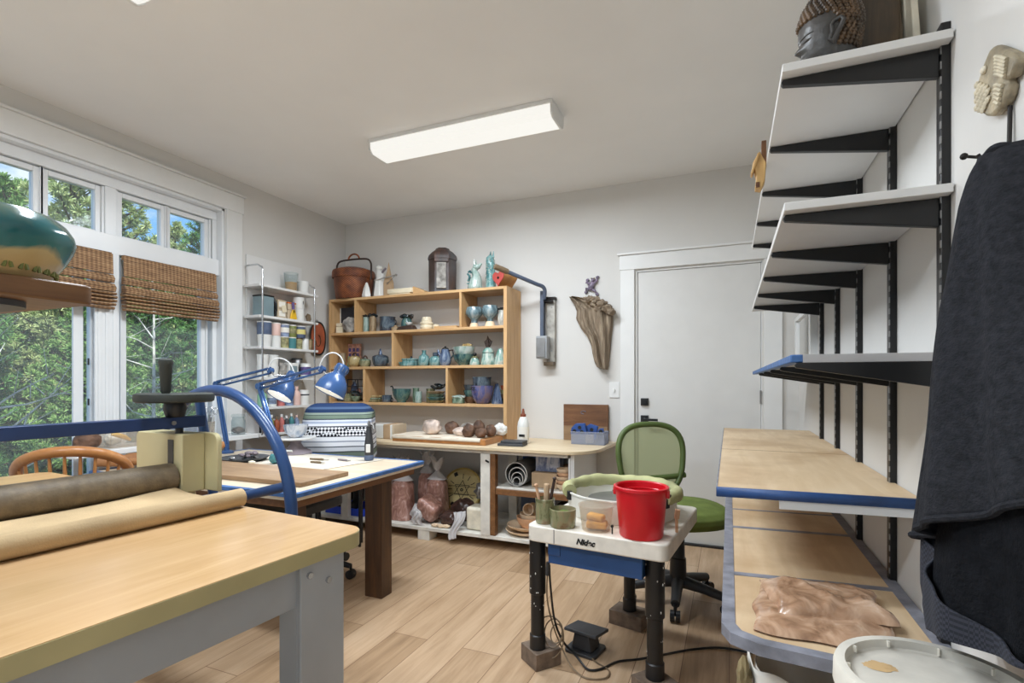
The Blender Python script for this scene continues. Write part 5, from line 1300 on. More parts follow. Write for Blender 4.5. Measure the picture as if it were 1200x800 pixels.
solo('plastic_bag', MB().blob((-3.335, 1.875, ZL + 0.045), (0.028, 0.05, 0.04), 3, 0.25, 3, 7), 'ceramic_white', 'crumpled pale bag lying in the clear tub', 'bag', (-3.335, 1.875, ZL + 0.004))
T = thing('drink_cup', 'red cup on the window ledge beside the clear tub', 'cup', (-3.2, 1.985, ZL))
link('cup', MB().lathe([(0, 0), (0.017, 0), (0.02, 0.1), (0.018, 0.1), (0.015, 0.005), (0, 0.005)], (-3.2, 1.985, ZL), 20), 'red_plastic', root=T)
link('band', MB().lathe([(0.0182, 0.03), (0.0192, 0.035), (0.0198, 0.06), (0.0196, 0.065)], (-3.2, 1.985, ZL), 20), 'pink_pale', root=T)
dw = MB()
pts = spline([(-3.14, 1.42, 0.768), (-3.09, 1.56, 0.765), (-3.06, 1.68, 0.768), (-3.04, 1.80, 0.772), (-3.02, 1.95, 0.782), (-2.98, 2.06, 0.80)], 6)
dw.tube([(p.x - 0.0, p.y + 0.26, p.z) for p in pts], [0.02 + 0.018 * math.sin(PI * min(1, (i + 3) / len(pts))) + 0.006 * noise.noise(Vector((i * .7, 1, 2))) for i in range(len(pts))], 12)
dw.tube([(-3.06, 1.80, 0.765), (-2.99, 1.86, 0.757), (-2.95, 1.96, 0.752)], [0.016, 0.014, 0.006], 8)
solo('driftwood_branch', dw, 'driftwood_tan', 'long tan driftwood branch lying on the work table below the window', 'driftwood', (-3.05, 1.95, 0.7205))
# ------------------------------------------------------------------ white rack on the window wall
RX = XL + 0.175
RK = thing('wall_rack', 'white shelf rack with chrome rails on the wall beside the window', 'rack', (XL, 3.13, 0.78))
link('back_board', MB().box(XL + 0.0005, XL + 0.014, 2.868, 3.425, 0.80, 2.187), 'shelf_white', root=RK, bev=0.002)
SZ = [1.946, 1.709, 1.471, 1.234, 1.006, 0.80]
for z in SZ:
    link('shelf', MB().box(XL + 0.0145, RX + 0.008, 2.842, 3.445, z - 0.019, z), 'shelf_white', root=RK, bev=0.002)
for y, zt in ((2.862, 2.09), (3.395, 2.02)):
    pts = [(XL + 0.015, y, zt + 0.005)] + [(RX - 0.045 + 0.045 * math.sin(a), y, zt - 0.045 + 0.05 * math.cos(a)) for a in [PI / 2 * i / 8 for i in range(9)]] + [(RX + 0.0, y, zt - 0.2), (RX + 0.0, y, 0.81), (RX - 0.03, y, 0.775), (XL + 0.015, y, 0.772)]
    pts = [(p[0] + 0.0145, p[1], p[2]) if i > 5 else p for i, p in enumerate(pts)]
    link('rail', MB().tube(pts, 0.0065, 10), 'chrome', root=RK)
def can(x, y, z, r, h, body, lid, label, band=None, bandr=(0.2, 0.75), shape='can', group='pots and jars on the white rack', cat='jar', name='storage_jar', bandtag=None):
    T = thing(name, label, cat, (x, y, z + 0.0005), 0, group); z = z + 0.0008
    if shape == 'can': pr = [(0, 0), (r * 0.97, 0), (r, 0.004), (r, h * 0.9), (r * 0.97, h * 0.915), (0, h * 0.915)]
    elif shape == 'tub': pr = [(0, 0), (r * 0.86, 0), (r * 0.88, 0.004), (r * 0.97, h * 0.9), (0, h * 0.9)]
    else: pr = [(0, 0), (r * 0.95, 0), (r, 0.006), (r, h * 0.6), (r * 0.85, h * 0.7), (r * 0.42, h * 0.78), (r * 0.4, h * 0.84), (0, h * 0.84)]
    link('body', MB().lathe(pr, (x, y, z), 24), body, root=T)
    lr = r * 1.02 if shape != 'bottle' else r * 0.46
    l0 = h * (0.915 if shape == 'can' else 0.9 if shape == 'tub' else 0.84)
    link('lid', MB().lathe([(0, l0), (lr, l0), (lr, h * 0.99), (lr * 0.95, h), (0, h)], (x, y, z), 24), lid, root=T)
    if band:
        f0, f1 = bandr; k = 0.985 if shape != 'tub' else 0.0
        rr = (lambda t: r * 1.012) if shape != 'tub' else (lambda t: r * (0.88 + 0.09 * t / 0.9) * 1.012)
        q = link('paper_label', MB().lathe([(rr(f0), h * f0), (rr(f1), h * f1)], (x, y, z), 24), band, root=T)
        if bandtag: q['label'] = bandtag
    return T
def carton(x, y, z, sx, sy, sz, m, label, rz=0.0, group=None, cat='box', name='storage_box', lid=None, face=None):
    T = thing(name, label, cat, (x, y, z + 0.0005), 0, group); z += 0.0008
    link('body', MB().cbox((x, y, z + sz * 0.5), (sx, sy, sz), (0, 0, rz)), m, root=T, bev=0.002)
    if lid: link('lid', MB().cbox((x, y, z + sz + 0.006), (sx * 1.05, sy * 1.05, 0.012), (0, 0, rz)), lid, root=T, bev=0.002)
    if face:
        q = MB().cbox((x, y, z + sz * 0.5), (sx + 0.002, sy * 0.72, sz * 0.6), (0, 0, rz)); link('paper_label', q, face, root=T)
    return T
X = XL + 0.10
# shelf 1
z = SZ[0]; T = thing('drinking_glass', 'clear glass half full of amber powder on the topmost rack shelf', 'glass', (X, 3.225, z), 0)
link('glass', MB().lathe([(0, 0.001), (0.046, 0.001), (0.057, 0.155), (0.054, 0.155), (0.043, 0.006), (0, 0.006)], (X, 3.225, z), 28), 'clear_glass', root=T)
link('contents', MB().lathe([(0, 0.0065), (0.0425, 0.0065), (0.048, 0.075), (0, 0.078)], (X, 3.225, z), 24), 'amber', root=T)
can(X, 3.355, z, 0.05, 0.105, 'ceramic_white', 'trim_white', 'plain white tub beside the amber glass on the topmost rack shelf', None, shape='tub')
# shelf 2
z = SZ[1]
carton(X + 0.01, 2.94, z, 0.11, 0.10, 0.15, 'teal_tin', 'grey-teal lidded tin at the window end of the second rack shelf', lid='ink_black', name='storage_tin', cat='tin')
solo('rubber_gloves', MB().blob((X + 0.02, 3.022, z + 0.045), (0.035, 0.02, 0.045), 3, 0.4, 2.5, 3, flat=-0.044).tube([(X + 0.04, 3.03, z + 0.06), (X + 0.05, 3.02, z + 0.11), (X + 0.03, 3.01, z + 0.15)], 0.012, 8), 'ink_black', 'crumpled black gloves beside the grey-teal tin on the rack', 'gloves', (X + 0.02, 3.022, z))
carton(X, 3.085, z, 0.10, 0.085, 0.072, 'kraft', 'kraft box under another one on the second rack shelf', face='paper_white')
carton(X, 3.085, z + 0.074, 0.10, 0.085, 0.070, 'kraft', 'kraft box with a hanging paper tag, top of its pair', face='paper_white')
tg = solo('paper_tag', MB().cbox((X + 0.062, 3.095, z + 0.075), (0.003, 0.045, 0.055), (0.2, 0, 0)), 'ceramic_cream', 'cream tag hanging in front of the kraft boxes on the rack', 'tag', (X + 0.062, 3.095, z + 0.045), bev=0.001)
carton(X, 3.185, z, 0.10, 0.09, 0.075, 'kraft', 'kraft box behind the yellow brush on the second rack shelf')
carton(X, 3.185, z + 0.077, 0.10, 0.085, 0.05, 'kraft', 'small kraft box with an orange lid on the second rack shelf', lid='orange_plastic')
T = thing('scrub_brush', 'yellow fan brush standing in front of the kraft boxes on the rack', 'brush', (X + 0.06, 3.185, z))
b_ = MB()
for i in range(9):
    a = -0.7 + 1.4 * i / 8; b_.tube([(X + 0.062, 3.19, z + 0.085), (X + 0.062, 3.19 + 0.035 * math.sin(a), z + 0.045), (X + 0.062, 3.19 + 0.05 * math.sin(a), z + 0.004)], [0.006, 0.006, 0.004], 6)
link('bristles', b_, 'yellow_paint', root=T); link('handle', MB().cyl((X + 0.062, 3.19, z + 0.082), (X + 0.062, 3.185, z + 0.14), 0.011, 10), 'label_purple', root=T)
can(X + 0.01, 3.295, z, 0.046, 0.10, 'ceramic_white', 'trim_white', 'white jar under the dark-spotted one on the second rack shelf', None)
can(X + 0.01, 3.295, z + 0.1015, 0.046, 0.095, 'ceramic_white', 'trim_white', 'white jar with one dark spot stacked on another white jar', 'ceramic_white')
link('mark', MB().cyl((X + 0.0555, 3.30, z + 0.155), (X + 0.058, 3.302, z + 0.155), 0.014, 12), 'ink_black', root=bpy.data.objects[[o.name for o in bpy.data.objects if o.get('label', '').startswith('white jar with one dark')][0]])
solo('seed_pod', MB().blob((X + 0.04, 3.375, z + 0.035), (0.02, 0.022, 0.034), 3, 0.35, 3, 6), 'brass_brown', 'small brown seed pod at the end of the second rack shelf', 'seed pod', (X + 0.04, 3.375, z))
# shelf 3: two layers
z = SZ[2]; h1 = 0.094
low = [(2.94, .052, 'ceramic_white', 'trim_white', None, 'wide white tub under the navy tin on the third rack shelf', 'tub'),
       (3.045, .040, 'ceramic_white', 'ceramic_white', None, 'white jar beside the wide white tub on the third rack shelf', 'can'),
       (3.128, .040, 'label_olive', 'ceramic_white', 'label_olive', 'olive labelled jar in the lower layer of the third rack shelf', 'can'),
       (3.208, .038, 'teal_plain', 'paper_white', None, 'teal jar in the lower layer of the third rack shelf', 'can'),
       (3.285, .032, 'label_olive', 'gl_brown', None, 'small mottled olive pot in the lower layer of the third rack shelf', 'tub'),
       (3.352, .033, 'ceramic_white', 'trim_white', None, 'plain white jar near the platter end of the third rack shelf', 'can'),
       (3.412, .026, 'gl_tan_vase', 'gl_olive', None, 'narrow tan pot at the platter end of third rack shelf', 'tub')]
for y, r, b_, l_, bd, lb, sh in low: can(X + 0.02, y, z, r, h1, b_, l_, lb, bd, shape=sh)
up_ = [(2.94, .053, 'navy_plain', 'ceramic_white', 'navy_plain', 'navy tin with a white rim, first in the upper layer of its shelf'),
       (3.045, .038, 'pink_pale', 'paper_white', None, 'pale pink canister beside the navy tin'),
       (3.132, .040, 'label_blue', 'ceramic_white', 'paper_white', 'blue and white jar in the upper layer of the third rack shelf'),
       (3.213, .036, 'olive_green', 'paper_white', 'label_olive', 'green pot with pale lid in the upper layer of the third rack shelf'),
       (3.30, .044, 'navy_plain', 'trim_white', 'label_yellow', 'dark jar with a yellow label in the upper layer of the rack shelf')]
for y, r, b_, l_, bd, lb in up_: can(X + 0.02, y, z + h1 + 0.002, r, 0.10, b_, l_, lb, bd, bandr=(0.3, 0.7))
# shelf 4
z = SZ[3]
for y, lb1, lb2 in ((2.925, 'lower white tub at the window end of the fourth rack shelf', 'upper white tub at the window end of the fourth rack shelf'), (3.02, 'lower white tub in the second stack of the fourth rack shelf', 'upper white tub in the second stack of the fourth rack shelf')):
    can(X + 0.02, y, z, 0.044, 0.088, 'ceramic_white', 'trim_white', lb1, None, shape='tub'); can(X + 0.02, y, z + 0.089, 0.044, 0.088, 'ceramic_white', 'trim_white', lb2, None, shape='tub')
solo('oyster_shell', MB().blob((X + 0.03, 3.105, z + 0.06), (0.03, 0.04, 0.06), 3, 0.35, 2.2, 8, flat=-0.059), 'rock_grey', 'grey shell standing between tubs and white box on the rack', 'shell', (X + 0.03, 3.105, z))
carton(X + 0.02, 3.195, z, 0.08, 0.10, 0.12, 'ceramic_white', 'white box with a dark printed panel on the fourth rack shelf', face='teal_tin')
can(X - 0.04, 3.33, z, 0.042, 0.165, 'steel_dull', 'slate', 'tall grey-lidded jar behind the purple labelled one', None)
can(X + 0.048, 3.335, z, 0.043, 0.12, 'ceramic_white', 'trim_white', 'white jar with a purple label on the fourth rack shelf', 'label_purple')
# shelf 5
z = SZ[4]
can(X + 0.02, 2.92, z, 0.035, 0.145, 'green_label', 'gl_mint', 'mint green bottle at the window end of the fifth rack shelf', None, shape='bottle', name='squeeze_bottle', cat='bottle')
can(X + 0.02, 3.01, z, 0.034, 0.09, 'ceramic_white', 'trim_white', 'white jar beside the mint bottle, mostly behind the lamp shade', 'label_blue')
can(X + 0.02, 3.10, z, 0.03, 0.07, 'red_label', 'trim_white', 'small red labelled pot on the fifth rack shelf', None)
can(X + 0.02, 3.185, z, 0.034, 0.13, 'label_blue', 'ceramic_white', 'blue-grey jar beside the small red pot', None)
can(X + 0.02, 3.262, z, 0.033, 0.155, 'pink_pale', 'pink_pale', 'pale pink bottle on the fifth rack shelf', None, shape='bottle', name='squeeze_bottle', cat='bottle')
can(X + 0.02, 3.345, z, 0.042, 0.125, 'ceramic_white', 'trim_white', 'white tub with small black print on the fifth rack shelf', 'slate', bandr=(0.62, 0.72))
# bottom shelf: little bottles
z = SZ[5]
for i, (y, c_, l_, w_) in enumerate(((2.98, 'olive_green', 'ceramic_white', 'olive'), (3.03, 'rust_red', 'brass_brown', 'rust brown'), (3.08, 'red_label', 'ceramic_white', 'red'), (3.13, 'slate', 'ceramic_white', 'dark grey'), (3.18, 'teal_plain', 'ceramic_white', 'teal'), (3.235, 'label_blue', 'pink_pale', 'blue-grey'))):
    can(X + 0.05, y, z, 0.021, 0.125 if i % 2 else 0.14, c_, l_, w_ + ' glaze bottle in the bottom row of the white rack', None, shape='bottle', name='glaze_bottle', cat='bottle')
for i, (y, c_, w_) in enumerate(((2.95, 'ink_black', 'black'), (3.06, 'orange_plastic', 'orange'), (3.15, 'red_label', 'dull red'))):
    can(X + 0.012 - 0.03, y, z, 0.02, 0.10, c_, 'trim_white', w_ + ' tube pot at the back of bottom rack shelf', None)

# oval platter on the wall
T = thing('oval_platter', 'rust-red oval platter with a black rim hanging beside the white rack', 'platter', (XL, 3.60, 1.575))
py, pz = 3.60, 1.59
def oval(ry, rz_, x): return [Vector((x, py + ry * math.copysign(abs(math.cos(a)) ** 0.8, math.cos(a)), pz + rz_ * math.copysign(abs(math.sin(a)) ** 0.85, math.sin(a)))) for a in [2 * PI * i / 48 for i in range(48)]]
def loft(rings):
    m_ = MB(); n = len(rings[0]); vs = [p for r in rings for p in r]
    fs = [(i * n + k, i * n + (k + 1) % n, (i + 1) * n + (k + 1) % n, (i + 1) * n + k) for i in range(len(rings) - 1) for k in range(n)]
    fs += [tuple(range(n)), tuple((len(rings) - 1) * n + k for k in range(n))]
    return m_.add(vs, fs)
link('rim', loft([oval(0.06, 0.11, XL + 0.001), oval(0.095, 0.15, XL + 0.03), oval(0.098, 0.154, XL + 0.034), oval(0.082, 0.137, XL + 0.032)]), 'ink_black', root=T)
link('face', loft([oval(0.082, 0.137, XL + 0.0315), oval(0.083, 0.138, XL + 0.0325)]), 'rust_red', root=T)
link('motif', MB().tube([(XL + 0.034, py + 0.03 * math.cos(a), pz - 0.02 + 0.05 * math.sin(a)) for a in [PI + 1.5 * PI * i / 24 for i in range(25)]], 0.004, 6), 'gl_brown', root=T)
link('hanger', MB().tube([(XL + 0.02, py + 0.012 * math.cos(a), pz + 0.155 + 0.012 * math.sin(a)) for a in [2 * PI * i / 12 for i in range(12)]], 0.0025, 5, closed=True), 'iron', root=T)
# ------------------------------------------------------------------ pine bookshelf over the bench
BT_Z = 0.735                                    # bench top
BX0_, BX1_, BYF = -3.385, -1.605, 3.70
ZR = [1.02, 1.335, 1.645, 1.953]
BS = thing('pine_shelf_unit', 'pine shelf unit crowded with glazed pots on the workbench', 'shelf unit', ((BX0_ + BX1_) / 2, 3.85, BT_Z))
th = 0.022
link('side_panel', MB().box(BX0_, BX0_ + 0.02, BYF, 3.996, BT_Z + 0.0005, ZR[3] - th), 'pine_upright', root=BS, bev=0.0015)
link('side_panel', MB().box(BX1_ - 0.03, BX1_, BYF, 3.996, BT_Z + 0.0005, ZR[3] - 0.0), 'pine_upright', root=BS, bev=0.0015)
for z in ZR:
    link('shelf', MB().box(BX0_ + (0.0201 if z < 1.9 else 0), BX1_ - 0.0301, BYF + 0.002, 3.995, z - th, z), 'pine_shelf', root=BS, bev=0.0015)
for x, za, zb in ((-3.088, ZR[2], ZR[3] - th), (-2.02, ZR[2], ZR[3] - th), (-2.685, ZR[1], ZR[2] - th), (-2.992, ZR[0], ZR[1] - th), (-2.148, ZR[0], ZR[1] - th)):
    link('divider', MB().box(x - 0.01, x + 0.01, BYF + 0.003, 3.994, za + 0.0003, zb - 0.0003), 'pine_upright', root=BS, bev=0.0015)

GP = 'glazed pots on the pine shelves'
def pot(prof, x, y, z, m, label, cat='pot', name='glazed_pot', seg=28, wob=0.02, extra=None, group=GP):
    """single vessel; extra(T, x, y, z) adds lids, handles and spouts as parts"""
    z += 0.0008
    if extra is None:
        return solo(name, MB().lathe(prof, (x, y, z), seg, wob=wob), m, label, cat, (x, y, z), 0, group, ang=50)
    T = thing(name, label, cat, (x, y, z), 0, group)
    link('body', MB().lathe(prof, (x, y, z), seg, wob=wob), m, root=T, ang=50)
    extra(T, x, y, z); return T
def vprof(r, h, pts, wall=0.006):
    """open vessel from (radius fraction, height fraction) points"""
    o = [(0, 0)] + [(r * a, h * b) for a, b in pts]
    i = [(max(0.004, r * a - wall), h * b) for a, b in reversed(pts)][:-1]
    return o + i + [(max(0.004, r * pts[0][0] - wall), h * 0.08 + 0.003), (0, h * 0.08 + 0.003)]
def cprof(r, h, pts): return [(0, 0)] + [(r * a, h * b) for a, b in pts] + [(0, h * pts[-1][1])]
JAR = [(0.62, 0), (0.8, 0.12), (1.0, 0.45), (0.92, 0.75), (0.7, 0.9), (0.74, 1.0)]
CYL = [(0.86, 0), (0.92, 0.05), (0.95, 0.5), (0.9, 0.85), (0.95, 1.0)]
BOWL = [(0.48, 0), (0.5, 0.08), (0.78, 0.35), (0.94, 0.7), (1.0, 1.0)]
GOB = [(0.5, 0), (0.52, 0.03), (0.36, 0.22), (0.38, 0.38), (0.7, 0.5), (1.0, 0.66), (0.98, 0.82), (0.84, 1.0)]
BOT = [(0.8, 0), (0.95, 0.06), (1.0, 0.4), (0.86, 0.62), (0.4, 0.74), (0.3, 0.86), (0.42, 1.0)]
def lid(m, r, h0, h, knob='ball', km=None, kh=0.02):
    def f(T, x, y, z):
        L_ = link('lid', MB().lathe([(0, h0 - 0.002), (r, h0 - 0.002), (r * 1.03, h0 + 0.004), (r * 0.7, h0 + h * 0.7), (r * 0.2, h0 + h), (0, h0 + h)], (x, y, z), 24), m, root=T)
        k = MB()
        if knob == 'ball': k.blob((x, y, z + h0 + h + kh * 0.4), (kh * 0.55, kh * 0.55, kh * 0.5), 2, 0.05)
        elif knob == 'loop': k.tube([(x + 0.022 * math.cos(a), y, z + h0 + h * 0.8 + kh * math.sin(a)) for a in [PI * i / 12 for i in range(13)]], 0.006, 8)
        elif knob == 'spire': k.lathe([(0.02, h0 + h * 0.6), (0.014, h0 + h + kh * 0.4), (0.005, h0 + h + kh * 0.9), (0, h0 + h + kh)], (x, y, z), 12)
        elif knob == 'twigs':
            rg = random.Random(8)
            for i in range(11):
                k.tube([(x + rg.uniform(-.01, .01), y + rg.uniform(-.01, .01), z + h0 + h * 0.8), (x + rg.uniform(-.028, .028), y + rg.uniform(-.02, .02), z + h0 + h + kh * rg.uniform(.35, .8)), (x + rg.uniform(-.01, .01), y, z + h0 + h + kh * rg.uniform(0.7, 1.1))], [0.006, 0.006, 0.002], 6)
        sub('knob', k, km or m, L_)
    return f
def ears(m, r, h, n=2, size=0.02):
    def f(T, x, y, z):
        for i in range(n):
            sg = 1 if i == 0 else -1
            link('handle', MB().tube([(x + sg * (r + size * math.sin(a)) , y, z + h + size * math.cos(a)) for a in [PI * i_ / 10 for i_ in range(11)]], 0.0045, 7), m, root=T)
    return f
def rimblobs(m, r, h, n=9, s=0.018, seed=0):
    def f(T, x, y, z):
        k = MB(); rg = random.Random(seed)
        for i in range(n):
            a = 2 * PI * i / n + rg.uniform(-.2, .2)
            k.blob((x + math.cos(a) * r * rg.uniform(.85, 1.15), y + math.sin(a) * r, z + h + rg.uniform(-.3, .6) * s), (s, s * 0.8, s * rg.uniform(.5, .9)), 2, 0.3, 2, i)
        link('ruffled_rim', k, m, root=T)
    return f
def both(*fs):
    def f(T, x, y, z):
        for q in fs: q(T, x, y, z)
    return f
Y0 = 3.80
# ---- row under the top: black frame, rock, vases
z = ZR[2]
T = thing('framed_panel', 'dark framed panel standing in the corner cell of the pine shelves', 'frame', (-3.265, 3.83, z))
link('panel', MB().box(-3.35, -3.18, 3.82, 3.84, z + 0.001, z + 0.245), 'dark_spine', root=T, bev=0.002)
link('white_edge', MB().box(-3.362, -3.351, 3.822, 3.84, z + 0.001, z + 0.24), 'paper_white', root=T)
solo('grey_rock', MB().blob((-3.19, 3.755, z + 0.07), (0.066, 0.045, 0.075), 4, 0.22, 1.8, 3, flat=-0.069), 'rock_grey', 'jagged grey rock in the corner cell of the pine shelves', 'rock', (-3.19, 3.755, z))
solo('cream_block', MB().cbox((-3.305, 3.765, z + 0.031), (0.07, 0.05, 0.06), (0, 0, 0.2)).cbox((-3.307, 3.765, z + 0.078), (0.062, 0.05, 0.03), (0, 0, 0.1)), 'ceramic_cream', 'small cream block between the dark frame and grey rock', 'block', (-3.305, 3.765, z + 0.001), bev=0.004)
pot(vprof(0.029, 0.14, CYL), -3.043, Y0, z, 'gl_celadon', 'slim pale green vase with a dark frilled rim', 'vase', extra=rimblobs('gl_black', 0.018, 0.145, 6, 0.016, 1))
pot(vprof(0.031, 0.145, CYL), -2.968, Y0, z, 'gl_tan_vase', 'slim tan vase with a dark frilled rim', 'vase', extra=rimblobs('gl_black', 0.026, 0.152, 9, 0.02, 2))
pot(vprof(0.076, 0.135, CYL), -2.83, 3.83, z, 'gl_slate', 'wide slate blue straight-sided pot on the upper pine shelf', extra=ears('gl_black', 0.07, 0.085, 1, 0.025))
pot(cprof(0.037, 0.05, [(0.9, 0), (1, 0.3), (1, 0.62), (0.72, 0.7), (0.3, 1)]), -2.70, 3.77, z, 'gl_tan_vase', 'small low tan box beside the slate blue pot', 'box')
pot(vprof(0.05, 0.125, JAR), -2.632, 3.84, z, 'gl_teal', 'dark green vase with a ruffled black rim', 'vase', extra=rimblobs('gl_black', 0.046, 0.126, 12, 0.02, 4))
solo('serving_tray', MB().prism([(-2.655, z + 0.001), (-2.475, z + 0.001), (-2.505, z + 0.042), (-2.63, z + 0.03)], 3.71, 3.785, 'y'), 'leather_dark', 'flat dark brown wedge-shaped tray on the upper pine shelf', 'tray', (-2.56, 3.8, z), bev=0.004)
simple_bowl('ceramic_bowl', -2.545, 3.748, z + 0.044, 0.03, 0.022, 'ceramic_white', 'tiny white dish resting on the dark wedge-shaped tray')
pot([(0, 0), (0.045, 0), (0.056, 0.02), (0.057, 0.03), (0.05, 0.038), (0.054, 0.045), (0.058, 0.056), (0.05, 0.068), (0.044, 0.07), (0.047, 0.084), (0.04, 0.098), (0.036, 0.11), (0.031, 0.11), (0.034, 0.06), (0, 0.05)], -2.40, Y0, z, 'ceramic_cream', 'stacked cream ribbed vase on the upper pine shelf', 'vase', wob=0.08)
pot([(0, 0), (0.018, 0), (0.029, 0.018), (0.027, 0.038), (0.014, 0.046), (0.010, 0.046), (0.02, 0.02), (0, 0.01)], -2.305, Y0, z, 'ceramic_cream', 'tiny round cream pot beside the ribbed cream vase')
solo('pine_plank', MB().box(-2.285, -2.07, 3.73, 3.80, z + 0.001, z + 0.02), 'pine_shelf', 'short pine strip lying on the upper pine shelf', 'plank', (-2.18, 3.76, z), bev=0.002)
def foot(m, r, h):
    def f(T, x, y, z): link('foot', MB().lathe([(0, 0), (r, 0), (r * 0.72, h), (0, h)], (x, y, z - 0.0004), 20), m, root=T)
    return f
pot(vprof(0.071, 0.165, GOB), -1.932, 3.78, z, 'gl_sky', 'blue goblet with a bare clay foot beside the shelf divider', 'goblet', extra=foot('bisque_pale', 0.04, 0.036))
pot(vprof(0.067, 0.17, GOB), -1.788, 3.78, z, 'gl_sky', 'taller blue-grey goblet with a white drip on its clay foot', 'goblet', extra=foot('bisque_pale', 0.046, 0.042))
pot(cprof(0.026, 0.08, JAR), -1.86, 3.90, z, 'gl_brown', 'small brown bottle behind the two blue goblets', 'bottle')
pot(vprof(0.039, 0.13, JAR), -1.683, 3.79, z, 'gl_snow', 'speckled cream vase with a dark frilled rim in the corner', 'vase', extra=rimblobs('ink_black', 0.024, 0.135, 7, 0.014, 6))
# ---- middle row
z = ZR[1]
T = thing('picture_board', 'upright pink collage picture behind the tan vase', 'picture', (-3.29, 3.93, z))
link('panel', MB().box(-3.362, -3.215, 3.93, 3.945, z + 0.001, z + 0.225), 'picture_pink', root=T)
k = MB()
for i in range(3):
    for j in range(2): k.box(-3.35 + 0.045 * i, -3.322 + 0.045 * i, 3.927, 3.93, z + 0.15 - 0.05 * j, z + 0.185 - 0.05 * j)
link('prints', k, 'label_purple', root=T)
pot(vprof(0.034, 0.13, CYL), -3.315, 3.80, z, 'gl_tan_vase', 'tan vase in front of the pink collage picture', 'vase')
solo('greeting_card', MB().cbox((-3.235, 3.83, z + 0.052), (0.085, 0.006, 0.10), (-0.12, 0, 0)), 'card_green', 'pale green card leaning beside the tan vase', 'card', (-3.235, 3.83, z + 0.001))
pot(vprof(0.062, 0.085, [(0.6, 0), (0.9, 0.2), (1, 0.6), (0.85, 1.0)]), -3.148, 3.77, z, 'gl_ochre', 'round ochre lidded pot with a loop handle', extra=lid('gl_ochre', 0.05, 0.085, 0.018, 'loop', 'gl_brown', 0.028))
pot(vprof(0.052, 0.055, [(0.8, 0), (0.95, 0.3), (1, 0.7), (0.96, 1.0)]), -3.03, 3.77, z, 'gl_olive', 'low olive lidded pot with a loop knob', extra=lid('gl_green', 0.05, 0.055, 0.02, 'loop', 'gl_brown', 0.026))
pot(vprof(0.073, 0.085, [(0.65, 0), (0.85, 0.2), (1, 0.7), (1.0, 1.0)]), -2.878, 3.79, z, 'gl_slate', 'wide slate blue lidded jar with a pointed spire', extra=both(lid('gl_slate', 0.068, 0.087, 0.022, 'spire', 'gl_blue', 0.055), ears('gl_black', 0.066, 0.05, 1, 0.022)))
pot(vprof(0.037, 0.036, BOWL), -2.632, 3.78, z, 'gl_turquoise', 'tiny turquoise dish beside the shelf divider', 'dish')
def slab_body(sx, sy, sz, m):
    def f(T, x, y, z): pass
    return f
T = thing('butter_dish', 'low rectangular turquoise lidded box with a twig knob', 'dish', (-2.552, 3.78, z + 0.001), 0, GP)
link('body', MB().prism(rrect(-2.615, -2.49, 3.735, 3.83, 0.012), z + 0.001, z + 0.05, 'z'), 'gl_turquoise', root=T, bev=0.006)
L_ = link('lid', MB().prism(rrect(-2.618, -2.487, 3.732, 3.833, 0.012), z + 0.051, z + 0.066, 'z'), 'gl_turquoise', root=T, bev=0.006)
sub('knob', MB().blob((-2.545, 3.78, z + 0.076), (0.012, 0.01, 0.012), 2, .2), 'gl_black', L_)
pot(vprof(0.05, 0.135, BOT), -2.422, 3.79, z, 'gl_turquoise', 'round-shouldered turquoise bottle with a short neck', 'bottle')
pot(vprof(0.051, 0.11, [(0.85, 0), (1.0, 0.1), (1.0, 0.55), (0.8, 0.68), (0.34, 0.76), (0.34, 1.0)]), -2.307, 3.79, z, 'gl_turquoise', 'squat turquoise bottle with a dark neck ring', 'bottle', extra=lambda T, x, y, z: link('neck_ring', MB().lathe([(0.017, 0.082), (0.024, 0.086), (0.024, 0.112), (0.016, 0.114)], (x, y, z), 16), 'gl_slate', root=T))
def spout(T, x, y, z):
    link('spout', MB().tube([(x - 0.03, y - 0.01, z + 0.07), (x - 0.055, y - 0.01, z + 0.10), (x - 0.066, y - 0.01, z + 0.135)], [0.016, 0.012, 0.009], 10), 'gl_blue', root=T)
    link('handle', MB().tube([(x + 0.03, y, z + 0.125), (x + 0.07, y, z + 0.13), (x + 0.078, y, z + 0.09), (x + 0.045, y, z + 0.05)], 0.007, 8), 'gl_black', root=T)
    L_ = link('lid', MB().blob((x, y, z + 0.14), (0.03, 0.03, 0.014), 2, 0.1), 'gl_black', root=T); sub('knob', MB().blob((x, y, z + 0.158), 0.009, 2, .1), 'gl_black', L_)
pot(vprof(0.052, 0.138, [(0.7, 0), (0.9, 0.15), (1, 0.4), (0.8, 0.7), (0.62, 1.0)]), -2.205, 3.78, z, 'gl_blue', 'blue teapot with a dark spout and handle', 'teapot', extra=spout)
pot(vprof(0.088, 0.09, BOWL), -2.035, 3.79, z, 'gl_teal', 'teal green bowl under another bowl on the middle pine shelf', 'bowl')
simple_bowl('ceramic_bowl', -2.03, 3.79, z + 0.065, 0.092, 0.09, 'gl_celadon', 'pale green bowl nested in the teal green bowl', GP, 0.6)
solo('ochre_lump', MB().blob((-1.995, 3.775, z + 0.156), (0.05, 0.035, 0.026), 3, 0.25, 3, 2), 'gl_ochre', 'ochre shard lying in the pale green nested bowl', 'shard', (-1.995, 3.775, z + 0.118))
pot(vprof(0.044, 0.06, [(0.95, 0), (1, 0.15), (0.9, 0.5), (0.6, 1.0)]), -1.917, 3.76, z, 'gl_mint', 'small mint lidded pot with a black animal knob', extra=lid('gl_olive', 0.03, 0.06, 0.016, 'ball', 'ink_black', 0.03))
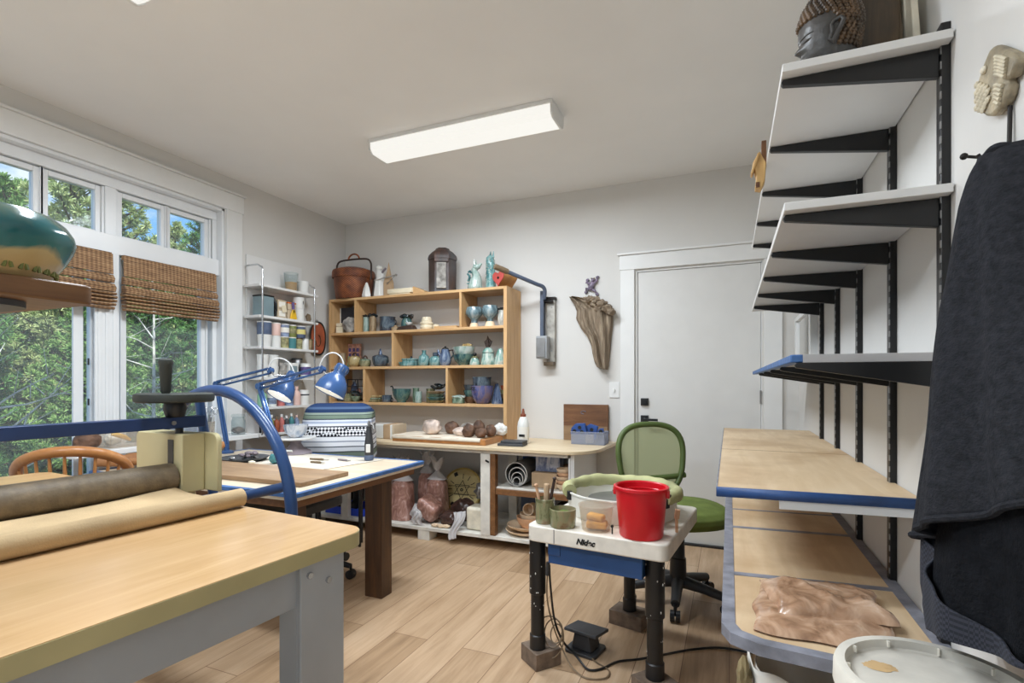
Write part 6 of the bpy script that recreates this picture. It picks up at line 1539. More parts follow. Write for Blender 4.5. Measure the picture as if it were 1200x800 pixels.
pot(vprof(0.062, 0.10, [(0.95, 0), (1, 0.15), (0.9, 0.5), (0.78, 0.7), (0.82, 0.85), (0.7, 1.0)]), -1.804, 3.78, z, 'gl_mint', 'tall mint lidded jar topped by dark twigs', extra=lid('gl_mint', 0.05, 0.10, 0.045, 'twigs', 'leather_dark', 0.085))
pot(vprof(0.052, 0.13, [(0.95, 0), (1, 0.12), (0.85, 0.4), (0.5, 0.85), (0.3, 1.0)]), -1.692, 3.77, z, 'gl_mint', 'mint bottle-shaped vase dripping glaze beside the shelf side', 'vase', extra=foot('bisque_pale', 0.053, 0.012))
pot(vprof(0.03, 0.205, CYL), -1.672, 3.92, z, 'gl_blue', 'tall deep blue cylinder vase behind the mint vase', 'vase')
# ---- lower row
z = ZR[0]
k = MB().box(-3.28, -3.10, 3.75, 3.90, z + 0.001, z + 0.02)
T = thing('wire_basket', 'black wire basket with odds and ends above the green dishes', 'basket', (-3.22, 3.88, z))
k = MB()
for zz in (0.012, 0.075, 0.135, 0.2): k.tube([(x_, y_, z + zz) for x_, y_ in ((-3.29, 3.84), (-3.17, 3.84), (-3.17, 3.95), (-3.29, 3.95))], 0.0045, 6, closed=True)
link('wires', k, 'black_steel', root=T)
for x_, y_ in ((-3.29, 3.84), (-3.17, 3.84), (-3.17, 3.95), (-3.29, 3.95)): link('post', MB().cyl((x_, y_, z + 0.001), (x_, y_, z + 0.203), 0.005, 6), 'black_steel', root=T)
solo('blue_shard', MB().blob((-3.255, 3.895, z + 0.10), (0.03, 0.025, 0.08), 3, 0.3, 2, 3, flat=-0.085), 'gl_blue', 'blue glazed lump inside the black wire basket', 'shard', (-3.255, 3.895, z + 0.02))
solo('pink_shard', MB().blob((-3.205, 3.895, z + 0.06), (0.025, 0.03, 0.055), 3, 0.35, 2, 5, flat=-0.055), 'picture_pink', 'pinkish shard inside the black wire basket', 'shard', (-3.205, 3.895, z + 0.012))
for i, (x_, r_, h_, m_, lb) in enumerate(((-3.215, 0.05, 0.07, 'gl_olive', 'square-ish olive pot in front of the wire basket'), (-3.135, 0.05, 0.05, 'gl_green', 'shallow green bowl beside the lower divider'), (-3.31, 0.035, 0.09, 'gl_black', 'black cup at the left end of the lower pine shelf'))):
    pot(vprof(r_, h_, CYL if i != 1 else BOWL), x_, 3.77, z, m_, lb, 'pot' if i != 1 else 'bowl')
solo('ceramic_saucer', MB().lathe([(0, 0), (0.056, 0), (0.058, 0.006), (0.03, 0.02), (0, 0.024)], (-3.135, 3.775, z + 0.072), 24, Matrix.Rotation(0.4, 4, 'Y')), 'gl_black', 'black saucer tilted on the shallow green bowl', 'saucer', (-3.135, 3.775, z + 0.056))
for i, (m_, lb) in enumerate((('gl_olive', 'dark olive soap dish at the bottom of the yellow dish stack'), ('gl_green', 'green soap dish in the middle of the yellow dish stack'), ('gl_ochre', 'yellow soap dish on top of its stack'))):
    zz = z + 0.0205 * i
    solo('soap_dish', MB().prism(rrect(-2.975 + 0.012 * i, -2.872 + 0.006 * i, 3.74, 3.82, 0.02), zz + 0.001, zz + 0.018, 'z'), m_, lb, 'dish', (-2.93, 3.78, zz), 0, GP, bev=0.005)
pot(vprof(0.046, 0.062, CYL), -2.80, 3.78, z, 'gl_slate', 'small slate blue cup beside the teal handled bowl', 'cup', extra=ears('gl_black', 0.042, 0.02, 1, 0.02))
pot(vprof(0.084, 0.118, BOWL), -2.65, 3.79, z, 'gl_teal', 'deep teal bowl with a curled dark handle', 'bowl', extra=lambda T, x, y, z: link('handle', MB().tube(spline([(x - 0.066, y, z + 0.075), (x - 0.088, y, z + 0.115), (x - 0.10, y, z + 0.138), (x - 0.118, y, z + 0.136)], 4), 0.006, 8), 'gl_black', root=T))
pot(vprof(0.03, 0.125, CYL), -2.522, 3.82, z, 'gl_green', 'tall pale green tumbler behind the speckled one', 'tumbler')
pot(vprof(0.031, 0.096, CYL), -2.458, 3.76, z, 'gl_celadon', 'speckled celadon tumbler in front of the tall green one', 'tumbler')
pot(vprof(0.042, 0.12, CYL), -2.405, 3.87, z, 'gl_olive', 'olive brown canister behind the tumblers', 'canister')
for i, (r_, m_, lb) in enumerate(((0.074, 'gl_olive', 'olive plate at the bottom of the green dish stack'), (0.076, 'gl_turquoise', 'turquoise plate second up in the green dish stack'), (0.072, 'gl_green', 'green bowl third up in the green dish stack'), (0.078, 'gl_tan_vase', 'tan dish on top of the green dish stack'))):
    pot([(0, 0), (r_ * 0.75, 0), (r_, 0.022), (r_ * 0.97, 0.024), (r_ * 0.7, 0.005), (0, 0.005)], -2.30, 3.79, z + 0.025 * i, m_, lb, 'dish', name='stacked_dish')
solo('black_dish', MB().grid(lambda u, v: Vector((-2.285 + (0.062 + 0.008 * math.sin(u * 2 * PI * 5)) * v * math.cos(2 * PI * u), 3.79 + 0.05 * v * math.sin(2 * PI * u), z + 0.118 + 0.022 * v * v + 0.010 * v * math.sin(2 * PI * u * 5))), 60, 8, closed_u=True), 'gl_black', 'wavy black dish on top of the green stack', 'dish', (-2.285, 3.79, z + 0.105), solid=0.006)
solo('black_leaf_dish', MB().grid(lambda u, v: Vector((-2.262 + 0.058 * v * math.cos(2 * PI * u), 3.79 + 0.03 * v * math.sin(2 * PI * u), z + 0.147 + 0.012 * v * v + 0.006 * v * math.sin(2 * PI * u * 3))), 48, 6, closed_u=True), 'gl_black', 'small black leaf dish above the wavy black dish', 'dish', (-2.262, 3.79, z + 0.14), solid=0.005)
T = thing('lidded_box', 'small green box with a wavy dark lid in front of nested bowls', 'box', (-2.068, 3.76, z + 0.001), 0, GP)
link('body', MB().prism(rrect(-2.115, -2.02, 3.73, 3.79, 0.012), z + 0.001, z + 0.045, 'z'), 'gl_green', root=T, bev=0.005)
link('lid', MB().blob((-2.068, 3.76, z + 0.055), (0.058, 0.036, 0.016), 3, 0.2, 3, 1), 'gl_celadon', root=T)
for i, (r_, h_, m_, lb) in enumerate(((0.062, 0.05, 'gl_brown', 'brown bowl at the bottom of the tall bowl stack'), (0.06, 0.055, 'gl_teal', 'teal bowl in the middle of the tall bowl stack'), (0.06, 0.05, 'gl_slate', 'slate bowl on top of the tall bowl stack'))):
    simple_bowl('ceramic_bowl', -2.02, 3.885, z + 0.001 + 0.05 * i, r_, h_ + 0.004, m_, lb, GP, 0.62)
def tie(T, x, y, z):
    q = MB()
    for dx in (-0.018, 0.018): q.tube([(x + dx * 0.6 - 0.03 + 0.013 * math.cos(a), y - 0.086, z + 0.125 + 0.013 * math.sin(a)) for a in [2 * PI * i / 14 for i in range(14)]], 0.003, 6, closed=True)
    link('ring_handle', q, 'ink_black', root=T)
pot(vprof(0.091, 0.148, [(0.5, 0), (0.6, 0.06), (0.88, 0.32), (0.99, 0.62), (1.0, 1.0)]), -1.868, 3.80, z, 'gl_violet', 'large violet blue bowl with a black ring handle', 'bowl', extra=tie)
simple_bowl('ceramic_bowl', -1.872, 3.80, z + 0.105, 0.08, 0.115, 'gl_slate', 'slate blue bowl set inside the large violet bowl', GP, 0.75)
solo('cone_shard', MB().lathe([(0, 0), (0.05, 0), (0.014, 0.165), (0, 0.167)], (-1.745, 3.82, z + 0.001), 4), 'gl_blue', 'blue pyramid-shaped pot standing beside the violet bowl', 'pot', (-1.745, 3.82, z))
for i, (m_, lb) in enumerate((('gl_black', 'dark plate at the bottom of the brown dish pile'), ('gl_brown', 'brown bowl in the middle of the brown dish pile'), ('gl_olive', 'olive bowl upper in the brown dish pile'), ('rust_red', 'rust red dish on top of the brown dish pile'))):
    simple_bowl('stacked_dish', -1.692, 3.88, z + 0.001 + 0.036 * i, 0.046, 0.042, m_, lb, GP, 0.7, 'dish')

# ---- on top of the shelf unit
z = ZR[3] + 0.0008
bx, by = -3.20, 3.82
T = thing('wicker_basket', 'reddish brown lidded wicker basket with a bentwood handle on top of pine shelves', 'basket', (bx, by, z))
link('body', MB().lathe([(0, 0), (0.152, 0), (0.158, 0.006), (0.172, 0.12), (0.178, 0.195), (0, 0.195)], (bx, by, z), 48), 'wicker', root=T)
L_ = link('lid', MB().lathe([(0.15, 0.19), (0.188, 0.192), (0.192, 0.2), (0.192, 0.245), (0.186, 0.262), (0.13, 0.283), (0.05, 0.292), (0, 0.292)], (bx, by, z), 48), 'wicker', root=T)
hd = [(bx - 0.192, by, z + 0.18), (bx - 0.198, by, z + 0.30), (bx - 0.19, by, z + 0.345), (bx - 0.155, by, z + 0.372), (bx - 0.06, by, z + 0.378), (bx + 0.06, by, z + 0.376), (bx + 0.155, by, z + 0.366), (bx + 0.19, by, z + 0.335), (bx + 0.198, by, z + 0.29), (bx + 0.192, by, z + 0.18)]
link('handle', MB().tube(spline(hd, 4), 0.0085, 8), 'leather_dark', root=T)
link('carry_loop', MB().tube([(bx + 0.062 * math.cos(a), by, z + 0.376 + 0.05 * math.sin(a)) for a in [PI * i / 14 for i in range(15)]], 0.008, 8), 'wicker_brown', root=T)
def vessel_cone(x, y, r, h, m, nm, lb, lean=0.0):
    return solo(nm, MB().lathe([(0, 0), (r, 0), (r * 1.02, 0.02), (r * 0.7, h * 0.6), (r * 0.25, h * 0.97), (0, h)], (x, y, z), 5, Matrix.Rotation(lean, 4, 'Y')), m, lb, 'sculpture', (x, y, z), bev=0.004)
vessel_cone(-2.985, 3.735, 0.042, 0.135, 'ceramic_white', 'ceramic_sculpture', 'short white pointed ceramic form beside the wicker basket')
T = thing('ceramic_sculpture', 'tall white ceramic figure in folded slabs on top of pine shelves', 'sculpture', (-2.905, 3.82, z))
link('body', MB().lathe([(0, 0), (0.062, 0), (0.06, 0.03), (0.046, 0.15), (0.03, 0.18), (0, 0.185)], (-2.905, 3.82, z), 6).prism([(-2.93, z + 0.15), (-2.88, z + 0.15), (-2.862, z + 0.2), (-2.885, z + 0.24), (-2.93, z + 0.28), (-2.935, z + 0.21)], 3.805, 3.835, 'y'), 'ceramic_white', root=T, bev=0.006)
link('head', MB().blob((-2.915, 3.82, z + 0.275), (0.03, 0.022, 0.022), 3, 0.1), 'ceramic_white', root=T)
link('wing', MB().cbox((-2.87, 3.815, z + 0.235), (0.09, 0.012, 0.016), (0, -0.75, 0)), 'dust_grey', root=T, bev=0.002)
T = thing('steeple_sculpture', 'grey-beige steeple-shaped sculpture with a crosswise rod', 'sculpture', (-2.805, 3.82, z))
link('body', MB().box(-2.845, -2.775, 3.79, 3.85, z, z + 0.13).lathe([(0.047, 0.13), (0.034, 0.17), (0.016, 0.24), (0.003, 0.315), (0, 0.316)], (-2.81, 3.82, z), 4, Matrix.Rotation(PI / 4, 4, 'Z')), 'cardboard', root=T, bev=0.003)
link('rod', MB().tube([(-2.93, 3.775, z + 0.155), (-2.70, 3.775, z + 0.185)], 0.005, 6).blob((-2.70, 3.775, z + 0.185), 0.011, 2, 0), 'rock_grey', root=T)
link('prop', MB().cyl((-2.71, 3.775, z + 0.18), (-2.80, 3.775, z + 0.11), 0.003, 6), 'steel_dull', root=T)
solo('pine_box', MB().prism(rrect(-2.735, -2.52, 3.72, 3.87, 0.004, 2), z, z + 0.012, 'z').prism(rrect(-2.75, -2.50, 3.715, 3.875, 0.004, 2), z + 0.0125, z + 0.052, 'z'), 'ceramic_cream', 'flat cream wooden slab on top of the pine shelves', 'slab', (-2.62, 3.79, z), bev=0.003)
solo('pine_wedge', MB().prism([(-2.5, z + 0.001), (-2.385, z + 0.001), (-2.385, z + 0.018), (-2.50, z + 0.066), (-2.51, z + 0.05)], 3.74, 3.86, 'y'), 'pine_shelf', 'pine wedge lying between cream slab and dark wooden urn', 'wedge', (-2.44, 3.8, z), bev=0.002)
ux, uy = -2.262, 3.83
T = thing('wooden_casket', 'tall dark hexagonal wooden casket with a carved grey panel on top of pine shelves', 'casket', (ux, uy, z))
hx_ = lambda r, ry: [(ux + r * math.cos(PI / 3 * i), uy + ry * math.sin(PI / 3 * i)) for i in range(6)]
def hexloft(levels):
    m_ = MB(); n = 6; vs = [Vector((p[0], p[1], z + h)) for r, h in levels for p in hx_(r, r * 0.92)]
    fs = [(i * n + k, i * n + (k + 1) % n, (i + 1) * n + (k + 1) % n, (i + 1) * n + k) for i in range(len(levels) - 1) for k in range(n)] + [tuple(range(n)), tuple((len(levels) - 1) * n + k for k in range(n))]
    return m_.add(vs, fs)
RU = Matrix.Translation((ux, uy, 0)) @ Matrix.Rotation(rad(27), 4, 'Z') @ Matrix.Translation((-ux, -uy, 0))
def turned(mb): mb.v = [RU @ p for p in mb.v]; return mb
link('body', turned(hexloft([(0.122, 0), (0.122, 0.012), (0.117, 0.016), (0.119, 0.28)])), 'urn_wood', root=T, bev=0.003)
link('lid', turned(hexloft([(0.124, 0.281), (0.126, 0.30), (0.118, 0.325), (0.092, 0.352), (0.062, 0.372), (0.058, 0.385)])), 'urn_wood', root=T, bev=0.004)
cp = MB().box(ux - 0.042, ux + 0.036, uy - 0.1135, uy - 0.098, z + 0.03, z + 0.245)
for i in range(22):
    rg = random.Random(i); cp.blob((ux - 0.003 + rg.uniform(-.026, .026), uy - 0.114, z + 0.045 + 0.0088 * i), (0.009, 0.004, 0.006), 1, 0)
q = link('carved_panel', turned(cp), 'rock_grey', root=T); q['label'] = 'grey carved front panel'
link('cornice', turned(MB().box(ux - 0.06, ux + 0.055, uy - 0.116, uy - 0.1, z + 0.25, z + 0.28)), 'urn_wood', root=T, bev=0.003)
# two blue-green ceramic figures
cx_, cy_ = -1.925, 3.79
T = thing('cat_figurine', 'pale turquoise ceramic fox-like figurine looking up, on the pine shelf top', 'figurine', (cx_, cy_, z))
sp_ = spline([(cx_ - 0.004, cy_, z + 0.0025), (cx_ - 0.0, cy_, z + 0.05), (cx_ + 0.008, cy_, z + 0.11), (cx_ - 0.01, cy_, z + 0.155), (cx_ - 0.005, cy_, z + 0.185)], 5)
link('body', MB().tube(sp_, [0.058, 0.062, 0.064, 0.06, 0.058, 0.056, 0.054, 0.051, 0.047, 0.042, 0.038, 0.034, 0.031, 0.029, 0.027, 0.026, 0.026, 0.026, 0.024, 0.02, 0.012], 20), 'gl_celadon', root=T)
link('head', MB().blob((cx_ + 0.01, cy_, z + 0.19), (0.035, 0.026, 0.024), 3, 0.05).tube([(cx_ + 0.03, cy_, z + 0.195), (cx_ + 0.055, cy_, z + 0.215)], [0.018, 0.007], 10), 'gl_celadon', root=T)
for sg in (-1, 1): link('ear', MB().cyl((cx_ - 0.004, cy_ + sg * 0.014, z + 0.205), (cx_ - 0.004, cy_ + sg * 0.018, z + 0.25), 0.011, 8, 0.002), 'gl_celadon', root=T)
k = MB()
for i in range(14):
    rg = random.Random(i + 4); k.blob((cx_ - 0.045 + rg.uniform(-.012, .03), cy_ - 0.038 + rg.uniform(-.01, .01), z + 0.05 + 0.008 * i), (0.011, 0.011, 0.008), 1, 0.2)
link('scales', k, 'gl_turquoise', root=T)
cx_ = -1.785
T = thing('column_figurine', 'slim turquoise textured ceramic column with pointed ears on the pine shelf top', 'figurine', (cx_, cy_, z))
link('body', MB().tube([(cx_, cy_, z), (cx_, cy_, z + 0.1), (cx_ - 0.004, cy_, z + 0.2), (cx_ - 0.008, cy_, z + 0.25), (cx_ + 0.004, cy_, z + 0.272)], [0.042, 0.038, 0.036, 0.034, 0.016], 14), 'gl_turquoise', root=T)
for dx in (0.0, 0.026): link('ear', MB().cyl((cx_ + dx - 0.006, cy_, z + 0.255), (cx_ + dx - 0.002, cy_, z + 0.305), 0.011, 8, 0.003), 'gl_turquoise', root=T)
k = MB()
for i in range(60):
    rg = random.Random(i); a = rg.uniform(PI, 2 * PI); k.blob((cx_ - 0.003 + 0.036 * math.cos(a), cy_ + 0.036 * math.sin(a), z + 0.015 + 0.0038 * i), (0.007, 0.007, 0.005), 1, 0.2)
link('studs', k, 'gl_celadon', root=T)
# heart-faced log
hxx, hyy = -1.655, 3.74
T = thing('heart_box', 'log-shaped wooden box with a red heart on its end, on the pine shelf corner', 'box', (-1.63, 3.80, z))
def heart(s, n=28):
    return [(s * 16 * math.sin(t) ** 3 / 17, s * (13 * math.cos(t) - 5 * math.cos(2 * t) - 2 * math.cos(3 * t) - math.cos(4 * t)) / 17 ) for t in [2 * PI * i / n for i in range(n)]]
Mh = Matrix.Translation((-1.69, 3.735, z + 0.072)) @ Matrix.Rotation(rad(-24), 4, 'Z')
hp = heart(0.068)
q = MB().prism([(p[0], p[1]) for p in hp], 0.0, 0.145, 'y', Mh)
link('log', q, 'heart_wood', root=T, bev=0.004)
link('heart_face', MB().prism([(p[0] * 1.03, p[1] * 1.03) for p in hp], -0.010, -0.0005, 'y', Mh), 'heart_red', root=T, bev=0.003)
link('hole', MB().cyl(Mh @ Vector((0.004, -0.013, 0.0)), Mh @ Vector((0.004, -0.0101, 0.0)), 0.011, 12), 'ink_black', root=T)
# ------------------------------------------------------------------ workbench under the pine shelves
YBF = 3.30
WB = thing('workbench', 'long ply-topped workbench with white posts under the pine shelves', 'workbench', (-2.1, 3.65, 0))
top = [(-3.43, YBF), (-1.02, YBF)] + [(-1.02 + 0.20 * math.sin(a), YBF + 0.30 - 0.30 * math.cos(a)) for a in [PI / 2 * i / 10 for i in range(1, 11)]] + [(-0.80, 3.996), (-3.43, 3.996)]
link('bench_top', MB().prism(top, BT_Z - 0.024, BT_Z, 'z'), 'bench_ply', root=WB, bev=0.003)
link('sub_top', MB().box(-3.43, -1.0, YBF + 0.035, 3.99, BT_Z - 0.05, BT_Z - 0.0243), 'painted_white_worn', root=WB, bev=0.002)
link('bottom_shelf', MB().box(-3.42, -0.965, YBF + 0.04, 3.98, 0.072, 0.098), 'painted_white_worn', root=WB, bev=0.002)
link('end_panel', MB().box(-0.985, -0.96, YBF + 0.05, 3.99, 0.0985, BT_Z - 0.0245).box(-1.0, -0.9851, YBF + 0.046, YBF + 0.075, 0.0985, BT_Z - 0.051), 'shelf_white', root=WB, bev=0.002)
link('post', MB().box(-1.655, -1.58, YBF + 0.036, YBF + 0.075, 0.0985, BT_Z - 0.051), 'painted_white_worn', root=WB, bev=0.002)
link('post', MB().box(-1.5795, -1.54, YBF + 0.04, YBF + 0.09, 0.0985, BT_Z - 0.051), 'apron_brown', root=WB, bev=0.002)
link('post', MB().box(-1.60, -1.53, 3.72, 3.76, 0.0985, BT_Z - 0.051), 'painted_white_worn', root=WB, bev=0.002)
link('post', MB().box(-1.44, -1.39, 3.88, 3.93, 0.0985, BT_Z - 0.051), 'painted_white_worn', root=WB, bev=0.002)
link('post', MB().box(-2.93, -2.86, YBF + 0.04, YBF + 0.08, 0.0985, BT_Z - 0.051), 'painted_white_worn', root=WB, bev=0.002)
for x in (-2.19, -1.02, -3.3): link('foot_block', MB().box(x, x + 0.10, YBF + 0.042, YBF + 0.16, 0.0, 0.0717), 'painted_white_worn', root=WB, bev=0.002)
link('foot_block', MB().box(-3.35, -1.0, 3.7, 3.75, 0.0, 0.0717), 'apron_brown', root=WB)
link('middle_shelf', MB().box(-1.5395, -1.0005, YBF + 0.06, 3.87, 0.435, 0.448), 'painted_white_worn', root=WB, bev=0.002)
link('shelf_rail', MB().box(-1.5395, -1.0005, YBF + 0.045, YBF + 0.08, 0.395, 0.4345), 'apron_brown', root=WB, bev=0.002)
link('latch', MB().cbox((-1.60, YBF + 0.034, 0.63), (0.03, 0.006, 0.012), (0, 0.4, 0)), 'iron', root=WB)

# drawing board with canvas, and the stones on it
z = BT_Z + 0.001
T = thing('wedging_board', 'thick wooden board covered with pale canvas on the workbench', 'board', (-1.99, 3.55, z))
link('board', MB().box(-2.44, -1.63, 3.365, 3.685, z, z + 0.045), 'oak_chair', root=T, bev=0.003)
cv = MB().grid(lambda u, v: Vector((-2.446 + 0.775 * u, 3.358 + 0.33 * v, z + 0.0475 + 0.003 * noise.noise(Vector((u * 5, v * 4, 1))) - 0.024 * max(0, (0.03 - v) / 0.03))), 40, 30)
link('canvas_cover', cv, 'canvas_pale', root=T, ang=70, solid=0.004)
rz = z + 0.053
def stone(x, y, r, m, label, seed, zc=None, group='rocks on the canvas board'):
    r = r if isinstance(r, tuple) else (r, r * .9, r * .85)
    zz = (zc if zc is not None else rz)
    return solo('rock', MB().blob((x, y, zz + r[2] * 0.9), r, 4, 0.16, 1.6, seed, flat=-r[2] * 0.9), m, label, 'rock', (x, y, zz), 0, group)
stone(-2.16, 3.50, (0.078, 0.07, 0.062), 'rock_quartz', 'largest brown and white quartz rock at the left of the row', 1)
stone(-2.035, 3.60, (0.06, 0.055, 0.05), 'rock_brown', 'brown rock between the big quartz rock and pale pink one', 2)
stone(-1.905, 3.49, (0.058, 0.05, 0.033), 'rock_quartz', 'pale pinkish flat quartz rock in the middle of the row', 3)
stone(-1.905, 3.62, (0.06, 0.05, 0.046), 'rock_grey', 'grey-brown rock behind the flat pinkish one', 4)
stone(-1.795, 3.42, (0.05, 0.045, 0.05), 'rock_brown', 'dark brown cube-like rock at the front of the row', 5)
stone(-1.765, 3.53, (0.048, 0.045, 0.062), 'rock_brown', 'tall dark brown rock rising behind the cube-like one', 6)
stone(-1.69, 3.42, (0.045, 0.042, 0.037), 'rock_brown', 'smaller rounded brown rock at the front right', 7)
stone(-1.66, 3.52, (0.042, 0.045, 0.047), 'rock_brown', 'last brown rock beside the white plastic bag', 8)
stone(-1.72, 3.63, (0.05, 0.035, 0.035), 'rock_quartz', 'whitish rock tucked behind the dark brown ones', 9)
solo('plastic_bag', MB().blob((-1.64, 3.655, z + 0.045 + 0.048), (0.055, 0.03, 0.046), 4, 0.25, 2.5, 11, flat=-0.044), 'ceramic_white', 'crumpled white plastic bag at the end of the canvas board', 'bag', (-1.655, 3.645, z + 0.046))
T = thing('wrapped_block', 'white block wrapped in clear film with tan tape on the workbench', 'block', (-2.63, 3.55, z))
link('block', MB().box(-2.76, -2.50, 3.46, 3.64, z, z + 0.115), 'ceramic_white', root=T, bev=0.008)
link('tape_band', MB().box(-2.60, -2.53, 3.457, 3.6425, z + 0.0, z + 0.1175), 'cardboard', root=T, bev=0.006)
link('end_tape', MB().box(-2.512, -2.497, 3.458, 3.6425, z, z + 0.117), 'kraft', root=T, bev=0.004)
# glue bottle and slate tiles
T = thing('slate_tile', 'black slate tile lying underneath another at the shelf foot', 'tile', (-1.46, 3.47, z), 0, 'slate tiles'); link('tile', MB().cbox((-1.46, 3.47, z + 0.009), (0.19, 0.13, 0.018), (0, 0, 0.1)), 'slate', root=T, bev=0.002)
T = thing('slate_tile', 'upper black slate tile carrying nothing, in front of the glue bottle', 'tile', (-1.45, 3.475, z + 0.019), 0, 'slate tiles'); link('tile', MB().cbox((-1.45, 3.475, z + 0.028), (0.17, 0.11, 0.016), (0, 0, 0.04)), 'slate', root=T, bev=0.002)
x, y = -1.435, 3.62
T = thing('glue_bottle', 'white squeeze bottle with a brown nozzle beside the pine shelf side', 'bottle', (x, y, z))
link('body', MB().lathe([(0, 0), (0.042, 0), (0.045, 0.006), (0.045, 0.13), (0.04, 0.16), (0.026, 0.195), (0.02, 0.2), (0, 0.2)], (x, y, z), 28), 'ceramic_white', root=T)
link('nozzle', MB().lathe([(0.021, 0.2), (0.021, 0.218), (0.012, 0.225), (0.007, 0.26), (0, 0.262)], (x, y, z), 18), 'nozzle_brown', root=T)
link('paper_label', MB().lathe([(0.0456, 0.035), (0.0456, 0.125)], (x, y, z), 28), 'paper_white', root=T)
q = link('print_band', MB().cbox((x + 0.006, y - 0.0455, z + 0.062), (0.045, 0.003, 0.018)), 'ink_black', root=T); q['label'] = 'black print on the bottle label'
# backing sheet, wooden board and bin
T = thing('cutting_board', 'brown wooden board leaning on the wall behind the clear bin', 'board', (-1.05, 3.97, z))
link('board', MB().box(-1.225, -0.865, 3.965, 3.992, z, z + 0.285), 'board_cutting', root=T, bev=0.003)
link('lower_plank', MB().box(-1.222, -0.868, 3.958, 3.965, z, z + 0.115), 'board_brown', root=T, bev=0.002)
link('carved_mark', MB().tube([(-1.06 + 0.02 * math.cos(a), 3.963, z + 0.222 + 0.012 * math.sin(a)) for a in [0.4 + 4.5 * i / 10 for i in range(11)]], 0.004, 6), 'dust_grey', root=T)
T = thing('plastic_bin', 'clear plastic bin holding blue punched foam at the bench end', 'bin', (-0.985, 3.79, z))
def bin_(x0, x1, y0, y1, z0, h, t=0.003):
    return MB().box(x0, x1, y0, y0 + t, z0, z0 + h).box(x0, x1, y1 - t, y1, z0, z0 + h).box(x0, x0 + t, y0 + t, y1 - t, z0, z0 + h).box(x1 - t, x1, y0 + t, y1 - t, z0, z0 + h).box(x0, x1, y0, y1, z0, z0 + t)
link('tub', bin_(-1.09, -0.84, 3.72, 3.87, z, 0.09), 'bin_plastic', root=T)
link('rim', MB().tube([(-1.092, 3.718, z + 0.09), (-0.838, 3.718, z + 0.09), (-0.838, 3.872, z + 0.09), (-1.092, 3.872, z + 0.09)], 0.005, 6, closed=True), 'bin_plastic', root=T)
def holed(name, M_, sx, sz, label):
    T = thing('foam_block', label, 'foam', tuple(M_.translation), 0, 'blue foam pieces in the clear bin')
    link('block', MB().prism([(-sx / 2, 0), (sx / 2, 0), (sx * 0.32, sz), (-sx * 0.2, sz * 0.95), (-sx * 0.45, sz * 0.55)], -0.02, 0.02, 'y', M_), 'jersey_blue', root=T, bev=0.003)
    h_ = MB()
    for (px, pz) in ((-0.25, 0.3), (0.05, 0.62), (0.18, 0.25)):
        h_.cyl(M_ @ Vector((px * sx, -0.0225, pz * sz)), M_ @ Vector((px * sx, -0.0201, pz * sz)), 0.014, 14)
    q = link('holes', h_, 'ink_black', root=T); q['label'] = 'dark round holes'
holed('f', Matrix.Translation((-1.035, 3.755, z + 0.07)), 0.13, 0.085, 'largest blue foam piece with round holes, at the end with dark wire')
holed('f', Matrix.Translation((-0.975, 3.80, z + 0.05)) @ Matrix.Rotation(0.35, 4, 'Y'), 0.12, 0.10, 'blue foam piece leaning behind the largest one in the bin')
holed('f', Matrix.Translation((-0.875, 3.77, z + 0.06)), 0.055, 0.06, 'small blue foam tip at the far end of the clear bin')
solo('wood_chip', MB().cbox((-0.955, 3.745, z + 0.04), (0.06, 0.03, 0.06), (0, 0, 0.2)), 'bisque_pale', 'tan block in the middle of the clear bin', 'block', (-0.955, 3.745, z + 0.004), bev=0.004)

# ---- below: bags of clay
ZB = 0.0986
def clay_bag(x, y, w, d, h, label, seed, neck=0.09, film=True):
    T = thing('clay_bag', label, 'bag', (x, y, ZB), 0, 'bagged clay under the workbench')
    rg = random.Random(seed)
    def fn(u, v):
        a = 2 * PI * u; e = 3.2
        c, s = math.cos(a), math.sin(a)
        k = (abs(c) ** e + abs(s) ** e) ** (-1 / e)
        tp = 1.0 - 0.14 * v - (0.35 * max(0, v - 0.86) / 0.14) ** 1 * (1 if v > 0.86 else 0)
        wr = 1 + 0.05 * noise.noise(Vector((c * 2.5 + seed, s * 2.5, v * 4))) + 0.02 * math.sin(a * 9 + v * 7)
        return Vector((x + c * k * w / 2 * tp * wr, y + s * k * d / 2 * tp * wr, ZB + 0.002 + h * v))
    b_ = MB().grid(fn, 48, 24, closed_u=True)
    n0 = len(b_.v) - 48
    b_.f.append(tuple(range(n0, n0 + 48))); b_.m.append(0); b_.f.append(tuple(range(47, -1, -1))); b_.m.append(0)
    link('clay', b_, 'bagged_clay', root=T, ang=60)
    def nf(u, v):
        a = 2 * PI * u
        r = (0.42 * w * (1 - v / 0.42) ** 1 + 0.014) if v < 0.42 else 0.014 + 0.044 * ((v - 0.42) / 0.58) ** 0.8
        r *= 1 + (0.30 * math.sin(a * 4 + seed) if v > 0.42 else 0.06 * math.sin(a * 8)) * min(1, v * 1.5)
        return Vector((x + r * math.cos(a), y + r * math.sin(a) * 0.7, ZB + h * 0.985 + (neck + 0.07) * v + (0.02 * math.sin(a * 4 + seed) if v > 0.6 else 0)))
    q = link('tied_neck', MB().grid(nf, 40, 16, closed_u=True), 'bag_film', root=T, ang=70); q['label'] = 'gathered clear plastic top'
    return T
clay_bag(-2.64, 3.50, 0.15, 0.15, 0.30, 'bag of pink clay mostly hidden behind the table leg', 2)
clay_bag(-2.60, 3.70, 0.14, 0.14, 0.30, 'bag of clay behind the one beside the table leg', 5)
clay_bag(-2.43, 3.49, 0.185, 0.17, 0.315, 'tall upright bag of pinkish clay nearest the table leg corner', 3)
clay_bag(-2.36, 3.74, 0.14, 0.15, 0.34, 'darker bag of clay standing behind two others under the bench', 7)
clay_bag(-2.21, 3.66, 0.18, 0.17, 0.31, 'upright bag of pinkish clay just beside the big clock', 4)
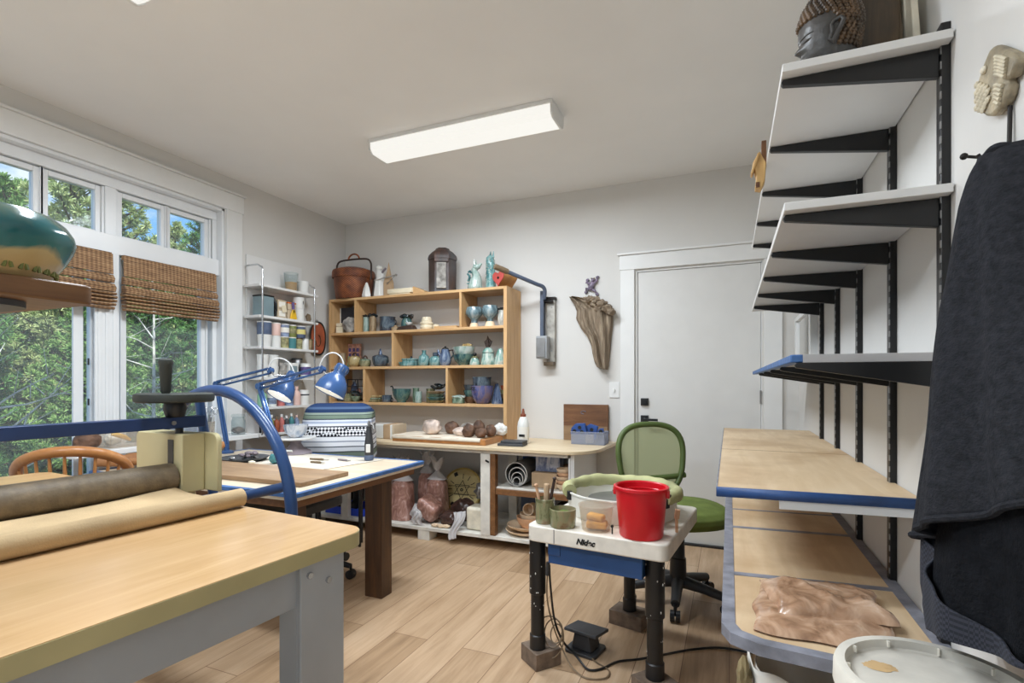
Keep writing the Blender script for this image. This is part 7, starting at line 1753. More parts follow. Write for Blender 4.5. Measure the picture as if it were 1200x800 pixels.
def lump(name, c, r, m, label, cat, seed, amp=0.25, freq=1.8, flat=None, group=None, Mr=None, film=None):
    T = thing(name, label, cat, (c[0], c[1], ZB), 0, group)
    link('body', MB().blob(c, r, 4, amp, freq, seed, flat, Mr), m, root=T, ang=60)
    if film: link('film', MB().blob(c, tuple(q * 1.12 for q in r), 4, amp * 1.4, freq * 1.6, seed, (flat or -r[2]) , Mr), 'bag_film', root=T, ang=60)
    return T
T = thing('clay_bag', 'slumped open bag with orange-tan clay lying in front of the upright bags', 'bag', (-2.18, 3.46, ZB))
Mq = Matrix.Translation((-2.165, 3.47, ZB + 0.112)) @ Matrix.Rotation(0.5, 4, 'Y') @ Matrix.Rotation(0.25, 4, 'X')
def slump(u, v):
    a = 2 * PI * u; e = PI * (v - 0.5); sg = lambda q, n: math.copysign(abs(q) ** n, q)
    c, s_ = sg(math.cos(a), 0.45), sg(math.sin(a), 0.45); ce, se = abs(math.cos(e)) ** 0.45, sg(math.sin(e), 0.45)
    k = 1 + 0.06 * noise.noise(Vector((c * 2, s_ * 2, se * 2)))
    p = Mq @ Vector((0.095 * c * ce * k, 0.075 * s_ * ce * k, 0.075 * se * k))
    return Vector((p.x, p.y, max(p.z, ZB + 0.001)))
link('clay', MB().grid(slump, 48, 32, closed_u=True), 'bagged_clay', root=T, ang=60)
link('film', MB().blob((-2.25, 3.46, ZB + 0.072), (0.07, 0.08, 0.068), 4, 0.22, 2.4, 6, -0.069, Matrix.Rotation(-0.2, 4, 'Y')), 'bag_film', root=T, ang=60)
link('tail', MB().grid(lambda u, v: Vector((-2.20 + (0.05 * (u - .5)) * (1 + 1.2 * v) + 0.012 * math.sin(v * 7), 3.362 - 0.012 * math.sin(v * 3) - 0.008 * math.sin(u * 14), ZB + 0.11 - 0.1 * v)), 14, 14), 'bag_film', root=T, ang=70, solid=0.002)
lump('clay_lump', (-1.965, 3.45, ZB + 0.058), (0.08, 0.07, 0.06), 'bag_plastic_dark', 'dark brown wrapped lump of clay in front of the clock', 'clay', 9, flat=-0.056)
lump('clay_lump', (-1.94, 3.62, ZB + 0.0845), (0.105, 0.07, 0.086), 'bag_plastic_dark', 'larger dark plum plastic sack leaning below the clock', 'sack', 12, flat=-0.083)
for i, (x, y) in enumerate(((-2.06, 3.38), (-2.01, 3.375), (-1.965, 3.385))):
    solo('clay_scrap', MB().blob((x, y, ZB + 0.014), (0.03, 0.02, 0.013), 3, 0.3, 2, i, flat=-0.0128), 'bisque_pale', 'tan scrap of dry clay at the front edge of the bottom shelf', 'scrap', (x, y, ZB), 0, 'dry clay scraps')
T = thing('plaster_block', 'off-white bagged block beside the white bench post', 'block', (-1.73, 3.47, ZB))
link('block', MB().box(-1.81, -1.665, 3.40, 3.55, ZB + 0.001, ZB + 0.17), 'bone_white', root=T, bev=0.02)
link('film', MB().grid(lambda u, v: Vector((-1.86 + 0.10 * (u - .5) * (1 - 0.4 * v) + 0.015 * math.sin(v * 6), 3.345 - 0.035 * v + 0.05 * (1 - v) * (1 - v) + 0.012 * math.sin(u * 13 + v * 4), ZB + 0.12 - 0.18 * v + 0.02 * u)), 24, 24), 'bag_film', root=T, ang=70, solid=0.003)
lump('plastic_bag', (-1.735, 3.58, ZB + 0.258), (0.075, 0.07, 0.07), 'steel_dull', 'silvery crumpled bag on the off-white block', 'bag', 15, 0.35, 2.6)
# clock leaning against the wall
ck = thing('wall_clock', 'large round gold-faced clock with a star pattern leaning under the bench', 'clock', (-2.075, 3.86, ZB))
Mc = Matrix.Translation((-2.075, 3.84, ZB + 0.19)) @ Matrix.Scale(0.92, 4) @ Matrix.Rotation(rad(-14), 4, 'X') @ Matrix.Rotation(PI / 2, 4, 'X')
link('case', MB().lathe([(0, -0.02), (0.20, -0.02), (0.203, 0.0), (0.2, 0.016), (0.188, 0.018), (0.184, 0.008), (0, 0.008)], (0, 0, 0), 56, Mc), 'clock_gold', root=ck)
link('face', MB().lathe([(0, 0.0085), (0.1835, 0.0085), (0.1835, 0.010), (0, 0.010)], (0, 0, 0), 56, Mc), 'clock_face', root=ck)
mk = MB()
for i in range(12):
    a = PI / 2 - 2 * PI * i / 12; R_ = Mc @ Matrix.Rotation(a - PI / 2, 4, 'Z')
    if i % 4 == 3 or i in (11,):
        mk.box(-0.018, 0.018, 0.138, 0.172, 0.0102, 0.012, R_)
    else:
        mk.box(-0.003, 0.003, 0.10, 0.145, 0.0102, 0.0115, R_)
q = link('numerals', mk, 'ink_black', root=ck); q['label'] = 'black hour marks'
st = MB()
for k in range(2):
    tri = [(0.085 * math.cos(PI / 2 + 2 * PI * i / 3 + k * PI), 0.085 * math.sin(PI / 2 + 2 * PI * i / 3 + k * PI)) for i in range(3)]
    for i in range(3): st.cyl(Mc @ Vector((*tri[i], 0.0115)), Mc @ Vector((*tri[(i + 1) % 3], 0.0115)), 0.0025, 6)
st.cyl(Mc @ Vector((-0.14, 0.03, 0.0115)), Mc @ Vector((0.14, 0.03, 0.0115)), 0.002, 6).cyl(Mc @ Vector((-0.14, -0.04, 0.0115)), Mc @ Vector((0.14, -0.04, 0.0115)), 0.002, 6)
link('star', st, 'leather_dark', root=ck)
link('hub', MB().lathe([(0.014, 0.0105), (0.014, 0.018), (0.007, 0.018), (0.007, 0.0105)], (0, 0, 0), 20, Mc), 'ink_black', root=ck)

# ---- shelves at the bench end
zm = 0.4486
T = thing('foam_roll', 'coiled grey foam mat seen end on, on the middle bench shelf', 'roll', (-1.40, 3.60, zm))
rl = MB()
for r, dx, dz in ((0.086, 0, 0), (0.066, 0.008, -0.014), (0.047, 0.008, -0.03), (0.03, 0.004, -0.048)):
    cxx, czz = -1.41 + dx, zm + 0.0875 + dz
    rl.lathe([(r, -0.14), (r, 0.14), (r - 0.007, 0.14), (r - 0.007, -0.14), (r, -0.14)], (cxx, 3.56, czz), 40, Matrix.Rotation(PI / 2, 4, 'X'))
link('coil', rl, 'foam_grey', root=T)
ed = MB()
for r, dx, dz in ((0.086, 0, 0), (0.066, 0.008, -0.014), (0.047, 0.008, -0.03), (0.03, 0.004, -0.048)):
    ed.lathe([(r - 0.0005, 0), (r - 0.0065, 0), (r - 0.0065, 0.002), (r - 0.0005, 0.002), (r - 0.0005, 0)], (-1.41 + dx, 3.4198, zm + 0.0875 + dz), 40, Matrix.Rotation(PI / 2, 4, 'X'))
q = link('cut_edges', ed, 'foam_edge', root=T); q['label'] = 'pale cut ends of the foam layers'
carton(-1.205, 3.50, zm, 0.19, 0.12, 0.105, 'cardboard', 'plain tan cardboard box on the middle bench shelf')
carton(-1.20, 3.56, zm + 0.107, 0.18, 0.13, 0.12, 'gl_indigo_pane', 'blue and white marbled box above the tan cardboard one', 0.05)
carton(-1.43, 3.80, zm, 0.12, 0.10, 0.22, 'jersey_blue', 'blue carton standing behind the foam roll')
for i in range(5):
    simple_bowl('bisque_bowl', -1.06 + 0.003 * (i % 2), 3.44 + 0.004 * i, zm + 0.001 + 0.026 * i, 0.056, 0.042, 'bisque' if i % 2 else 'bisque_pale', ['lowest unglazed clay bowl of the stack on the middle shelf', 'second unglazed clay bowl from the bottom of its stack', 'third unglazed clay bowl in the stack on the middle shelf', 'fourth unglazed clay bowl in the stack on the middle shelf', 'unglazed clay bowl on top of the stack of five'][i], 'stacked clay bowls', 0.55)
simple_bowl('bisque_bowl', -1.065, 3.62, zm + 0.095, 0.055, 0.05, 'bisque', 'reddish clay bowl set high behind the stack of five', None, 0.5)
carton(-1.065, 3.62, zm, 0.10, 0.09, 0.093, 'leather_dark', 'dark box underneath the reddish clay bowl')
zl = 0.0986
for i, (r, h, lb) in enumerate(((0.155, 0.035, 'largest bisque plate at the bottom of the pile on the bottom shelf'), (0.145, 0.038, 'second bisque plate in the pile on the bottom shelf'))):
    solo('clay_plate', MB().lathe([(0, 0), (r * 0.6, 0), (r * 0.92, h * 0.55), (r, h), (r * 0.965, h), (r * 0.88, h * 0.6), (r * 0.58, h * 0.22), (0, h * 0.2)], (-1.36, 3.50, zl + 0.0008 + 0.030 * i), 40), 'bisque_pale', lb, 'plate', (-1.36, 3.5, zl + 0.03 * i), 0, 'bisque plates on the bottom shelf')
simple_bowl('bisque_bowl', -1.33, 3.49, zl + 0.052, 0.10, 0.075, 'bisque', 'wide orange-pink clay bowl lying in the plates', None, 0.6)
simple_bowl('bisque_bowl', -1.32, 3.49, zl + 0.086, 0.085, 0.065, 'bisque_pale', 'paler clay bowl nested in the wide orange-pink one', None, 0.6)
solo('clay_cup', MB().lathe([(0, 0), (0.042, 0), (0.042, 0.10), (0.037, 0.10), (0.037, 0.01), (0, 0.01)], (-1.33, 3.55, zl + 0.172), 28, Matrix.Rotation(rad(82), 4, 'X')), 'bisque_pale', 'pale clay cup lying on its side in the nested bowls', 'cup', (-1.33, 3.5, zl + 0.11))
carton(-1.40, 3.80, zl, 0.2, 0.12, 0.24, 'navy_plain', 'dark blue carton at the back of the bottom shelf')
simple_bowl('bisque_bowl', -1.11, 3.52, zl + 0.001, 0.075, 0.09, 'bisque', 'deep reddish clay bowl behind the wheel cups on the bottom shelf', None, 0.6)
carton(-1.10, 3.68, zl, 0.14, 0.1, 0.2, 'leather_dark', 'dark carton at the back corner of the bottom shelf')

# ---- bench bottom, seen under the work table
T = thing('plastic_tray', 'bright blue plastic tray on the bottom bench shelf under the table', 'tray', (-2.98, 3.52, ZB))
link('tray', bin_(-3.14, -2.75, 3.39, 3.64, ZB + 0.0006, 0.06, 0.005), 'blue_tray', root=T, bev=0.002)
T = thing('felt_hat', 'grey-brown felt hat lying behind the blue tray', 'hat', (-3.20, 3.60, ZB))
link('crown', MB().lathe([(0, 0.16), (0.07, 0.15), (0.09, 0.12), (0.098, 0.04), (0, 0.04)], (-3.255, 3.75, ZB + 0.0), 28, None, 0.06), 'felt_grey', root=T)
link('brim', MB().lathe([(0.09, 0.035), (0.135, 0.012), (0.14, 0.004), (0.13, 0.001), (0.08, 0.025)], (-3.255, 3.75, ZB), 36, None, 0.05), 'felt_grey', root=T)
for i, (x, lb) in enumerate(((-2.93, 'black rubber boot standing in the blue tray, nearer the table leg'), (-3.05, 'black rubber boot beside the other one in the blue tray'))):
    solo('rubber_boot', MB().tube([(x, 3.56, ZB + 0.27), (x, 3.565, ZB + 0.17), (x, 3.56, ZB + 0.10), (x, 3.53, ZB + 0.062), (x, 3.48, ZB + 0.05), (x, 3.45, ZB + 0.046)], [0.05, 0.045, 0.046, 0.042, 0.036, 0.02], 16), 'black_felt', lb, 'boot', (x, 3.48, ZB + 0.006), 0, 'boots in the blue tray')

# ------------------------------------------------------------------ things on the back wall
T = thing('clay_extruder', 'wall-mounted steel clay extruder with a long blue-grey lever arm', 'extruder', (-1.35, YB, 1.55))
link('back_plate', MB().box(-1.365, -1.295, 3.955, 3.9995, 1.36, 1.86), 'tarnish', root=T, bev=0.003)
link('plunger_rail', MB().box(-1.402, -1.372, 3.90, 3.955, 1.50, 1.93), 'slate_blue_metal', root=T, bev=0.003)
link('barrel', MB().box(-1.425, -1.335, 3.87, 3.955, 1.385, 1.565), 'grey_enamel', root=T, bev=0.004)
link('barrel_door', MB().box(-1.42, -1.345, 3.862, 3.87, 1.395, 1.55), 'steel_dull', root=T, bev=0.002)
link('foot_block', MB().box(-1.38, -1.30, 3.93, 3.99, 1.33, 1.3595), 'brass_brown', root=T)
link('top_clamp', MB().box(-1.41, -1.29, 3.95, 3.998, 1.862, 1.885).cyl((-1.41, 3.93, 1.845), (-1.30, 3.93, 1.845), 0.012, 10), 'iron', root=T, bev=0.002)
bend = Vector((-1.345, 3.87, 1.945)); tip = Vector((-1.64, 3.55, 2.076))
link('lever', MB().tube([*bez((-1.362, 3.89, 1.86), (-1.345, 3.875, 1.93), (-1.34, 3.865, 1.955), bend.lerp(tip, 0.16), 10), tip.lerp(bend, 0.25)], 0.0155, 12), 'slate_blue_metal', root=T)
link('grip', MB().tube([tip.lerp(bend, 0.26), tip.lerp(bend, 0.24), tip], [0.0155, 0.022, 0.022], 14), 'brass_brown', root=T)
link('bolts', MB().cyl((-1.32, 3.955, 1.55), (-1.32, 3.948, 1.55), 0.006, 8).cyl((-1.32, 3.955, 1.8), (-1.32, 3.948, 1.8), 0.006, 8).cyl((-1.32, 3.955, 1.45), (-1.32, 3.948, 1.45), 0.006, 8), 'steel_dull', root=T)

# driftwood torso
def dw_fn(outline_l, outline_r, zs):
    m_ = MB()
    def fn(u, v):
        k = v * (len(zs) - 1); i = min(int(k), len(zs) - 2); t = k - i
        xl = outline_l[i] + (outline_l[i + 1] - outline_l[i]) * t; xr = outline_r[i] + (outline_r[i + 1] - outline_r[i]) * t; z_ = zs[i] + (zs[i + 1] - zs[i]) * t
        a = PI * u
        x = (xl + xr) / 2 - (xr - xl) / 2 * math.cos(a)
        groove = 0.016 * math.sin(u * 19 + z_ * 5) + 0.010 * math.sin(u * 41 + z_ * 11) + 0.012 * noise.noise(Vector((x * 22, z_ * 4, 1)))
        d = (-0.002 + 0.082 * math.sin(a) ** 0.7) + groove * math.sin(a)
        return Vector((x, YB - 0.004 - max(0.0, d), z_))
    m_.grid(fn, 60, 60); return m_
zz_ = [1.872, 1.855, 1.82, 1.76, 1.70, 1.62, 1.55, 1.48, 1.42, 1.36, 1.315, 1.295]
xl_ = [-1.175, -1.17, -1.145, -1.12, -1.125, -1.085, -1.03, -1.0, -0.99, -0.975, -0.955, -0.90]
xr_ = [-1.115, -1.0, -0.92, -0.835, -0.83, -0.835, -0.845, -0.85, -0.856, -0.862, -0.866, -0.875]
T = thing('driftwood_torso', 'weathered grey driftwood piece hanging on the wall beside the door', 'driftwood', (-1.0, YB, 1.3))
link('trunk', dw_fn(xl_, xr_, zz_), 'driftwood', root=T, ang=70)
kn = MB()
for i, (x, z_, r) in enumerate(((-1.0, 1.835, .042), (-0.955, 1.83, .04), (-0.91, 1.80, .045), (-0.865, 1.765, .042), (-0.835, 1.735, .036), (-0.93, 1.765, .035), (-0.97, 1.80, .03), (-1.035, 1.845, .022))):
    kn.blob((x, 3.928, z_), (r, r * 1.1, r * 0.8), 3, 0.35, 2.2, i)
q = link('knotted_burl', kn, 'driftwood', root=T, ang=60); q['label'] = 'lumpy knotted burl along the top'
# frog
fx_, fz_ = -1.0, 1.955
T = thing('frog_figurine', 'small purple frog ornament climbing the wall above the driftwood', 'ornament', (fx_, YB, fz_))
link('body', MB().blob((fx_, 3.978, fz_), (0.024, 0.018, 0.038), 3, 0.08, 2, 1, None, Matrix.Rotation(0.35, 4, 'Y')).blob((fx_ + 0.016, 3.974, fz_ + 0.044), (0.018, 0.016, 0.017), 2, 0.05), 'frog_purple', root=T)
for p, q_, e in (((-.012, .02), (-.04, .028), (-.034, .05)), ((.02, .022), (.042, .036), (.046, .066)), ((-.02, -.025), (-.042, -.018), (-.046, -.046)), ((.006, -.03), (.03, -.042), (.042, -.066))):
    link('leg', MB().tube([(fx_ + p[0], 3.98, fz_ + p[1]), (fx_ + q_[0], 3.976, fz_ + q_[1]), (fx_ + e[0], 3.988, fz_ + e[1])], [0.011, 0.009, 0.006], 8).blob((fx_ + e[0], 3.988, fz_ + e[1]), (0.014, 0.009, 0.012), 2, 0.2), 'frog_purple', root=T)
for sg in (-1, 1): link('eye', MB().blob((fx_ + 0.016 + sg * 0.011, 3.962, fz_ + 0.055), 0.006, 1, 0), 'brass_brown', root=T)
# ------------------------------------------------------------------ pottery wheel
PW = thing('pottery_wheel', 'white-topped pottery wheel with a blue body and three black legs on blocks', 'pottery wheel', (-0.49, 2.28, 0.07))
ZT = 0.61
FL, FR = Vector((-0.775, 1.985, 0)), Vector((-0.205, 1.925, 0))
ux_ = (FR - FL).normalized(); uy_ = Vector((-ux_.y, ux_.x, 0))
MW = Matrix(((ux_.x, uy_.x, 0, FL.x), (ux_.y, uy_.y, 0, FL.y), (0, 0, 1, 0), (0, 0, 0, 1)))
Wd, Dp = (FR - FL).length, 0.66
def PWL(name, mb, m, root=None, **k):
    mb.v = [MW @ p for p in mb.v]; return link(name, mb, m, root=root or PW, **k)
top = PWL('table_top', MB().prism(rrect(0, Wd, 0, Dp, 0.035, 6), ZT - 0.066, ZT, 'z'), 'wheel_top', bev=0.006)
PWL('top_seam', MB().box(0.125, 0.128, -0.0012, 0.0, ZT - 0.06, ZT - 0.004), 'dust_grey')
PWL('body', MB().box(0.085, Wd - 0.10, 0.035, Dp - 0.05, ZT - 0.155, ZT - 0.0665).box(0.085, 0.14, 0.03, 0.08, ZT - 0.12, ZT - 0.067), 'wheel_blue', bev=0.003)
tx = bpy.data.curves.new('logo', 'FONT'); tx.body = 'Nidec'; tx.size = 0.031; tx.shear = 0.3; tx.offset = 0.0013; tx.extrude = 0.0008
tmp = bpy.data.objects.new('logo_source', tx); COL.objects.link(tmp); bpy.context.view_layer.update()
lm = bpy.data.meshes.new_from_object(tmp.evaluated_get(bpy.context.evaluated_depsgraph_get())); bpy.data.objects.remove(tmp)
lg = bpy.data.objects.new('logo', lm); COL.objects.link(lg); lm.materials.clear(); lm.materials.append(MATS['ink_black'])
lg.parent = PW; lg['label'] = 'black italic lettering on the white front edge'
lg.matrix_local = ROOTM[PW.name].inverted() @ MW @ Matrix.Translation((0.222, -0.0014, ZT - 0.046)) @ Matrix.Rotation(PI / 2, 4, 'X')
legs = [(-0.752, 2.063, 0.035), (-0.262, 2.028, 0.037), (-0.456, 2.58, 0.034)]
for x, y, r in legs:
    L_ = link('leg', MB().lathe([(0, 0.0705), (r * 0.82, 0.0705), (r * 0.82, 0.30), (r, 0.305), (r, 0.5435), (0, 0.5435)], (x, y, 0), 28), 'black_steel', root=PW)
    sub('rubber_foot', MB().lathe([(r * 0.83, 0.0706), (r * 0.96, 0.0706), (r * 0.96, 0.128), (r * 0.83, 0.132)], (x, y, 0), 28), 'black_plastic', L_)
    sp_ = MB(); rg = random.Random(int(x * -100))
    for i in range(20):
        a = rg.uniform(-PI * 0.95, 0.2); zz = rg.uniform(0.14, 0.52); rr = r * (0.822 if zz < 0.3 else 1.002)
        if 0.295 < zz < 0.31: continue
        s = rg.uniform(0.001, 0.0026)
        sp_.blob((x + rr * math.cos(a), y + rr * math.sin(a), zz), (s, s, s * rg.uniform(1, 3)), 1, 0.2)
    q = sub('clay_splatter', sp_, 'ceramic_white', L_); q['label'] = 'dried white clay splatter'
def wblock(x, y, rz_, label, s=0.125, h=0.07):
    T = thing('wood_block', label, 'block', (x, y, 0), rz_, 'wood blocks under the pottery wheel')
    link('block', MB().box(-s / 2, s / 2, -s / 2, s / 2, 0.0003, h), 'block_wood', root=T, M='local', bev=0.002)
wblock(-0.745, 2.085, rad(52), 'weathered wood block under the pottery wheel leg with the white splash mark')
wblock(-0.262, 2.02, rad(50), 'weathered wood block under the front leg nearest the door side')
T = thing('wood_block', 'longer weathered wood block under the rear leg of the pottery wheel', 'block', (-0.455, 2.585, 0), rad(-14), 'wood blocks under the pottery wheel')
link('block', MB().box(-0.085, 0.085, -0.06, 0.06, 0.0003, 0.07), 'block_wood', root=T, M='local', bev=0.002)
# splash pan and foam roll
px_, py_, R = -0.450, 2.345, 0.240
T = thing('splash_pan', 'round white splash pan with a pale green foam sleeve round its rim', 'pan', (px_, py_, ZT))
link('pan', MB().lathe([(0, 0), (R * 0.97, 0), (R * 0.99, 0.006), (R, 0.09), (R + 0.006, 0.094), (R + 0.006, 0.10), (R - 0.004, 0.10), (R - 0.012, 0.02), (0.03, 0.016), (0, 0.016)], (px_, py_, ZT + 0.0008), 64), 'pan_white', root=T)
link('wheel_head', MB().lathe([(0, 0.0165), (0.04, 0.0165), (0.04, 0.05), (0.15, 0.05), (0.152, 0.058), (0.15, 0.062), (0, 0.062)], (px_, py_, ZT + 0.0008), 48), 'steel_dull', root=T)
aa = [rad(-32 + (212 - -32) * i / 60) for i in range(61)]
fm = MB().tube([(px_ + R * math.cos(a + 0), py_ + R * math.sin(a), ZT + 0.103 + 0.001 * math.sin(i * .5)) for i, a in enumerate(aa)], [0.0265 + 0.003 * math.sin(i * 0.35) + 0.002 * math.sin(i * 1.3) for i in range(61)], 16)
link('foam_sleeve', fm, 'green_foam', root=T)
for i in (0, 60):
    a = aa[i]; q = link('clip', MB().cbox((px_ + (R + 0.004) * math.cos(a), py_ + (R + 0.004) * math.sin(a), ZT + 0.085), (0.022, 0.03, 0.04), (0, 0, a)), 'ink_black', root=T, bev=0.004); q['label'] = 'black clip at the foam end'
# red bucket
bx, by = -0.312, 2.015
rz_ = ZT + 0.0008
T = thing('red_bucket', 'red plastic bucket standing on the pottery wheel table', 'bucket', (bx, by, rz_))
link('body', MB().lathe([(0, 0), (0.078, 0), (0.082, 0.005), (0.097, 0.178), (0.104, 0.18), (0.104, 0.19), (0.097, 0.193), (0.092, 0.188), (0.077, 0.01), (0, 0.008)], (bx, by, rz_), 56), 'red_plastic', root=T, ang=35)
link('inner_ring', MB().lathe([(0.0905, 0.168), (0.087, 0.165), (0.0893, 0.162)], (bx, by, rz_), 56), 'red_plastic', root=T)
for sg in (-1, 1): link('handle_lug', MB().cbox((bx + sg * 0.1, by, rz_ + 0.166), (0.012, 0.022, 0.03)), 'red_plastic', root=T, bev=0.003)
hp = [(bx + 0.109 * math.cos(t), by + 0.109 * math.sin(t), rz_ + 0.164 - 0.05 * math.sin(t)) for t in [PI * i / 24 for i in range(25)]]
link('handle', MB().tube(hp, 0.0022, 6), 'iron', root=T)
# wooden-handled ball sponge clip seen right of the bucket
solo('tool_clip', MB().cyl((-0.190, 2.11, ZT + 0.055), (-0.186, 2.11, ZT + 0.09), 0.010, 12).cyl((-0.19, 2.11, ZT + 0.0008), (-0.19, 2.11, ZT + 0.055), 0.006, 10), 'bisque', 'short wooden stick standing between the red bucket and splash pan', 'tool', (-0.19, 2.11, ZT))
# cups and tub
z = ZT + 0.0008
T = thing('ceramic_cup', 'tall green and tan glazed cup holding wooden tools on the wheel', 'cup', (-0.712, 2.045, z))
link('cup', MB().lathe([(0, 0), (0.037, 0), (0.039, 0.004), (0.0405, 0.1), (0.037, 0.101), (0.035, 0.008), (0, 0.008)], (-0.712, 2.045, z), 32), 'gl_sage', root=T)
link('rim_band', MB().lathe([(0.0395, 0.086), (0.0412, 0.09), (0.0412, 0.101), (0.039, 0.102)], (-0.712, 2.045, z), 32), 'gl_olive', root=T)
for i, (dx, dy, tx_, ty_, h_, m_, lb) in enumerate(((-0.016, 0.0, -0.036, -0.012, 0.155, 'bisque', 'light wooden rib leaning at one side of the tall green cup'), (0.012, 0.0, 0.04, 0.005, 0.185, 'leather_dark', 'dark slanting tool handle in the tall green cup'), (0.0, 0.012, 0.0, 0.022, 0.15, 'cardboard', 'broad tan paddle at the back of the tall green cup'))):
    a, b_ = Vector((-0.712 + dx * .6, 2.045 + dy * .6, z + 0.012)), Vector((-0.712 + tx_, 2.045 + ty_, z + h_))
    T2 = thing('pottery_tool', lb, 'tool', tuple(a), 0, 'tools in the tall green cup')
    link('shaft', MB().tube([a, a.lerp(b_, 0.6), b_], [0.006, 0.007, 0.006] if i < 2 else [0.008, 0.012, 0.013], 8), m_, root=T2)
    link('tip', MB().blob(b_, (0.009, 0.009, 0.008) if i < 2 else (0.014, 0.01, 0.01), 2, 0.15, 2, i), m_, root=T2)
T = thing('ceramic_bowl', 'low grey-green glazed bowl with a scrap of green sponge, on the wheel table', 'bowl', (-0.627, 2.02, z))
link('bowl', MB().lathe([(0, 0), (0.05, 0), (0.052, 0.004), (0.0545, 0.072), (0.0505, 0.073), (0.047, 0.01), (0, 0.009)], (-0.627, 2.02, z), 40), 'gl_sage', root=T)
solo('green_leaf', MB().blob((-0.622, 2.025, z + 0.052), (0.03, 0.022, 0.012), 3, 0.3, 2, 3), 'green_seat', 'green sponge scrap lying inside the low bowl', 'sponge', (-0.622, 2.025, z + 0.04))
solo('bowl_water', MB().lathe([(0, 0.03), (0.0472, 0.03), (0.0472, 0.04), (0, 0.04)], (-0.627, 2.02, z), 32), 'gl_olive', 'murky water filling the low green bowl', 'water', (-0.627, 2.02, z + 0.03))
tx0, ty0 = -0.49, 2.025
T = thing('clear_tub', 'clear plastic deli tub holding a tan sponge beside the red bucket', 'tub', (tx0, ty0, z))
link('tub', MB().lathe([(0, 0), (0.054, 0), (0.057, 0.004), (0.068, 0.095), (0.072, 0.095), (0.072, 0.1), (0.066, 0.1), (0.054, 0.006), (0, 0.004)], (tx0, ty0, z), 40), 'clear_tub', root=T, ang=40)
solo('tan_sponge', MB().cbox((tx0 + 0.004, ty0 - 0.004, z + 0.022), (0.082, 0.052, 0.030), (0, 0, 0.1)).cbox((tx0 + 0.0, ty0 - 0.002, z + 0.05), (0.07, 0.046, 0.025), (0.05, 0.08, -0.12)), 'sponge', 'tan sponge inside the clear deli tub', 'sponge', (tx0, ty0, z + 0.005), bev=0.009)
solo('black_button', MB().cyl((-0.418, 1.99, z + 0.03), (-0.418, 1.985, z + 0.03), 0.006, 10).cyl((-0.418, 1.99, z), (-0.418, 1.99, z + 0.03), 0.003, 8), 'ink_black', 'tiny black knob tool standing against the red bucket', 'tool', (-0.418, 1.99, z))
# foot pedal and cords
T = thing('foot_pedal', 'dark grey foot pedal on the floor beneath the pottery wheel', 'pedal', (-0.59, 2.25, 0))
Mp = Matrix.Translation((-0.595, 2.245, 0)) @ Matrix.Rotation(rad(-12), 4, 'Z')
link('base', MB().prism(rrect(-0.075, 0.075, -0.06, 0.075, 0.02, 4), 0.0005, 0.014, 'z', Mp), 'dark_grey_plastic', root=T, bev=0.002)
link('housing', MB().prism([(-0.05, 0.014), (0.05, 0.014), (0.036, 0.085), (-0.036, 0.085)], -0.035, 0.055, 'y', Mp), 'dark_grey_plastic', root=T, bev=0.006)
link('tread', MB().box(-0.078, 0.078, -0.05, 0.085, -0.006, 0.008, Mp @ Matrix.Translation((0, 0.0, 0.09)) @ Matrix.Rotation(rad(-8), 4, 'X')), 'slate', root=T, bev=0.003)
c1 = spline([(-0.68, 2.005, 0.45), (-0.682, 2.025, 0.36), (-0.675, 2.06, 0.2), (-0.655, 2.12, 0.085), (-0.60, 2.13, 0.03), (-0.54, 2.09, 0.008), (-0.49, 2.12, 0.006), (-0.44, 2.2, 0.006), (-0.36, 2.255, 0.006), (-0.26, 2.34, 0.006), (-0.14, 2.44, 0.006), (-0.02, 2.50, 0.006), (0.12, 2.49, 0.006), (0.26, 2.44, 0.006), (0.40, 2.46, 0.006)], 6)
solo('power_cord', MB().tube(c1, 0.0048, 8), 'black_plastic', 'black power cord running from the wheel across the floor to the counter', 'cord', (-0.4, 2.2, 0))
c2 = spline([(-0.692, 2.02, 0.44), (-0.698, 2.03, 0.3), (-0.684, 2.07, 0.17), (-0.655, 2.09, 0.08), (-0.60, 2.06, 0.02), (-0.53, 2.03, 0.006), (-0.46, 2.06, 0.006), (-0.46, 2.12, 0.006), (-0.52, 2.16, 0.006), (-0.56, 2.19, 0.012)], 6)
T = thing('pedal_cord', 'thin brown-grey pedal cord hanging in coils under the pottery wheel', 'cord', (-0.65, 2.1, 0))
link('cord', MB().tube(c2, 0.0032, 7), 'brass_brown', root=T)
lp = MB()
for k in range(3):
    r0 = (0.07, 0.045, 0.028)[k]; cc = Vector(((-0.705, -0.69, -0.68)[k], 2.08 + 0.01 * k, (0.115, 0.13, 0.125)[k]))
    lp.tube([cc + Vector((r0 * math.cos(t) * 0.9, 0.02 * math.sin(t), r0 * 1.15 * math.sin(t))) for t in [2 * PI * i / 28 for i in range(28)]], 0.003, 6, closed=True)
link('coil', lp, 'brass_brown', root=T)
link('plug', MB().cyl((-0.69, 2.02, 0.455), (-0.694, 2.02, 0.40), 0.008, 10), 'dark_grey_plastic', root=T)

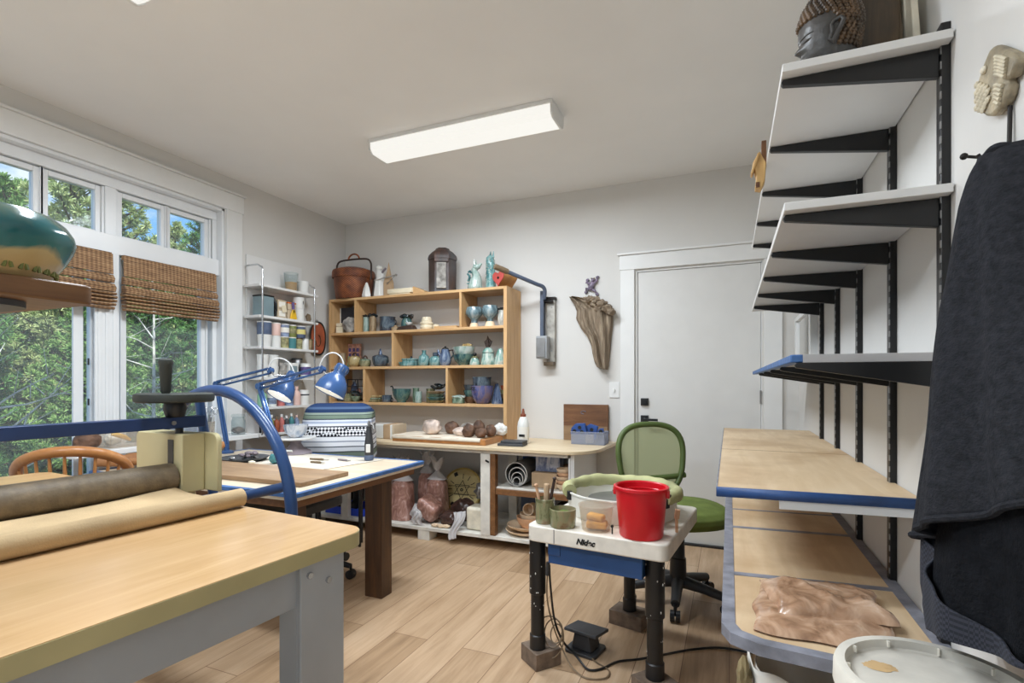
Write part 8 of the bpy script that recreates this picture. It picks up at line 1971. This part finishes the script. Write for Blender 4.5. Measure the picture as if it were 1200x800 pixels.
# ------------------------------------------------------------------ green chair
hx, hy = -0.258, 2.946
T = thing('office_chair', 'green mesh-backed task chair on a black five-star base by the door', 'chair', (hx, hy, 0))
for k in range(5):
    a = rad(-90 + 2 + 72 * k); e = Vector((hx + 0.245 * math.cos(a), hy + 0.245 * math.sin(a), 0.085))
    m_ = Vector((hx + 0.13 * math.cos(a), hy + 0.13 * math.sin(a), 0.105))
    L_ = link('leg', MB().tube([(hx, hy, 0.118), m_, e], [0.036, 0.027, 0.022], 10), 'dark_grey_plastic', root=T)
    t_ = Vector((-math.sin(a), math.cos(a), 0)); c_ = e + Vector((0.012 * math.cos(a), 0.012 * math.sin(a), -0.056))
    sub('caster', MB().cyl(c_ + t_ * 0.024, c_ + t_ * 0.004, 0.0285, 18).cyl(c_ - t_ * 0.004, c_ - t_ * 0.024, 0.0285, 18).cyl(c_ + Vector((0, 0, 0.0)), e + Vector((0, 0, 0.0)), 0.009, 8), 'black_plastic', L_)
link('gas_post', MB().lathe([(0, 0.10), (0.046, 0.10), (0.042, 0.24), (0.036, 0.245), (0.034, 0.36), (0.03, 0.365), (0.03, 0.45), (0, 0.45)], (hx, hy, 0), 24), 'black_plastic', root=T)
# seat faces away from the backrest
bd = Vector((-0.56, 0.83, 0)).normalized(); sd = Vector((-bd.y, bd.x, 0))
sc_ = Vector((hx, hy, 0)) - bd * 0.035
def seat(u, v):
    a = 2 * PI * u
    c, s = math.cos(a), math.sin(a); k = (abs(c) ** 2.6 + abs(s) ** 2.6) ** (-1 / 2.6)
    pr = [(0.0, 0.452), (0.7, 0.452), (0.93, 0.462), (1.0, 0.492), (0.985, 0.515), (0.86, 0.538), (0.55, 0.548), (0.0, 0.540)]
    q = v * (len(pr) - 1); i = min(int(q), len(pr) - 2); t = q - i
    r = pr[i][0] + (pr[i + 1][0] - pr[i][0]) * t; z_ = pr[i][1] + (pr[i + 1][1] - pr[i][1]) * t
    p = sc_ + bd * (c * k * 0.235 * r) + sd * (s * k * 0.25 * r)
    return Vector((p.x, p.y, z_ - 0.012 * max(0, -c) * r))
link('seat', MB().grid(seat, 56, 36, closed_u=True), 'green_seat', root=T, ang=70)
link('mechanism', MB().cbox((sc_.x, sc_.y, 0.436), (0.16, 0.12, 0.03), (0, 0, math.atan2(bd.y, bd.x))), 'black_plastic', root=T, bev=0.005)
bc = Vector((hx, hy, 0)) + bd * 0.262
def bpt(s, h, off=0.0):
    """point on the curved back: s sideways, h up"""
    q = bc + sd * s + bd * (0.05 + 0.10 * (h - 0.55) - 0.30 * s * s + off)
    return Vector((q.x, q.y, h))
ol = []
for i in range(56):
    a = 2 * PI * i / 56; c, s = math.cos(a), math.sin(a)
    k = (abs(c) ** 2.7 + abs(s) ** 2.7) ** (-1 / 2.7)
    w_ = 0.207 * (1.0 + 0.10 * s * k); ol.append((c * k * w_, 0.725 + s * k * 0.215))
link('back_frame', MB().tube([bpt(s, h) for s, h in ol], 0.0175, 10, closed=True), 'green_frame', root=T)
vs = [bpt(s * 0.97, 0.725 + (h - 0.725) * 0.97) for s, h in ol]
ms = MB(); n = len(ol)
ringsn = 8
def mesh_back(u, v):
    i = u * n; k = int(i) % n; t = i - int(i); s = ol[k][0] + (ol[(k + 1) % n][0] - ol[k][0]) * t; h = ol[k][1] + (ol[(k + 1) % n][1] - ol[k][1]) * t
    return bpt(s * v * 0.985, 0.725 + (h - 0.725) * v * 0.985)
link('mesh_panel', MB().grid(mesh_back, 56, 8, closed_u=True), 'green_mesh', root=T, ang=80)
link('lumbar_bar', MB().tube([bpt(s, 0.615 + 0.30 * s * s + 0.0, 0.006) for s in [-0.22 + 0.44 * i / 16 for i in range(17)]], 0.017, 10), 'green_frame', root=T)
link('spine', MB().tube([bpt(0, 0.62, 0.012), bpt(0, 0.54, 0.02), bpt(0, 0.47, 0.0), sc_ + bd * 0.2 + Vector((0, 0, 0.44)), sc_ + bd * 0.05 + Vector((0, 0, 0.436))], [0.036, 0.034, 0.028, 0.02, 0.02], 12), 'green_frame', root=T)

# ------------------------------------------------------------------ camera
cam = bpy.data.cameras.new('camera'); co = bpy.data.objects.new('camera', cam); COL.objects.link(co)
cam.sensor_fit = 'HORIZONTAL'; cam.sensor_width = 36.0
cam.lens = 36.0 * 603.5 / 1200.0
cam.shift_x = 0.0; cam.shift_y = 47.2 / 1200.0
cam.clip_start = 0.02; cam.clip_end = 200
co.location = (0, 0, 1.20); co.rotation_euler = (PI / 2, 0, rad(22.876))
SC.camera = co
SC.view_settings.view_transform = 'Standard'; SC.view_settings.look = 'None'
SC.view_settings.exposure = 0.0; SC.view_settings.gamma = 1.0; SC.view_settings.use_curve_mapping = False
SC.cycles.max_bounces = 10; SC.cycles.diffuse_bounces = 5; SC.cycles.transparent_max_bounces = 24
SC.cycles.use_denoising = True
